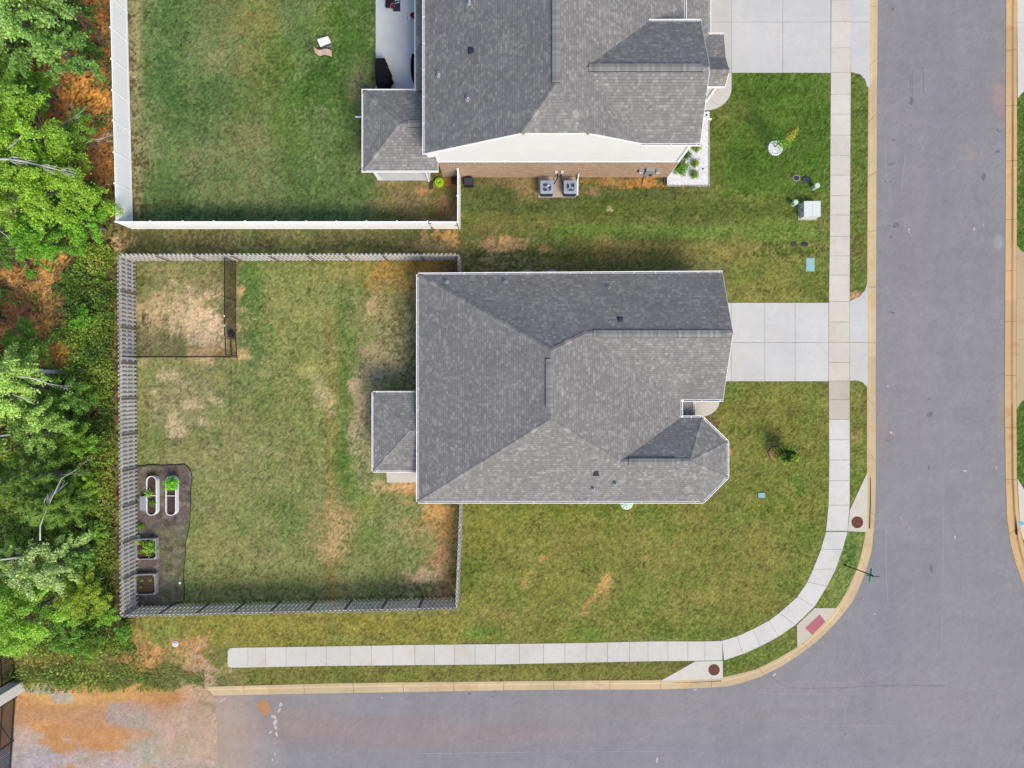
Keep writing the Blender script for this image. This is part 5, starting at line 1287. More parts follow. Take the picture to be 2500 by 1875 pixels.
wrun(cNW, cNE, (0, -1), 9); wrun(cSW, cNW, (1, 0), 10); wrun(cSW, cSE, (0, 1), 9); wrun(cNE, (-3.12, 6.05), (-1, 0), 1); wrun(cSE, (-3.0, -6.45), (-1, 0), 3)

PF = empty('mesh_fence', (-16.83, 4, 0), 'black netting dog pen fence with a small gate, inside the wooden fence corner', 'fence')
def seg3(a, c, name, mat, w_, par=PF):
    b = MB(); b.bar(a, c, w_, w_); return b.build(name, mat, par)
hP = 1.70
pts_e = [(-16.83, 7.4), (-16.83, 5.1), (-16.83, 2.80)]
for p in pts_e + [(-16.76, 1.62), (-19.8, 1.62), (-22.75, 1.62)]:
    b = MB(); b.tube([(p[0], p[1], 0), (p[0], p[1], hP + .02)], .024, 8); b.build('post', M['black'], PF)
b = MB(); b.bar((-16.83, 7.4, hP), (-16.83, 2.8, hP), .05, .04); b.bar((-16.83, 7.4, .05), (-16.83, 2.8, .05), .015, .015); b.build('rail', M['black'], PF)
b = MB(); b.bar((-22.8, 1.62, hP), (-16.76, 1.62, hP), .05, .04); b.bar((-22.8, 1.62, .05), (-16.76, 1.62, .05), .015, .015); b.build('rail', M['black'], PF)
b = MB(); b.poly([(-16.83, 7.4, .03), (-16.83, 2.8, .03), (-16.83, 2.8, hP), (-16.83, 7.4, hP)], [(0, 0), (4.6, 0), (4.6, hP), (0, hP)]); b.build('netting', M['mesh'], PF)
b = MB(); b.poly([(-22.8, 1.62, .03), (-16.76, 1.62, .03), (-16.76, 1.62, hP), (-22.8, 1.62, hP)], [(0, 0), (6, 0), (6, hP), (0, hP)]); b.build('netting', M['mesh'], PF)
b = MB(); yg0, yg1 = 2.72, 1.72
for p, q in (((-16.82, yg0, .1), (-16.82, yg0, 1.65)), ((-16.78, yg1, .1), (-16.78, yg1, 1.65)), ((-16.82, yg0, 1.65), (-16.78, yg1, 1.65)), ((-16.82, yg0, .1), (-16.78, yg1, .1)), ((-16.82, yg0, .85), (-16.78, yg1, .85))): b.bar(p, q, .045, .045)
b.build('gate', M['black'], PF)
b = MB()
for v in (772, 795): x, y, _ = W(550, v, hP); b.box(-16.86, -16.80, y - .04, y + .04, hP + .02, hP + .05)
b.build('white_clip', M['white'], PF)
x, y, _ = W(567, 816); b = MB(); b.lathe(x, y, [(.14, 0), (.19, .05), (.2, .22), (.17, .33), (.08, .38), (.03, .39)], 16); tag(b.build('bucket', M['darkgrey'], smooth=True), 'rounded dark blue bucket on the ground just inside the pen gate', 'bucket')

# iron fence and stone pillar at the lower left
IF = empty('iron_fence', (-30.2, -17, 0), 'tall black iron picket fence north of the stone pillar in the lower left corner', 'fence')
IG = empty('iron_gate', (-30.3, -23, 0), 'black iron road gate with diagonal braces, below the stone pillar', 'gate')
def pickets(root, x0, y0, x1, y1, h, brace=False):
    n = int(abs(y1 - y0) / .125); b = MB()
    for i in range(n + 1):
        t = i / n; x = x0 + (x1 - x0) * t; y = y0 + (y1 - y0) * t; b.bar((x, y, .08), (x, y, h), .032, .032)
    b.build('pickets', M['black'], root)
    for z in (.18, h * .5, h - .25): b = MB(); b.bar((x0, y0, z), (x1, y1, z), .05, .05); b.build('rail', M['black'], root)
    k = max(1, int(round(abs(y1 - y0) / 2.9)))
    for i in range(k + 1):
        t = i / k; x = x0 + (x1 - x0) * t; y = y0 + (y1 - y0) * t; b = MB(); b.bar((x, y, 0), (x, y, h + .05), .075, .075); b.build('post', M['black'], root)
        if brace and i < k:
            t2 = (i + 1) / k; b = MB(); b.bar((x + .03, y, h - .3), (x0 + (x1 - x0) * t2 + .03, y0 + (y1 - y0) * t2, .2), .04, .04); b.build('brace', M['black'], root)
pickets(IF, -30.25, -17.9, -30.6, -12.6, 2.3)
pickets(IG, -30.25, -19.1, -30.75, -27.0, 2.3, True)
SP = empty('stone_pillar', (-30.1, -18.45, 0), 'pale speckled stone gate pillar between the iron fence and the iron gate', 'pillar')
b = MB(); b.box(-30.42, -29.8, -18.78, -18.13, -.05, 2.75); b.build('shaft', M['stone'], SP); b = MB(); b.box(-30.5, -29.72, -18.86, -18.05, 2.752, 2.86); b.build('cap', M['stone'], SP)

# ================================================================ THINGS IN THE YARDS
# mulch bed with black edging (setting), raised beds
b = MB(); MP = gp(MULCH); b.prism([(p[0], p[1]) for p in MP], -.05, .025)
# fine mulch colour grid
mx = np.arange(-23.3, -19.3, .08); my = np.arange(-13.6, -4.6, .08); X, Y = np.meshgrid(mx, my); xf, yf = X.ravel(), Y.ravel(); s_ = inpoly(xf, yf, MP)
idx = np.arange(len(xf)).reshape(X.shape); S2m = s_.reshape(X.shape); fm = (S2m[:-1, :-1] & S2m[:-1, 1:] & S2m[1:, 1:] & S2m[1:, :-1]).ravel()
F = np.stack([idx[:-1, :-1], idx[:-1, 1:], idx[1:, 1:], idx[1:, :-1]], -1).reshape(-1, 4)[fm]; used, inv = np.unique(F.ravel(), return_inverse=True)
xm, ym_ = xf[used], yf[used]; um = xm * FP / CH + 1250; vm = 937.5 - ym_ * FP / CH
c = np.tile(np.array(s2l((120, 106, 104))), (len(xm), 1))
nn = fbm(xm, ym_, .7, 5, 91)
grn = np.clip(np.clip((nn - .47) / .10, 0, 1) + np.clip((vm - 1270) / 40, 0, 1) * np.clip((um - 388) / 14, 0, 1) * .9 - np.where((vm < 1270) & (um < 400), .5, 0), 0, 1)[:, None] * np.clip(.35 + 2.2 * (fbm(xm, ym_, .22, 3, 93) - .3), 0, 1)[:, None] * .85
c = c * (1 - grn) + np.array(s2l((120, 130, 84))) * grn
pk = np.clip((fbm(xm, ym_, .35, 4, 95) - .56) / .08, 0, 1)[:, None] * .6; c = c * (1 - pk) + np.array(s2l((158, 146, 134))) * pk
dk = np.clip((fbm(xm, ym_, .5, 4, 97) - .58) / .08, 0, 1)[:, None] * .6; c = c * (1 - dk * .55)
M['mulch'] = mat_attr('mulch', scales=((8, .3), (22, .45)), bmp=1.0, bd=.05, speck=(26, .86, .5, A(196, 176, 168)))
tag(rawmesh('mulch_bed', np.stack([xm, ym_, np.full(len(xm), .028) + .02 * (fbm(xm, ym_, .15, 2, 99))], 1), inv.astype(np.int32), 4, M['mulch'], c * ALBK), kind='structure')
b = MB(); ed = [(p[0], p[1], .045) for p in gp([q for q in MULCH if q[0] > 326])]; b.tube(ed, .022, 6); tag(b.build('garden_edging', M['black']), 'wavy black plastic edging strip around the mulch bed', 'edging')

def stadium(cx, cy, w_, l_, n=12):
    r = w_ / 2; h = l_ / 2 - r
    return [(cx + r * math.cos(t), cy + h + r * math.sin(t)) for t in np.linspace(0, math.pi, n)] + [(cx + r * math.cos(t), cy - h + r * math.sin(t)) for t in np.linspace(math.pi, 2 * math.pi, n)]
def oval_bed(u, v, lb):
    x, y, _ = W(u, v, .43); o = empty('raised_bed', (x, y, 0), lb, 'raised bed', 'raised garden beds on the mulch'); O = stadium(x, y, .62, 2.38); I = stadium(x, y, .56, 2.32); n = len(O); b = MB()
    for i in range(n):
        j = (i + 1) % n
        b.poly([O[i] + (0,), O[j] + (0,), O[j] + (.43,), O[i] + (.43,)]); b.poly([I[j] + (0,), I[i] + (0,), I[i] + (.43,), I[j] + (.43,)]); b.poly([O[i] + (.43,), O[j] + (.43,), I[j] + (.43,), I[i] + (.43,)])
    b.build('wall', M['coolerw'], o); b = MB(); b.poly([p + (.30,) for p in I]); b.build('soil', M['bedsoil'], o)
    b = MB(); b.bar((x - .28, y, .38), (x + .28, y, .38), .03, .03); b.build('cross_brace', M['coolerw'], o); return o
oval_bed(369, 1210.5, 'white oval raised bed nearer the wooden fence, mostly bare soil with two small plants')
oval_bed(416.5, 1211, 'white oval raised bed farther from the fence, with one big bright green bush')
def square_bed(u, v, lb, rot=0):
    x, y, _ = W(u, v, .40); o = empty('raised_bed', (x, y, 0), lb, 'raised bed', 'raised garden beds on the mulch'); s = .62; b = MB(); Mx = Matrix.Translation((x, y, 0)) @ Matrix.Rotation(R(rot), 4, 'Z')
    for (a0, a1, c0, c1) in ((-s, s, s - .04, s), (-s, s, -s, -s + .04), (-s, -s + .04, -s + .04, s - .04), (s - .04, s, -s + .04, s - .04)): b.box(a0, a1, c0, c1, 0, .40, Mx)
    b.build('wall', M['wallgrey'], o); b = MB(); b.box(-s + .04, s - .04, -s + .04, s - .04, .1, .25, Mx); b.build('soil', M['bedsoil'], o)
    b = MB()
    for i in (-1, 1):
        for j in (-1, 1): b.box(i * (s - .08) - .045, i * (s - .08) + .045, j * (s - .08) - .045, j * (s - .08) + .045, .0, .42, Mx)
    b.build('corner_post', M['wallgrey'], o); return o
M['wallgrey'] = plain('pale_grey_boards', A(186, 182, 186), .7, .12)
square_bed(356, 1341, 'square grey raised bed with a bushy green plant, upper of the two', 2); square_bed(354, 1427.5, 'square grey raised bed with sparse seedlings, lower of the two, nearer the fence corner', 2)
x, y, _ = W(349, 1229, .35); b = MB()
b.box(x - .17, x + .17, y - .40, y + .40, 0, .33); b.box(x - .19, x + .19, y - .42, y + .42, .33, .37); tag(b.build('storage_bin', M['gutter_in']), 'pale blue grey lidded bin beside the first oval raised bed', 'bin')
x, y, _ = W(338, 1311, .2); b = MB(); b.lathe(x, y, [(.07, .0), (.1, .2), (.115, .22), (.09, .2), (.08, .1)], 14); tag(b.build('plant_pot', M['mint'], smooth=True), 'small pale green pot at the corner of the upper square bed', 'pot')
x, y, _ = W(440, 1423); b = MB(); b.lathe(x, y, [(.075, 0), (.075, .05), (.03, .055), (.03, .05), (.001, .05)], 16); tag(b.build('irrigation_valve', M['white']), 'small white round cap near the right edge of the mulch bed', 'cap')
x, y, _ = W(428, 1572); b = MB(); b.lathe(x, y, [(.2, 0), (.19, .03), (.12, .035), (.115, .08), (.001, .09)], 18); tag(b.build('cleanout_cap', M['pipe'], smooth=False), 'white round cleanout cap in the lawn near the start of the sidewalk', 'cap')

# lounge chair and cooler
def loft(b, top, bot):
    n = len(top)
    b.poly(top); b.poly(bot[::-1])
    for i in range(n): j = (i + 1) % n; b.poly([bot[i], bot[j], top[j], top[i]])
LC = empty('lounge_chair', W(787, 127, 0), 'tan curved lounge chair in the neighbour\'s back yard, beside the white cooler', 'chair')
b = MB(); prof = []
for t in np.linspace(0, 1, 15):
    zz = .30 + .28 * max(0, 1 - t * 2.4) ** 1.5 + .10 * math.exp(-((t - .68) / .16) ** 2) - .14 * max(0, t - .8)
    prof.append((t, zz))
top_e = [(764.7, 108), (768, 114), (773, 119.5), (779, 121.5), (784, 121), (790, 119), (796, 118.5), (802, 119.5), (806, 121), (809.5, 123.5)]
bot_e = [(765.4, 125.5), (769, 130), (774, 134.5), (779.5, 137.5), (785, 136.5), (790.5, 135), (796, 135), (801, 136), (806, 138), (810.5, 140)]
hz = [.85, .66, .50, .38, .34, .40, .46, .46, .36, .28]
for i in range(9):
    P = [W(*top_e[i], hz[i]), W(*top_e[i + 1], hz[i + 1]), W(*bot_e[i + 1], hz[i + 1]), W(*bot_e[i], hz[i])]
    b.poly(P[::-1]); b.poly([(p[0], p[1], p[2] - .02) for p in P])
b.build('sling', M['tan_sling'], LC)
b = MB()
for e in (top_e, bot_e): b.tube([W(e[i][0], e[i][1], hz[i] - .012) for i in range(10)], .017, 6)
for i in (0, 4, 9): b.tube([W(*top_e[i], hz[i] - .02), W(*bot_e[i], hz[i] - .02)], .015, 6)
b.build('frame', M['black'], LC)
for (e, i, j) in ((top_e, 2, 3), (bot_e, 2, 3), (top_e, 8, 7), (bot_e, 8, 7)):
    b = MB(); p = W(*e[i], hz[i] - .03); q = W(*e[j], 0.0); b.tube([p, (q[0], q[1], .01)], .015, 6); b.build('leg', M['black'], LC)
CO = empty('cooler', W(789, 101, 0), 'white wheeled cooler with a ribbed lid, on the grass beside the tan lounge chair', 'cooler')
T = [W(*p, .58) for p in [(774, 96), (800.5, 88.5), (807.5, 101.5), (781, 112)]]; Bq = [(p[0] * .985 + .24 * .0 - .0, p[1], .05) for p in T]
cx = sum(p[0] for p in T) / 4; cy = sum(p[1] for p in T) / 4
def sc_(P, k, z): return [(cx + (p[0] - cx) * k, cy + (p[1] - cy) * k, z) for p in P]
b = MB(); loft(b, sc_(T, .97, .48), sc_(T, .88, .04)); b.build('body', M['gutter_in'], CO); b = MB(); loft(b, sc_(T, .97, .60), sc_(T, 1.02, .48)); lid = b.build('lid', M['coolerw'], CO)
b = MB()
for (i, j) in ((-.4, .2), (-.15, .28), (.1, -.2), (-.35, -.3)):
    px = cx + i * .4; py = cy + j * .4; b.lathe(px, py, [(.035, .601), (.035, .604)], 10)
b.build('cup_holder', M['gutter_in'], lid)
b = MB(); a_ = Vector(T[3]); c_ = Vector(T[2]); b.tube([(a_.x, a_.y, .42), (a_.x, a_.y - .07, .40), (c_.x, c_.y - .07, .40), (c_.x, c_.y, .42)], .02, 6); b.build('handle', M['vent'], CO)
# covered grills
def shroud(name, base, top, zt, lb, mat='blackcloth'):
    b = MB(); n = len(base); mid = [((base[i][0] * .35 + top[i][0] * .65), (base[i][1] * .35 + top[i][1] * .65)) for i in range(n)]
    lv = [[(p[0], p[1], .1) for p in base], [(base[i][0] * .5 + mid[i][0] * .5 + (.02 if i % 2 else -.02), base[i][1] * .5 + mid[i][1] * .5, zt * .5) for i in range(n)], [(p[0], p[1], zt * .86) for p in mid], [(p[0], p[1], zt) for p in top]]
    for a, c in zip(lv[:-1], lv[1:]):
        for i in range(n): j = (i + 1) % n; b.poly([a[i], a[j], c[j], c[i]])
    b.poly(lv[-1]); return tag(b.build(name, M[mat]), lb, 'grill')
def grl(pix, zt, k=.9):
    base = [W(*p, zt * .55)[:2] for p in pix]; cx = sum(p[0] for p in base) / len(base); cy = sum(p[1] for p in base) / len(base)
    return base, [(cx + (p[0] - cx) * k, cy + (p[1] - cy) * k) for p in base]
b1, t1 = grl([(919, 148), (943, 147.5), (945, 158), (954.5, 176), (952.5, 186), (959, 193), (953, 200), (950, 215), (941, 218.5), (927, 216.5), (918.5, 213), (917.5, 178)][::-1], 1.15)
shroud('covered_grill', b1, t1, 1.15, 'large grill under a black cloth cover at the patio edge by the rear porch roof')
b2, t2 = grl([(1008, 136), (1022, 136), (1024, 200), (1010, 202), (1005.5, 192), (1004, 170), (1005, 150)][::-1], .95)
gr2 = shroud('covered_grill', b2, t2, .95, 'black covered grill half hidden under the narrow rear roof of the neighbour\'s house')
x, y, _ = W(1005.6, 163, .9); b = MB(); b.box(x - .02, x + .03, y - .09, y + .09, .72, .86); b.build('label_patch', M['white'], gr2)
# mini basketball hoop
BH = empty('basketball_hoop', W(975, 5, .1), 'navy basketball backboard with an orange rim on the patio at the top edge', 'basketball hoop')
bx = [W(960.5, -14, 2.2), W(977.5, -14, 2.75), W(977.5, 28, 2.75), W(960.5, 28, 2.2)]
b = MB(); nrm = (Vector(bx[1]) - Vector(bx[0])).cross(Vector(bx[3]) - Vector(bx[0])).normalized() * .03
b.poly([tuple(Vector(p) + nrm * (-1 if nrm.z < 0 else 1)) for p in bx]); b.poly(bx)
for i in range(4): j = (i + 1) % 4; up = nrm * (-1 if nrm.z < 0 else 1); b.poly([bx[i], bx[j], tuple(Vector(bx[j]) + up), tuple(Vector(bx[i]) + up)])
bbd = b.build('backboard', M['navy'], BH)
def onboard(s, t, lift=.035):
    p = Vector(bx[0]) * (1 - s) * (1 - t) + Vector(bx[1]) * s * (1 - t) + Vector(bx[2]) * s * t + Vector(bx[3]) * (1 - s) * t
    return tuple(p + nrm * (-1 if nrm.z < 0 else 1) * (lift / .03))
b = MB()
for (s0, t0, s1_, t1_) in ((.55, .34, .9, .37), (.87, .37, .9, .48), (.55, .48, .9, .51), (.3, .36, .5, .40), (.3, .52, .5, .55)):
    b.poly([onboard(s0, t0), onboard(s1_, t0), onboard(s1_, t1_), onboard(s0, t1_)])
b.build('board_mark', M['white'], bbd)
b = MB(); rx, ry, rz = W(961.5, 16, 2.3); b.tube([(rx + .2 * math.cos(t), ry + .2 * math.sin(t), 2.3) for t in np.linspace(0, 2 * math.pi, 21)], .012, 6, False); b.tube([(rx + .2, ry, 2.3), (bx[3][0] + .05, ry, 2.35)], .02, 6); b.build('rim', M['orange'], BH)
b = MB()
for k in range(12):
    a0 = k * math.pi / 6
    for sg in (1, -1): b.tube([(rx + .2 * math.cos(a0), ry + .2 * math.sin(a0), 2.3), (rx + .14 * math.cos(a0 + sg * .4), ry + .14 * math.sin(a0 + sg * .4), 2.1), (rx + .1 * math.cos(a0), ry + .1 * math.sin(a0), 1.92)], .005, 4)
b.build('net', M['red'], BH)
b = MB(); px, py, _ = W(952, -8, 1.5); b.tube([(px, py, .1), (px, py, 2.0), (bx[0][0] + .2, bx[0][1] - .3, 2.4)], .035, 8); b.build('pole', M['black'], BH)
b = MB(); 
for p, q in (((945, 0), (948, 4)), ((948, 4), (957, 5)), ((951, -4), (960, 2))): b.tube([W(*p, 1.9), W(*q, 2.0)], .02, 6)
b.build('lift_frame', M['black'], BH)
b = MB(); b.box(px - .5, px + .1, py + .1, py + .9, .1, .26); b.build('base', M['black'], BH)
x, y, _ = W(1009, 38, .3); b = MB(); b.lathe(x, y, [(.11, .1), (.16, .36), (.175, .37), (.15, .35), (.13, .2), (.001, .2)], 20); tag(b.build('bucket', M['red'], smooth=True), 'bright red bucket on the patio by the house wall', 'bucket')
x, y, _ = W(999, 45, .15); b = MB(); b.lathe(x, y, [(.001, .1), (.08, .12), (.1, .17), (.08, .22), (.001, .24)], 12, .7, 1.2); tag(b.build('ball', M['white'], smooth=True), 'small white ball with a dark seam beside the red bucket', 'ball')
b = MB(); b.tube([(x - .075, y + .1 * math.cos(t), .17 + .07 * math.sin(t)) for t in np.linspace(0, 6.28, 13)], .012, 5); b.build('seam', M['black'], bpy.data.objects['ball'])
# hose reel, splash block, bins by the wall
x, y, _ = W(1072, 444.5, .25); HR = empty('hose_reel', (x, y, 0), 'round neon green hose pot with tan hose loops by the brick wall', 'hose reel')
b = MB(); b.lathe(x, y, [(.26, 0), (.28, .2), (.27, .28), (.22, .31), (.20, .27), (.14, .27), (.12, .31), (.09, .31), (.08, .1), (.001, .1)], 26); b.build('pot', M['neon'], HR, smooth=True)
b = MB(); b.tube([(x + (.21 - .01 * t) * math.cos(t * 2.1), y + (.21 - .01 * t) * math.sin(t * 2.1), .29 + .01 * t) for t in np.linspace(0, 7, 40)], .017, 6); b.build('coil', M['neon'], HR, smooth=True)
b = MB(); hp = [(1084, 446), (1087, 440), (1092, 434), (1098, 434), (1101, 441), (1098, 450), (1092, 453), (1086, 449), (1082, 455), (1080, 461)]; b.tube([W(u, v, .03)[:2] + (.03 + .01 * (i % 3),) for i, (u, v) in enumerate(smoothline(hp, 2))], .017, 6)
hp2 = [(1065, 455), (1068, 459), (1073, 459), (1075, 454)]; b.tube([W(u, v, .03)[:2] + (.03,) for (u, v) in smoothline(hp2, 2)], .017, 6); b.build('hose', M['hose'], HR, smooth=True)
def tray(name, u0, v0, u1, v1, mat, lb):
    a = W(u0, v1); c = W(u1, v0); b = MB(); b.box(a[0], c[0], a[1], c[1], 0, .03)
    b.box(a[0], a[0] + .03, a[1], c[1], .03, .09); b.box(c[0] - .03, c[0], a[1], c[1], .03, .09); b.box(a[0] + .03, c[0] - .03, c[1] - .03, c[1], .03, .09); return tag(b.build(name, M[mat]), lb, 'splash block')
tray('splash_block', 1049, 443, 1057, 461, 'splash', 'dark brown splash block under the downspout at the rear porch corner')
tray('splash_block', 1620, 434, 1628, 452, 'splash', 'grey brown splash block at the house corner beside the white rock bed')
x, y, _ = W(1110, 439, .2); b = MB(); b.box(x - .16, x + .14, y - .2, y + .25, 0, .22); b.box(x - .18, x + .16, y - .22, y + .27, .22, .26); b.bar((x - .16, y, .3), (x + .14, y, .3), .04, .04); tag(b.build('crate', M['brownp']), 'dark red brown crate behind the white fence by the hose', 'crate')
x, y, _ = W(1144, 443, .45); GB = empty('hose_box', (x, y, 0), 'black hose box on the grass against the brick wall, right of the white fence', 'hose box')
b = MB(); b.box(x - .27, x + .27, y - .24, y + .24, 0, .42); b.build('body', M['black'], GB); b = MB(); b.box(x - .25, x + .25, y - .2, y + .2, .42, .50); b.box(x - .25, x + .25, y - .02, y + .01, .5, .51); b.build('lid', M['darkgrey'], GB)
b = MB(); b.tube([(x - .16, y + .24, .4), (x - .14, y + .31, .4), (x + .14, y + .31, .4), (x + .16, y + .24, .4)], .02, 6); b.build('handle', M['black'], GB)
# round ribbed cover by the south wall, splash slabs at the north wall
x, y, _ = W(1529.5, 1228); RC = empty('well_cover', (x, y, 0), 'pale green round cover with radiating ribs half under the front eave of the middle house', 'cover')
b = MB(); b.lathe(x, y, [(.40, 0), (.40, .06), (.36, .09), (.1, .13), (.001, .135)], 24); b.build('dome', M['mintpale'] if 'mintpale' in M else M['mint'], RC)
b = MB()
for k in range(10): a0 = k * math.pi / 5 + .3; b.bar((x + .06 * math.cos(a0), y + .06 * math.sin(a0), .14), (x + .36 * math.cos(a0), y + .36 * math.sin(a0), .10), .018, .02)
b.build('rib', M['teal'], RC)
def sb(u, lb):
    x, y, _ = W(u, 672); b = MB(); b.prism([(x + .42 * math.cos(t), y + .36 * math.sin(t)) for t in np.linspace(0, 2 * math.pi, 15)[:-1]], 0, .05); tag(b.build('stepping_stone', M['greybox']), lb, 'stepping stone')
sb(1287, 'left of two pale round slabs peeking out under the rear eave on the north side'); sb(1347, 'right of two pale round slabs peeking out under the eave on the north side')

# white rock bed, edging pavers
RB = gp(ROCKBED)
b = MB(); b.prism(RB, -.05, .02); tag(b.build('rock_bed', M['whiterock']), kind='structure')
def scatter_rocks(name, poly, n, smin, smax, mat, zb, kind='stuff', cols=None, seed=3):
    rs = np.random.RandomState(seed); P = np.array(poly); lo, hi = P.min(0), P.max(0); q = rs.rand(n * 3, 2) * (hi - lo) + lo; q = q[inpoly(q[:, 0], q[:, 1], poly)][:n]; m = len(q)
    base = np.array([(1, 0, 0), (-.5, .87, 0), (-.5, -.87, 0), (.1, .1, .8)]); s = smin + rs.rand(m) * (smax - smin); th = rs.rand(m) * 6.28; V = []
    for k in range(4):
        bx_, by_, bz_ = base[k]; jx_ = bx_ + rs.randn(m) * .2; jy_ = by_ + rs.randn(m) * .2
        V.append(np.stack([q[:, 0] + s * (jx_ * np.cos(th) - jy_ * np.sin(th)), q[:, 1] + s * (jx_ * np.sin(th) + jy_ * np.cos(th)), zb + s * bz_ * (.6 + rs.rand(m) * .6)], 1))
    V = np.stack(V, 1).reshape(-1, 3); f = np.array([0, 1, 3, 1, 2, 3, 2, 0, 3]); F = (np.arange(m)[:, None] * 4 + f[None]).ravel()
    return tag(rawmesh(name, V, F, 3, mat, None), kind=kind)
scatter_rocks('white_gravel', RB, 5200, .025, .055, M['whiterock'], .02)
def paver(x, y, rz):
    b = MB(); Mx = Matrix.Translation((x, y, 0)) @ Matrix.Rotation(rz, 4, 'Z'); b.box(-.085, .085, -.045, .045, -.03, .055, Mx)
    b.poly([tuple(Mx @ Vector(p)) for p in ((-.07, -.035, .06), (.07, -.035, .06), (.07, .035, .06), (-.07, .035, .06))]); return b
pv0 = None
edgep = [W(1730.5, v) + (math.pi / 2,) for v in np.arange(296, 452, 8.2)] + [W(u, 453.5) + (0,) for u in np.arange(1634, 1730, 8.2)]
for i, (x, y, z, rz) in enumerate(edgep):
    if pv0 is None:
        b = MB(); b.box(-.085, .085, -.045, .045, -.03, .045); b.poly([(-.07, -.035, .055), (.07, -.035, .055), (.07, .035, .055), (-.07, .035, .055)]); pv0 = b.build('edging_stone', M['stonegrey']); o = pv0
    else: o = pv0.copy(); COL.objects.link(o)
    o.location = (x + random.uniform(-.012, .012), y + random.uniform(-.012, .012), 0); o.rotation_euler = (0, 0, rz + random.uniform(-.12, .12)); k = random.uniform(.9, 1.1); o.scale = (k, k, 1)
    tag(o, 'small pale edging stone in the row bordering the white rock bed', 'edging stone', 'edging stones round the white rock bed')
for (u, v, lb) in ((1716, 413, 'blue grey irrigation head in the lower right of the white rock bed'), (1724.5, 282, 'blue grey irrigation head at the top of the white rock bed')):
    x, y, _ = W(u, v); b = MB(); b.lathe(x, y, [(.05, 0), (.05, .08), (.02, .09)], 10); tag(b.build('sprinkler_head', M['vent']), lb, 'sprinkler')

# utilities in the front lawn
def disc_cover(u, v, ru, rv, m1, m2, lb, name='valve_cover', ring=True):
    x, y, _ = W(u, v); rx_, ry_ = ru * .025, rv * .025; o = empty(name, (x, y, 0), lb, 'meter cover')
    b = MB(); b.lathe(x, y, [(1, 0), (1, .035), (.84, .045), (.82, .03)], 22, rx_, ry_, cap=False); b.build('rim', M[m2], o)
    b = MB(); b.lathe(x, y, [(.82, .028), (.7, .04), (.68, .034)], 22, rx_, ry_); b.build('lid', M[m1], o); return o
disc_cover(1944, 435, 9, 8, 'darkgrey', 'stonegrey', 'round slate grey meter lid with a pale ring, upper left of the mint pedestals')
dc = disc_cover(1967.5, 438, 10.5, 7.5, 'vent', 'darkgrey', 'dark oval meter lid with pale raised marks, next to the round slate lid')
b = MB(); x, y, _ = W(1968, 438)
for k in range(9): a0 = k * .7; b.box(x + .13 * math.cos(a0) - .02, x + .13 * math.cos(a0) + .02, y + .07 * math.sin(a0) - .012, y + .07 * math.sin(a0) + .012, .036, .042)
b.build('raised_mark', M['gutter_in'], dc)
disc_cover(1937, 596, 7.5, 5.5, 'splash', 'splash', 'small brown oval lid in the grass, south of the white transformer'); disc_cover(1964, 597, 9.5, 5.5, 'darkgrey', 'vent', 'dark oval lid in the grass, south of the white transformer beside the brown lid')
def pedestal(u, v, lb, n):
    x, y, _ = W(u, v); o = empty('utility_pedestal', (x, y, 0), lb, 'pedestal'); b = MB(); b.lathe(x, y, [(.155, 0), (.15, .5)], n); b.build('housing', M['mint'], o); b = MB(); b.lathe(x, y, [(.165, .5), (.165, .56), (.14, .585), (.001, .59)], n); b.build('cap', M['mint'], o)
pedestal(1985.5, 459, 'round mint green utility pedestal, right one, near the dark oval lid', 18); pedestal(1934, 499, 'angular mint green utility pedestal left of the white transformer', 6)
TR = empty('transformer', W(1979, 514), 'large white metal transformer box on the front lawn by the sidewalk', 'transformer')
xa, ya, _ = W(1952.5, 534.5); xb, yb, _ = W(1991, 498.5); b = MB(); b.box(xa, xb, ya, yb, 0, .62); b.build('cabinet', M['steelgreen'], TR)
b = MB(); xm_ = (xa + xb) / 2; b.box(xa - .015, xm_ - .004, ya - .015, yb + .015, .62, .66); b.box(xm_ + .004, xb + .015, ya - .015, yb + .015, .62, .66); b.build('lid', M['steelgreen'], TR)
b = MB(); b.box(xa - .1, xb + .06, ya - .08, yb + .05, -.02, .03); b.build('pad', M['stonegrey'], TR); b = MB(); b.box(xa - .02, xa - .001, (ya + yb) / 2 - .05, (ya + yb) / 2 + .05, .3, .42); b.build('latch', M['vent'], TR)
def box_lid(u, v, wu, hv, mat, lb, rim='greybox'):
    x, y, _ = W(u, v); o = empty('utility_box', (x, y, 0), lb, 'utility box'); a_, c_ = wu * .0125, hv * .0125
    b = MB(); b.box(x - a_ - .035, x + a_ + .035, y - c_ - .035, y + c_ + .035, -.02, .025); b.build('rim', M[rim], o); b = MB(); b.box(x - a_, x + a_, y - c_, y + c_, .025, .045)
    b.box(x - .04, x + .04, y - c_ * .7 - .015, y - c_ * .7 + .015, .045, .05); b.build('lid', M[mat], o)
box_lid(1977.5, 646, 19, 31, 'tealb', 'pale blue green rectangular utility lid, larger one, near the sidewalk', 'teal'); box_lid(1859, 1209, 17, 12, 'teal', 'small teal utility lid with a dark rim in the lawn near the five sided bay', 'vent')
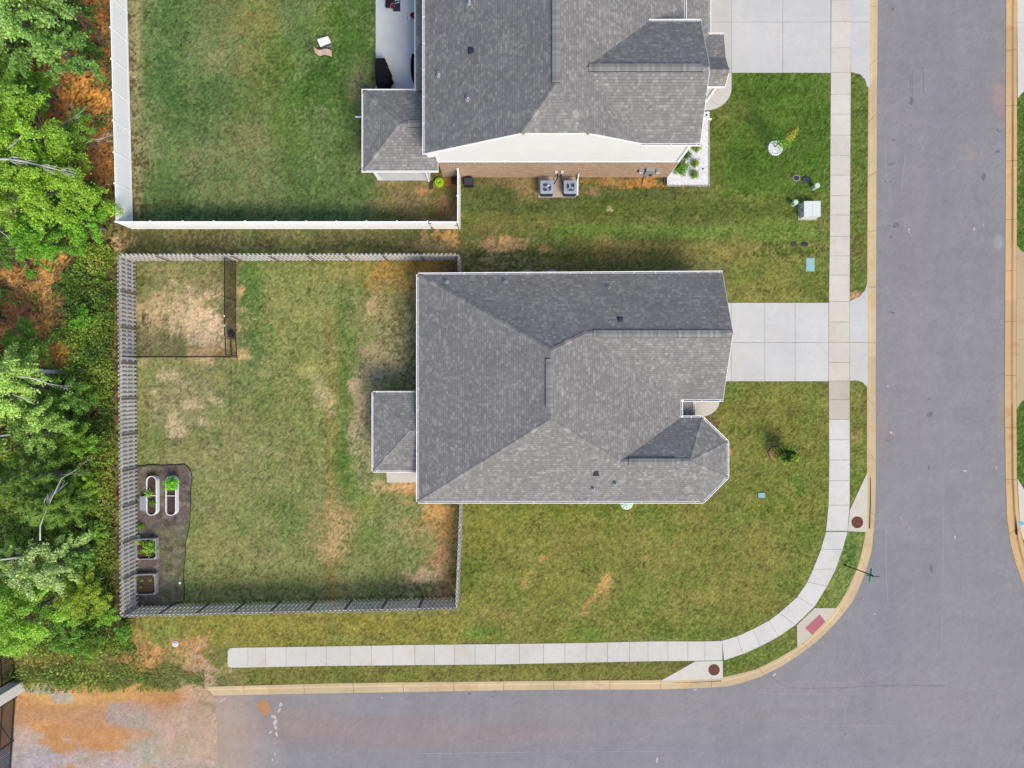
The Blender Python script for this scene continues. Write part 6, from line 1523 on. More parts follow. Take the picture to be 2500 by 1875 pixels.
def manhole(u, v, r, lb):
    x, y, _ = W(u, v); z = .026; o = empty('manhole_cover', (x, y, 0), lb, 'manhole cover'); rr_ = r * .025; b = MB(); b.lathe(x, y, [(rr_, z), (rr_ * .99, z + .006), (rr_ * .9, z + .006), (rr_ * .89, z + .001)], 30, cap=False); b.build('frame', M['rust'], o)
    b = MB(); b.lathe(x, y, [(rr_ * .88, z), (rr_ * .87, z + .008), (rr_ * .6, z + .008), (rr_ * .59, z + .004), (rr_ * .3, z + .004), (rr_ * .29, z + .009), (.001, z + .009)], 30)
    for k in range(2): b.box(x - .02, x + .02, y + (k * 2 - 1) * rr_ * .75 - .02, y + (k * 2 - 1) * rr_ * .75 + .02, z + .008, z + .012)
    b.build('lid', M['rust'], o)
manhole(2092.5, 1275, 14.5, 'round rusty manhole cover on the drain apron beside the street running up the picture'); manhole(1743, 1635, 14, 'round rusty manhole cover on the drain apron beside the street along the bottom')
# street name sign
SS = empty('street_sign', W(2063, 1380), 'leaning green street name sign on a dark pole at the corner verge', 'street sign')
pt = W(2124, 1402.5, 2.85); pb0 = W(2063, 1380)
b = MB(); b.tube([pb0, pt], .035, 8); b.build('pole', M['polegreen'], SS); b = MB(); b.tube([(pb0[0], pb0[1], 0), (pb0[0], pb0[1], .06)], .07, 8); b.build('base', M['polegreen'], SS)
s0 = W(2127.5, 1387.5, 2.92); s1 = W(2122.5, 1419, 2.92); b = MB(); b.bar((s0[0], s0[1], 2.95), (s1[0], s1[1], 2.95), .035, .2); b.build('name_blade', M['signgreen'], SS)
b = MB(); b.bar((pt[0] - .35, pt[1] + .03, 3.12), (pt[0] + .38, pt[1] - .05, 3.12), .012, .16); b.build('name_blade', M['polegreen'], SS); b = MB(); b.lathe(pt[0], pt[1], [(.045, 2.82), (.045, 3.22), (.02, 3.24)], 8); b.build('bracket', M['polegreen'], SS)

# ================================================================ PLANTS
def leaf_quads(P, Nn, size, rs, elong=1.6, droop=0.0, D=None):
    """P (n,3) positions, Nn (n,3) preferred normals, returns verts for bent 2-tri leaves as quads"""
    n = len(P); nr = Nn + rs.randn(n, 3) * .55; nr /= np.linalg.norm(nr, axis=1)[:, None] + 1e-9
    if D is None:
        t = rs.randn(n, 3)
    else: t = D + rs.randn(n, 3) * .25
    t = t - nr * (t * nr).sum(1)[:, None]; t /= np.linalg.norm(t, axis=1)[:, None] + 1e-9
    s = np.cross(nr, t); L = (size * (.6 + rs.rand(n) * .8))[:, None]
    a = P - t * L * .5; c = P + t * L * .5 - nr * L * .15; m = P + nr * L * .06
    V = np.stack([a, m + s * L * .5 / elong, c, m - s * L * .5 / elong], 1)
    return V.reshape(-1, 3)
def leaf_obj(name, P, Nn, size, col, rs, parent=None, elong=1.6, var=.30, yel=None, D=None, hz=None):
    V = leaf_quads(P, Nn, size, rs, elong, 0, D); n = len(P)
    k = 1 + (rs.rand(n, 1) - .5) * 2 * var
    C = np.array(s2l(col))[None] * ALBK * k * LEAFK
    if yel is not None:
        m = np.clip(rs.rand(n, 1) * 1.5 - .8 + (0 if hz is None else hz[:, None]), 0, 1); C = C * (1 - m) + np.array(s2l(yel))[None] * ALBK * LEAFK * k * m
    tw = (fbm(P[:, 0] * 1.0, P[:, 1] * 1.0, .9, 3, int(rs.randint(90))) - .5)[:, None]; C = C * (1 + tw * .7)
    return rawmesh(name, V, np.arange(n * 4), 4, M['leaf'], np.clip(C, 0, 1), parent)
LEAFK = 1.62
def trunk_limbs(name, base, top, r0, targets, mat, rs, parent):
    b = MB(); base = Vector(base); top = Vector(top); n = 6; pts = []; rad = []
    for i in range(n + 1):
        t = i / n; p = base.lerp(top, t) + Vector((rs.randn() * .06, rs.randn() * .06, 0)) * (1 if 0 < i < n else 0); pts.append(p); rad.append(r0 * (1 - .75 * t))
    b.tube(pts, rad, 8)
    for tg in targets[::3]:
        k = rs.randint(2, n); p = pts[k]; q = Vector(tg); mid = p.lerp(q, .5) + Vector((rs.randn() * .12, rs.randn() * .12, rs.rand() * .15))
        b.tube([p, mid, q], [rad[k] * .5, rad[k] * .32, .012], 5)
    return b.build(name, M[mat], parent, smooth=True)
def broad_tree(u, v, rpx, h, col, lb, cat='tree', name='leafy_tree', leaf=.13, dens=.8, yel=None, seed=0, group=None, lean=(0, 0), bark='bark', lobes=9, var=.3, flat=.5, base=None, r_in=.35):
    leaf *= .80; rs = np.random.RandomState(seed + 100); zc = h * .68; x, y, _ = W(u, v, zc); s = (CH - zc) / FP; Rr = rpx * s
    bx_, by_ = (x - lean[0], y - lean[1]) if base is None else base
    o = empty(name, (bx_, by_, 0), lb, cat, group)
    zb_ = max(.05, h - 2 * Rr * flat * 1.25)
    cs = []
    lobes = int(lobes * 4.2)
    for k in range(lobes):
        a0 = k * 2.4 + rs.rand() * 1.2; rr_ = Rr * (.92 * math.sqrt((k + .3) / lobes)) * rs.uniform(.85, 1.12) * (1 + .16 * math.sin(3 * a0 + seed)); r_ = Rr * rs.uniform(.10, .22)
        zz = zc + (h - zc) * (.75 - 1.0 * (rr_ / Rr) ** 1.4) + rs.randn() * .16 * h * .5; cs.append((x + rr_ * math.cos(a0), y + rr_ * math.sin(a0), max(zz, r_ * .6), r_))
    PP, NN = [], []
    for (cx_, cy_, cz_, r_) in cs:
        m = int(30 * dens * (r_ / leaf) ** 2) + 40
        d = rs.randn(m, 3); d /= np.linalg.norm(d, axis=1)[:, None]; d[:, 2] = np.where(rs.rand(m) < .72, np.abs(d[:, 2]), d[:, 2])
        ra = math.atan2(cy_ - y, cx_ - x) + rs.randn() * .5; el = rs.uniform(1.2, 1.9)
        lump = 1 + .9 * (fbm(d[:, 0] * 3 + cx_, d[:, 1] * 3 + cy_ + d[:, 2], .8, 3, seed) - .5)
        rad = r_ * lump * (1 - r_in * rs.rand(m) ** 1.6) * np.where(rs.rand(m) < .22, rs.uniform(1.0, 1.55, m), 1.0); q1 = d[:, 0] * rad * el; q2 = d[:, 1] * rad / (el ** .8); P = np.stack([cx_ + q1 * math.cos(ra) - q2 * math.sin(ra), cy_ + q1 * math.sin(ra) + q2 * math.cos(ra), cz_ + d[:, 2] * rad * .6 - .12 * np.abs(q1)], 1) + rs.randn(m, 3) * .03; P[:, 2] = np.maximum(P[:, 2], .05)
        PP.append(P); NN.append(d * .6 + np.array([0, 0, .7]))
    P = np.concatenate(PP); Nn = np.concatenate(NN); hz = (P[:, 2] - P[:, 2].min()) / (np.ptp(P[:, 2]) + 1e-6) * .5 - .25
    leaf_obj('crown', P, Nn, leaf, col, rs, o, 1.7, var, yel, None, hz)
    trunk_limbs('trunk', (bx_, by_, -.1), (x, y, zc), .035 + .014 * h + .01 * Rr, [c[:3] for c in cs], bark, rs, o)
    return o
def pine(u, v, rpx, h, col, lb, seed=0, group=None, base=None):
    rs = np.random.RandomState(seed + 300); zc = h * .6; x, y, _ = W(u, v, zc); Rr = rpx * (CH - zc) / FP; o = empty('pine_tree', (x, y, 0), lb, 'tree', group); PP, NN, DD, tg = [], [], [], []
    nb = 70
    for k in range(nb):
        t = (k + .5) / nb; z = h * (.22 + .76 * t); L = Rr * (1.05 - .85 * t) * rs.uniform(.7, 1.15); a0 = k * 2.4 + rs.rand() * .5; d = np.array([math.cos(a0), math.sin(a0), .25 + .3 * t]); d /= np.linalg.norm(d)
        tip = np.array([x, y, z]) + d * L; tg.append(tuple(tip * .85 + np.array([x, y, z]) * .15)); 
        for q in range(int(3 + 5 * L)):
            f = rs.uniform(.35, 1.0); c0 = np.array([x, y, z]) + d * L * f + rs.randn(3) * .10 * (1.3 - f); m = 34
            dd = d[None] + rs.randn(m, 3) * .45; dd /= np.linalg.norm(dd, axis=1)[:, None]; P = c0[None] + dd * rs.uniform(.05, .26, (m, 1)); PP.append(P); DD.append(dd); NN.append(np.tile([0, 0, 1.0], (m, 1)))
    P = np.concatenate(PP); hz = (P[:, 2] / h - .75)
    leaf_obj('crown', P, np.concatenate(NN), .20, col, rs, o, 5.5, .25, (150, 176, 84), np.concatenate(DD), hz)
    trunk_limbs('trunk', (x, y, -.1), (x, y, h * .97), .05 + .016 * h, tg[::3], 'bark', rs, o); return o
def bare_branch(name, pts, z0, z1, r0, lb, seed=0, twigs=8, mat='bark_pale', cat='branch', fan=.5):
    rs = np.random.RandomState(seed + 500); b = MB(); n = len(pts); P = [Vector(W(u, v, z0 + (z1 - z0) * i / (n - 1))) for i, (u, v) in enumerate(pts)]; rad = [r0 * (1 - .75 * i / (n - 1)) for i in range(n)]; b.tube(P, rad, 7)
    L = sum((P[i + 1] - P[i]).length for i in range(n - 1))
    for k in range(twigs):
        i = rs.randint(max(0, n // 3), n); i = min(i, n - 1); p = P[i]; d = (P[min(i + 1, n - 1)] - P[max(i - 1, 0)]).normalized(); sd_ = Vector((-d.y, d.x, rs.randn() * .4)) * (1 if rs.rand() < .5 else -1) * rs.uniform(.2, fan)
        q = p + (d * .6 + sd_) * L * rs.uniform(.12, .32); m_ = p.lerp(q, .5) + Vector(rs.randn(3) * .05); b.tube([p, m_, q], [rad[i] * .5, rad[i] * .35, .011], 5)
        q2 = m_ + (d + sd_ * .2) * L * rs.uniform(.08, .2); b.tube([m_, q2], [rad[i] * .35, .009], 4)
    return tag(b.build(name, M[mat], smooth=True), lb, cat)

YG = (150, 190, 60); MG = (104, 150, 54); DG = (72, 110, 46); PG = (182, 205, 130); OG = (140, 156, 66)
T_ = broad_tree
T_(50, 52, 118, 6.5, (130, 172, 84), 'broad leafy tree filling the top left corner of the photo', seed=1, leaf=.20, lobes=13, yel=(176, 206, 128))
T_(165, 130, 66, 4.6, (112, 160, 74), 'round leafy tree just below and right of the top left corner tree', seed=2, leaf=.17, yel=(160, 196, 118))
T_(188, 40, 50, 3.2, DG, 'low dark green tree at the top edge between the corner tree and the white fence', seed=3, leaf=.14)
T_(222, 128, 30, 1.6, (80, 122, 48), 'dark low shrub close to the white fence near the top', 'shrub', 'leafy_shrub', seed=4, leaf=.12, lobes=5)
T_(20, 180, 50, 3.6, (132, 172, 64), 'yellow green tree at the left edge, second down from the top', seed=5, leaf=.15, yel=YG)
T_(92, 215, 44, 3.0, (108, 156, 56), 'small bright tree on the left of the upper orange clay clearing', seed=6, leaf=.14, yel=YG)
T_(60, 330, 98, 6.0, (132, 178, 56), 'large lime green tree at the left edge below the upper clay clearing', seed=7, leaf=.16, lobes=14, yel=(176, 206, 84))
T_(196, 335, 46, 2.6, (118, 164, 62), 'thin sapling in the clay clearing with a bare branch touching the white fence', 'tree', 'sapling', seed=8, leaf=.12, dens=.5, lobes=8, yel=YG)
T_(205, 280, 18, 2.0, (120, 170, 62), 'tiny sapling tip in the middle of the upper clay clearing', 'tree', 'sapling', seed=9, leaf=.11, lobes=4, dens=.8)
T_(130, 450, 105, 5.5, (138, 182, 56), 'wide lime green tree level with the lower end of the white fence', seed=10, leaf=.16, lobes=15, yel=(178, 206, 80))
T_(30, 480, 80, 6.5, (136, 180, 58), 'tall bright tree at the left edge with a thick grey leaning trunk below it', seed=11, leaf=.16, lobes=11, yel=(180, 208, 90))
T_(198, 540, 58, 3.6, (112, 172, 52), 'dense bright green tree left of the corner where the two fences meet', seed=12, leaf=.15, lobes=10, yel=YG)
T_(100, 585, 66, 3.8, (104, 164, 50), 'bushy green tree above the lower orange clay clearing', seed=13, leaf=.15, lobes=11, yel=YG)
T_(222, 482, 34, 1.5, DG, 'dark shrub in the shade beside the end of the white fence', 'shrub', 'leafy_shrub', seed=14, leaf=.12, lobes=6)
T_(206, 780, 30, 1.3, (96, 160, 52), 'compact bright green bush right of the lower clay clearing', 'shrub', 'leafy_shrub', seed=15, leaf=.13, lobes=6, yel=YG)
T_(75, 668, 13, .8, (110, 170, 56), 'small lone bush standing in the lower clay clearing', 'shrub', 'leafy_shrub', seed=16, leaf=.12, lobes=4)
T_(20, 950, 95, 7.5, (164, 202, 96), 'pale silvery green tree at the left edge under the long white trunk', seed=17, leaf=.17, lobes=12, yel=(204, 218, 150))
T_(100, 1030, 72, 4.8, (128, 170, 78), 'pale green tree between the silvery tree and the wooden fence', seed=18, leaf=.15, lobes=10, yel=(186, 206, 124))
T_(170, 980, 56, 2.8, (96, 140, 56), 'mid green tree left of the wooden fence, level with the white trunk', seed=19, leaf=.14, lobes=8)
T_(185, 1080, 50, 2.4, (108, 152, 56), 'mid green shrub left of the wooden fence above the pine trees', 'shrub', 'leafy_shrub', seed=20, leaf=.13, lobes=8, yel=YG)
pine(52, 1170, 92, 7.0, (100, 138, 58), 'larger soft needled pine tree at the left edge', 21)
pine(128, 1235, 74, 5.0, (112, 148, 58), 'smaller soft needled pine tree nearer the wooden fence', 22)
T_(222, 1190, 36, 1.7, (146, 176, 58), 'yellow green bush against the wooden fence beside the smaller pine', 'shrub', 'leafy_shrub', seed=23, leaf=.12, lobes=6, yel=YG)
T_(110, 1385, 76, 4.8, (160, 190, 110), 'tree with whitish leaf clusters left of the square raised beds', seed=24, leaf=.17, lobes=11, yel=(222, 232, 180))
T_(190, 1350, 46, 2.6, (98, 146, 56), 'mid green tree between the white leaved tree and the wooden fence', seed=25, leaf=.14, lobes=7, yel=(190, 210, 140))
T_(30, 1370, 46, 4.2, (160, 192, 100), 'pale leaved tree at the left edge next to the white leaved tree', seed=26, leaf=.16, lobes=7, yel=(210, 224, 160))
T_(50, 1500, 94, 5.2, (142, 186, 66), 'big lime green tree at the left edge just above the iron fence', seed=27, leaf=.13, lobes=14, yel=(172, 208, 84))
T_(205, 1455, 60, 2.4, (150, 174, 62), 'yellow green bush left of the lower corner of the wooden fence', 'shrub', 'leafy_shrub', seed=28, leaf=.11, lobes=9, yel=(186, 200, 70))
T_(255, 1495, 34, 1.4, (120, 168, 58), 'small bright bush touching the lower corner of the wooden fence', 'shrub', 'leafy_shrub', seed=29, leaf=.11, lobes=6, yel=YG)
T_(160, 1555, 46, 1.8, (98, 146, 60), 'mid green bush below the lime green tree near the road', 'shrub', 'leafy_shrub', seed=30, leaf=.12, lobes=7, yel=YG)
T_(300, 1545, 20, .9, (112, 158, 58), 'small bush at the lawn edge below the wooden fence corner', 'shrub', 'leafy_shrub', seed=31, leaf=.10, lobes=5)
T_(238, 1300, 26, 1.2, (130, 178, 66), 'small bright bush by the wooden fence, level with the mulch bed', 'shrub', 'leafy_shrub', seed=32, leaf=.11, lobes=5, yel=YG)
T_(215, 1580, 40, 1.2, (104, 148, 56), 'low bush above the grassy bank beside the end of the kerb', 'shrub', 'leafy_shrub', seed=33, leaf=.10, lobes=6, yel=YG)
T_(20, 625, 40, 2.4, (98, 142, 54), 'dark green shrub at the left edge beside the lower clay clearing', 'shrub', 'leafy_shrub', seed=34, leaf=.13, lobes=6)
T_(60, 835, 52, 2.2, (100, 148, 56), 'bushy shrub at the left below the lower clay clearing', 'shrub', 'leafy_shrub', seed=35, leaf=.12, lobes=8, yel=YG)
T_(95, 250, 26, 2.8, (116, 160, 60), 'small feathery sapling with bare twigs left of the upper clay clearing', 'tree', 'sapling', seed=36, leaf=.11, dens=.6, lobes=6)
T_(-70, 250, 120, 9.5, (128, 172, 62), 'tall tree just outside the left edge near the top', seed=37, leaf=.2, lobes=10)
T_(-150, 760, 90, 7, (110, 150, 56), 'tree just outside the left edge beside the lower clearing', seed=38, leaf=.2, lobes=8)
T_(-90, 1060, 90, 9, (126, 160, 76), 'tall tree just outside the left edge beside the silvery tree', seed=39, leaf=.2, lobes=8)

bare_branch('bare_branch', [(-30, 388), (20, 389), (60, 395), (100, 404), (145, 416)], 5.8, 5.0, .07, 'long white bare branch fanning out over the large lime green tree', 1, 22, fan=.4)
bare_branch('bare_branch', [(60, 262), (75, 255), (88, 240), (105, 222)], 2.2, 3.2, .035, 'forked pale bare branch left of the upper clay clearing', 2, 9)
bare_branch('bare_branch', [(120, 322), (145, 308), (175, 290), (203, 270)], 1.4, 2.4, .03, 'thin straight bare branch crossing the upper clay clearing', 3, 5, fan=.25)
bare_branch('bare_branch', [(150, 378), (185, 362), (225, 342), (250, 338), (274, 330)], 1.6, 2.1, .03, 'bare branch with fine twigs reaching the white fence', 4, 14)
bare_branch('bare_branch', [(203, 457), (230, 461), (243, 456), (256, 456)], 1.2, 1.5, .025, 'small forked bare branch near the lower end of the white fence', 5, 3)
bare_branch('bare_branch', [(18, 362), (34, 352), (50, 334)], 5.9, 6.1, .035, 'short pale bare branch in the large lime green tree at the left edge', 6, 3)
bare_branch('tree_trunk', [(115, 552), (80, 537), (40, 521), (-10, 500)], .0, 3.5, .22, 'thick grey leaning trunk under the tall bright tree', 7, 0, 'bark', 'trunk')
bare_branch('tree_trunk', [(160, 908), (110, 907), (60, 904), (-30, 901)], .0, 4.2, .16, 'long whitish leaning trunk at the left edge, level with the pen', 8, 3, 'bark_pale', 'trunk')
bare_branch('tree_trunk', [(105, 1058), (55, 1058), (-15, 1066)], 2.0, 5.0, .12, 'pale trunk just above the pine trees at the left edge', 9, 0, 'bark_pale', 'trunk')
bare_branch('tree_trunk', [(90, 1078), (50, 1088), (14, 1098)], 1.5, 3.5, .12, 'second pale trunk, lowest of the pair above the pine trees', 10, 0, 'bark', 'trunk')
bare_branch('bare_branch', [(98, 1320), (98, 1285), (115, 1240), (132, 1205), (150, 1168), (190, 1145)], 4.6, 4.0, .035, 'long curved bare branch rising through the pine trees', 11, 7, 'bark_pale', 'branch', .35)
bare_branch('tree_trunk', [(150, 1340), (68, 1358), (-10, 1368)], 1.0, 5.6, .13, 'pale trunk crossing behind the white leaved tree', 12, 0, 'bark_pale', 'trunk')
bare_branch('bare_branch', [(45, 918), (85, 925), (115, 936), (145, 942)], 6.0, 5.2, .04, 'wavy bare branch just below the long whitish trunk', 13, 6)
bare_branch('bare_branch', [(30, 962), (60, 974), (85, 988)], 6.2, 5.8, .035, 'short pale bare branch in the silvery green tree', 14, 4)
bare_branch('bare_branch', [(252, 728), (248, 760), (240, 788)], .1, .15, .03, 'pale fallen stick on the ground left of the wooden fence', 15, 0)
bare_branch('bare_branch', [(0, 606), (40, 605), (75, 604)], .9, 1.0, .03, 'thin bare stick at the left edge above the lower clearing', 16, 0)
bare_branch('bare_branch', [(-5, 560), (15, 575), (24, 586)], 3.2, 3.0, .035, 'short white bare branch at the left edge above the lower clearing', 17, 1)
b = MB(); x, y, _ = W(107, 1557); b.prism([(x - .28, y - .06), (x + .22, y - .02), (x + .28, y + .08), (x - .1, y + .06)], .02, .1); tag(b.build('litter_scrap', M['white']), 'small white scrap lying in the scrub near the iron fence', 'litter')

# undergrowth: low leafy cover with gaps over the clay
rs = np.random.RandomState(77)
def cover_mask(u, v, x, y):
    c = ground_rgb(x, y); r, g_ = c[:, 0], c[:, 1]; clay = np.clip((r / (g_ + 1e-6) - 1.75) / .4, 0, 1)
    return (1 - clay)
def undergrowth(name, n, reg, hmax, size, cols, seed, thr=.42, stick=False):
    rs = np.random.RandomState(seed); u = rs.uniform(reg[0], reg[2], n); v = rs.uniform(reg[1], reg[3], n); x = (u - 1250) * .025; y = (937.5 - v) * .025
    nz = fbm(x, y, 1.5, 4, 201) * .6 + fbm(x, y, .5, 3, 203) * .4
    for (eu, ev, er, es) in ((108, 700, 52, 78), (35, 665, 36, 32), (50, 795, 50, 40), (105, 790, 60, 26), (128, 870, 46, 24), (20, 830, 26, 30), (190, 245, 74, 84), (205, 60, 45, 60), (240, 400, 36, 50)): nz = nz - .22 * np.clip(1.5 - np.sqrt(((u - eu) / er) ** 2 + ((v - ev) / es) ** 2) * (.8 + .4 * fbm(x, y, .5, 3, 231)), 0, .6) / .6
    cm = cover_mask(u, v, x, y); bound = np.where(v < 600, 268, 288) - 6 * (fbm(x, y, .6, 3, 207)) * 2
    bound = np.where(v > 1500, 300 + (v - 1500) * .5, bound) + (fbm(x, y, 1.0, 3, 209) - .5) * 60 * (v > 1500); k = (nz > thr - .12 * (cm - .5)) & (rs.rand(n) < cm * .97 + .03) & (u < bound) & ((v < 1590) | (rs.rand(n) < .28))
    u, v, x, y, nz = u[k], v[k], x[k], y[k], nz[k]; n = len(x); hh = np.clip((nz - thr + .12) * 4, .1, 1) * hmax
    edgef = np.clip((np.where(v < 600, 268, 290) - u) / 20, .25, 1) * np.clip((1690 - v) / 60, .2, 1); z = hh * edgef * rs.rand(n) ** .6 + .03
    P = np.stack([x, y, z + lowfac(x, y)], 1); V = leaf_quads(P, np.tile([0, 0, 1.], (n, 1)), size, rs, 1.6)
    pal = np.array([s2l(c) for c in cols]); t = np.clip(fbm(x, y, 1.8, 4, 211) * 2.4 - .7 + rs.randn(n) * .15, 0, .999) * (len(cols) - 1); i0 = t.astype(int); f = (t - i0)[:, None]; C = (pal[i0] * (1 - f) + pal[np.minimum(i0 + 1, len(cols) - 1)] * f) * ALBK * 1.6 * (1 + (rs.rand(n, 1) - .5) * .8)
    return tag(rawmesh(name, V, np.arange(n * 4), 4, M['leaf'], C), kind='stuff', label='tangled low green undergrowth between the trees and the fences', cat='undergrowth')
undergrowth('undergrowth', 340000, (-300, -200, 420, 1690), .9, .13, [(70, 100, 44), (100, 134, 52), (122, 156, 58), (150, 168, 70)], 5, .43)
# dry twigs and litter
def twigs(name, n, reg, L0, rad, col, seed, lab, zmax=.4, mask=None, up=.25):
    rs = np.random.RandomState(seed); u = rs.uniform(reg[0], reg[2], n); v = rs.uniform(reg[1], reg[3], n)
    if mask is not None: k = mask(u, v, rs); u, v = u[k], v[k]; n = len(u)
    x = (u - 1250) * .025; y = (937.5 - v) * .025; a = rs.rand(n) * 6.28; L = L0 * (.4 + rs.rand(n)); z0 = rs.rand(n) * zmax; dz = rs.randn(n) * up * L
    dx, dy = np.cos(a) * L, np.sin(a) * L; px, py = -np.sin(a) * rad, np.cos(a) * rad; z = lowfac(x, y) + z0 + .01
    V = np.stack([np.stack([x - px, y - py, z], 1), np.stack([x + px, y + py, z + rad], 1), np.stack([x + dx + px * .4, y + dy + py * .4, z + dz], 1), np.stack([x + dx - px * .4, y + dy - py * .4, z + dz], 1)], 1); V[:, :, 2] = np.maximum(V[:, :, 2], .012 + lowfac(x, y)[:, None])
    C = np.array(s2l(col))[None] * ALBK * (1 + (rs.rand(n, 1) - .5) * .9)
    return tag(rawmesh(name, V.reshape(-1, 3), np.arange(n * 4), 4, M['ground'], C), kind='stuff', label=lab, cat='litter')
wm = lambda u, v, rs: (u < np.where(v < 600, 266, 284)) & ((fbm((u - 1250) * .025, v * .025, 2, 3, 301) > .45) | (rs.rand(len(u)) < .2))
twigs('fallen_twigs', 9000, (-200, -100, 300, 1640), .55, .010, (170, 150, 126), 3, 'scattered dry twigs and brush on the woodland floor', .5, wm)
twigs('leaf_litter', 20000, (-200, -100, 300, 1560), .09, .020, (178, 134, 84), 4, 'brown leaf litter over the clay woodland floor', .03, wm)
bank = lambda u, v, rs: ((np.abs(v - 1650 - (u - 250) * .03) < 24 + 10 * np.sin(u * .05)) | ((u < 300) & (v < 1640) & (rs.rand(len(u)) < .35)) | ((u < 400) & (v > 1600) & (v < 1640) & (rs.rand(len(u)) < .2))) & (u < 500)
def blades(name, n, x, y, L, wd, C, rs, lean=.7, mat='grass', cat=None, lab=None, zb=0.0):
    a = rs.rand(n) * 6.28; ln = L * (.5 + rs.rand(n) * .9); t = rs.rand(n) * lean; dx, dy = np.cos(a) * np.sin(t) * ln, np.sin(a) * np.sin(t) * ln; dz = np.cos(t) * ln; b_ = a + 1.57 + rs.randn(n) * .4; w_ = wd * (.6 + rs.rand(n) * .8); px, py = np.cos(b_) * w_, np.sin(b_) * w_
    V = np.stack([np.stack([x - px, y - py, zb + 0 * x], 1), np.stack([x + px, y + py, zb + 0 * x], 1), np.stack([x + dx, y + dy, zb + dz], 1)], 1).reshape(-1, 3)
    return tag(rawmesh(name, V, np.arange(n * 3), 3, M[mat], C), kind='stuff', label=lab, cat=cat)
n = 20000; u = rs.uniform(30, 500, n); v = rs.uniform(1540, 1700, n); k = bank(u, v, rs); u, v = u[k], v[k]; x = (u - 1250) * .025; y = (937.5 - v) * .025; n = len(x)
C = np.array(s2l((146, 164, 86)))[None] * ALBK * 1.5 * (1 + (rs.rand(n, 1) - .5) * .7); dr = (rs.rand(n) < .3); C[dr] = np.array(s2l((178, 168, 118))) * ALBK
blades('wild_grass', n, x, y, .30, .016, C, rs, 1.35, lab='long wild grass on the bank between the scrub and the dirt track', cat='grass', zb=lowfac(x, y))

# small plants
def bushy(u, v, rpx, h, col, lb, seed, zb=0.0, leaf=.06, name='shrub', yel=None, cat='plant', group=None, elong=1.8, n=700):
    rs = np.random.RandomState(seed + 900); x, y, _ = W(u, v, zb + h * .6); Rr = rpx * .0247; d = rs.randn(n, 3); d /= np.linalg.norm(d, axis=1)[:, None]; d[:, 2] = np.abs(d[:, 2]); lump = 1 + .5 * (fbm(d[:, 0] * 2 + u, d[:, 1] * 2 + v, .6, 3, seed) - .5); rr_ = (.35 + .75 * rs.rand(n)) * lump * (1 + .3 * np.sin(np.arctan2(d[:, 1], d[:, 0]) * 5 + seed))
    P = np.stack([x + d[:, 0] * Rr * rr_, y + d[:, 1] * Rr * rr_, zb + .03 + d[:, 2] * h * rr_], 1); o = empty(name, (x, y, zb), lb, cat, group)
    leaf_obj('foliage', P, d * .8 + np.array([0, 0, .5]), leaf, col, rs, o, elong, .35, yel); b = MB()
    for k in range(5): a0 = k * 1.26; b.tube([(x, y, zb - .02), (x + .5 * Rr * math.cos(a0), y + .5 * Rr * math.sin(a0), zb + h * .6)], [.012, .005], 5)
    b.build('stem', M['bark'], o); return o
bushy(1665, 406, 17, .75, (96, 140, 52), 'largest green shrub in the white rock bed', 1, .02, .09, n=1400, cat='shrub', yel=(140, 176, 70))
bushy(1675, 374, 12, .6, (88, 128, 50), 'dark green shrub in the white rock bed, tucked under the eave corner', 2, .02, .08, cat='shrub', n=900)
bushy(1702, 359, 9, .5, (120, 150, 56), 'small shrub in the white rock bed, topmost of the right hand column of three', 3, .02, .07, cat='shrub'); bushy(1699, 397, 9.5, .5, (122, 152, 56), 'small shrub in the white rock bed, middle of the right hand column of three', 4, .02, .07, cat='shrub'); bushy(1697, 424, 9.5, .5, (116, 146, 52), 'small shrub in the white rock bed, lowest of the right hand column of three', 5, .02, .07, cat='shrub')
bushy(416, 1182, 15.5, .6, (116, 190, 40), 'big bright green bush in the second oval raised bed', 6, .3, .085, cat='plant', n=1500, yel=(150, 214, 60)); bushy(362, 1206, 9, .35, (140, 180, 66), 'leafy yellow green plant spilling over the side of the first oval bed', 7, .3, .08, n=380); bushy(371, 1228, 9, .25, (104, 150, 60), 'small green plant inside the lower half of the first oval bed', 8, .3, .08, n=260)
bushy(361, 1339, 18, .4, (124, 176, 52), 'bushy green plant in the upper square raised bed', 9, .24, .10, n=900, yel=(190, 190, 90)); bushy(334, 1325, 7, .3, (168, 190, 76), 'small yellowish plant at the inner corner of the upper square bed', 10, .24, .07, n=160)
for i, (u, v, r_, lb) in enumerate(((345, 1417, 5, 'small seedling, uppermost of the left row in the lower square bed'), (344, 1433, 5, 'small seedling, lowest in the left row in the lower square bed'), (366, 1416, 7, 'small yellowish seedling in the right half of the lower square bed'), (335, 1411, 4, 'tiny seedling in the corner of the lower square bed'))): bushy(u, v, r_, .15, (122, 160, 70), lb, 20 + i, .24, .06, n=90)
bushy(342, 1286, 8, .4, (98, 148, 46), 'green weed clump at the fence foot between the oval and square beds', 30, .0, .07, n=350); bushy(336, 1217, 5, .3, (122, 140, 60), 'small weed at the fence foot beside the pale bin', 31, 0, .06, n=150)
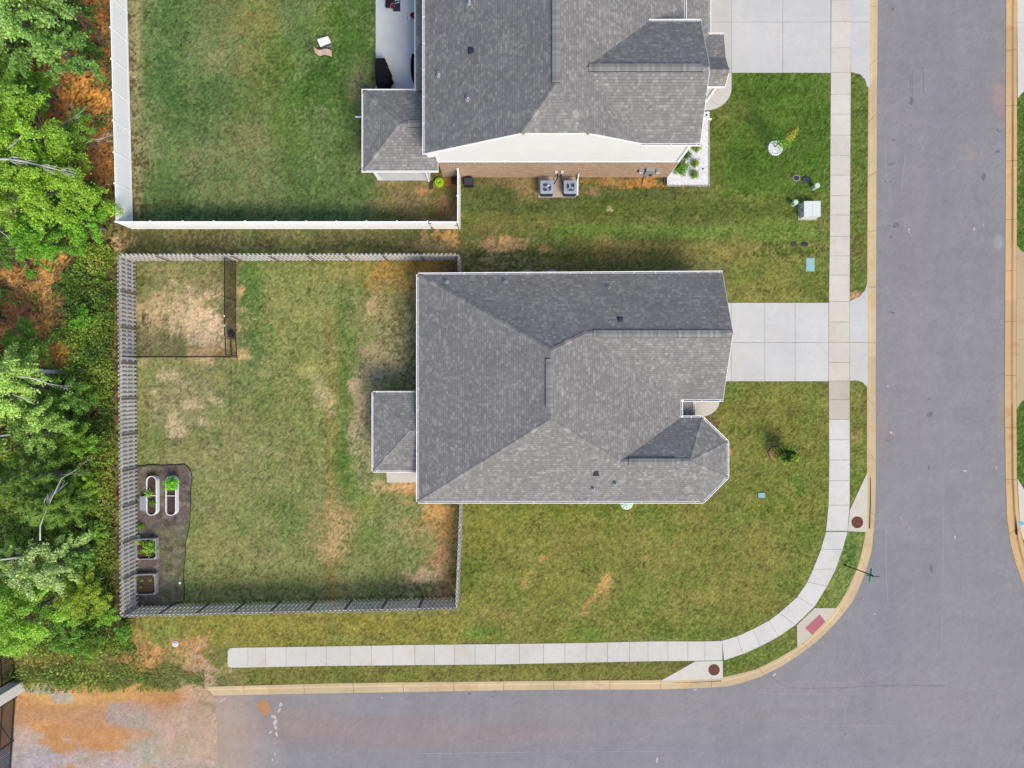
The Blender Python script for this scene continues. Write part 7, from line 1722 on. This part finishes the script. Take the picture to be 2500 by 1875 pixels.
# young trees in the front lawns
ST = empty('young_tree', W(1884, 358), 'slender young tree with yellow tips, its foot in a ring of white stones', 'tree')
rs = np.random.RandomState(5); bx0, by0, _ = W(1891, 359); tx, ty, tz = W(1943, 318, 3.4)
P = []; 
n = 1500; t = rs.rand(n) ** .9; px = bx0 + (tx - bx0) * t * .45; py = by0 + (ty - by0) * t * .45; pz = .9 + 2.5 * t; wd = .50 * (1 - t) ** .8 + .10 + .12 * np.sin(t * 14) ** 2 * (1 - t); a0 = rs.rand(n) * 6.28; rr_ = wd * (.35 + .65 * rs.rand(n)); P = np.stack([px + rr_ * np.cos(a0), py + rr_ * np.sin(a0), pz + rs.randn(n) * .06], 1)
dn = np.stack([np.cos(a0), np.sin(a0), .7 + 0 * a0], 1); lo_ = t < .55
leaf_obj('crown', P[lo_], dn[lo_], .10, (104, 156, 44), rs, ST, 1.8, .3, (150, 186, 60)); leaf_obj('leader_foliage', P[~lo_], dn[~lo_], .10, (160, 156, 60), rs, ST, 1.8, .35, (112, 142, 52))
b = MB(); b.tube([(W(1891, 359)[0], W(1891, 359)[1], 0), (bx0 + .1, by0 + .06, 1.0), (bx0 + (tx - bx0) * .4, by0 + (ty - by0) * .4, 3.2)], [.035, .028, .008], 8); b.build('trunk', M['bark'], ST)
x, y, _ = W(1892.5, 361.5); circ = [(x + .38 * math.cos(t), y + .38 * math.sin(t)) for t in np.linspace(0, 2 * math.pi, 25)[:-1]]
b = MB(); b.prism(circ, -.03, .02); b.build('stone_ring_base', M['whiterock'], None); tag(bpy.data.objects['stone_ring_base'], 'disc of white stones around the foot of the slender young tree', 'stone ring'); scatter_rocks('white_stones', circ, 330, .02, .045, M['whiterock'], .02, 'stuff', seed=9)
b = MB(); rr2 = random.Random(4)
for k in range(22):
    a0 = k * 2 * math.pi / 22; q = rr2.uniform(.06, .08); cx_, cy_ = x + .41 * math.cos(a0), y + .41 * math.sin(a0); b.lathe(cx_, cy_, [(q, 0), (q * .9, .05), (q * .5, .08), (.001, .085)], 6)
b.build('ring_stones', M['whiterock'], bpy.data.objects['stone_ring_base'])
YB = empty('young_tree', W(1899, 1107), 'bushy young tree with yellow green tips beside a ring of tan wood chips', 'tree')
rs = np.random.RandomState(15); n = 2600; t = rs.rand(n) ** .8; x0, y0, _ = W(1902, 1107); px = x0 + .20 * t; py = y0 - .05 * t; a0 = rs.rand(n) * 6.28; wd = (.62 * (1 - t) ** .6 + .1) * (1 + .25 * np.sin(a0 * 5 + t * 9)); rr_ = wd * (.3 + .7 * rs.rand(n) ** .6); P = np.stack([px + rr_ * np.cos(a0), py + rr_ * np.sin(a0) * .85, .35 + 1.7 * t + rs.randn(n) * .05], 1); dn = np.stack([np.cos(a0), np.sin(a0), .6 + 0 * a0], 1)
out = (rr_ > .42) & (rs.rand(n) < .75) | (t > .88); leaf_obj('crown', P[~out], dn[~out], .11, (62, 106, 40), rs, YB, 1.9, .35); leaf_obj('crown_tips', P[out], dn[out], .10, (158, 182, 58), rs, YB, 1.9, .3, (186, 200, 80))
b = MB(); b.tube([(x0, y0, 0), (x0 + .05, y0, 1.0), (x0 + .18, y0, 1.9)], [.04, .03, .01], 7); b.build('trunk', M['bark'], YB)
x, y, _ = W(1893, 1107); circ = [(x + (.40 + .04 * math.sin(5 * t)) * math.cos(t), y + (.42 + .03 * math.sin(3 * t)) * math.sin(t)) for t in np.linspace(0, 2 * math.pi, 25)[:-1]]
b = MB(); b.prism([(x + (p[0] - x) * 1.16, y + (p[1] - y) * 1.16) for p in circ], -.03, .012); tag(b.build('mulch_ring', M['soilmulch']), 'dark soil ring with tan wood chips around the bushy young tree', 'mulch ring'); b = MB(); b.prism(circ, .01, .03); b.build('wood_chips', M['orangemulch'], bpy.data.objects['mulch_ring'])
ch = scatter_rocks('chip_scatter', circ, 420, .02, .045, M['orangemulch'], .03, 'stuff', seed=19)

# ================================================================ GRASS
rs = np.random.RandomState(42)
n = 1500000
x = rs.uniform(-24.5, 33.5, n); y = rs.uniform(-20.0, 25.5, n)
u = x * FP / CH + 1250; v = 937.5 - y * FP / CH
keep = (u > 285) & ((v < 1600) | (u > 400))
jx_, jy_ = x + rs.randn(n) * .028, y + rs.randn(n) * .028
for pl in paved: keep &= ~inpoly(jx_, jy_, pl)
x, y = x[keep], y[keep]
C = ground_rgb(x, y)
green = np.clip((C[:, 1] / (C[:, 0] + 1e-6) - .62) / .22, 0, 1)
den = .10 + .90 * green
k = rs.rand(len(x)) < den * .55
x, y, C = x[k], y[k], C[k]; n = len(x)
C = C * (1.38 + (rs.rand(n, 1) - .5) * .8)
dr = rs.rand(n) < .10; C[dr] = C[dr] * np.array([1.5, 1.3, 1.35])
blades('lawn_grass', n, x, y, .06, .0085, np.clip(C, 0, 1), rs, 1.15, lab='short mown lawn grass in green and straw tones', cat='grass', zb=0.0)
print('grass blades', n)
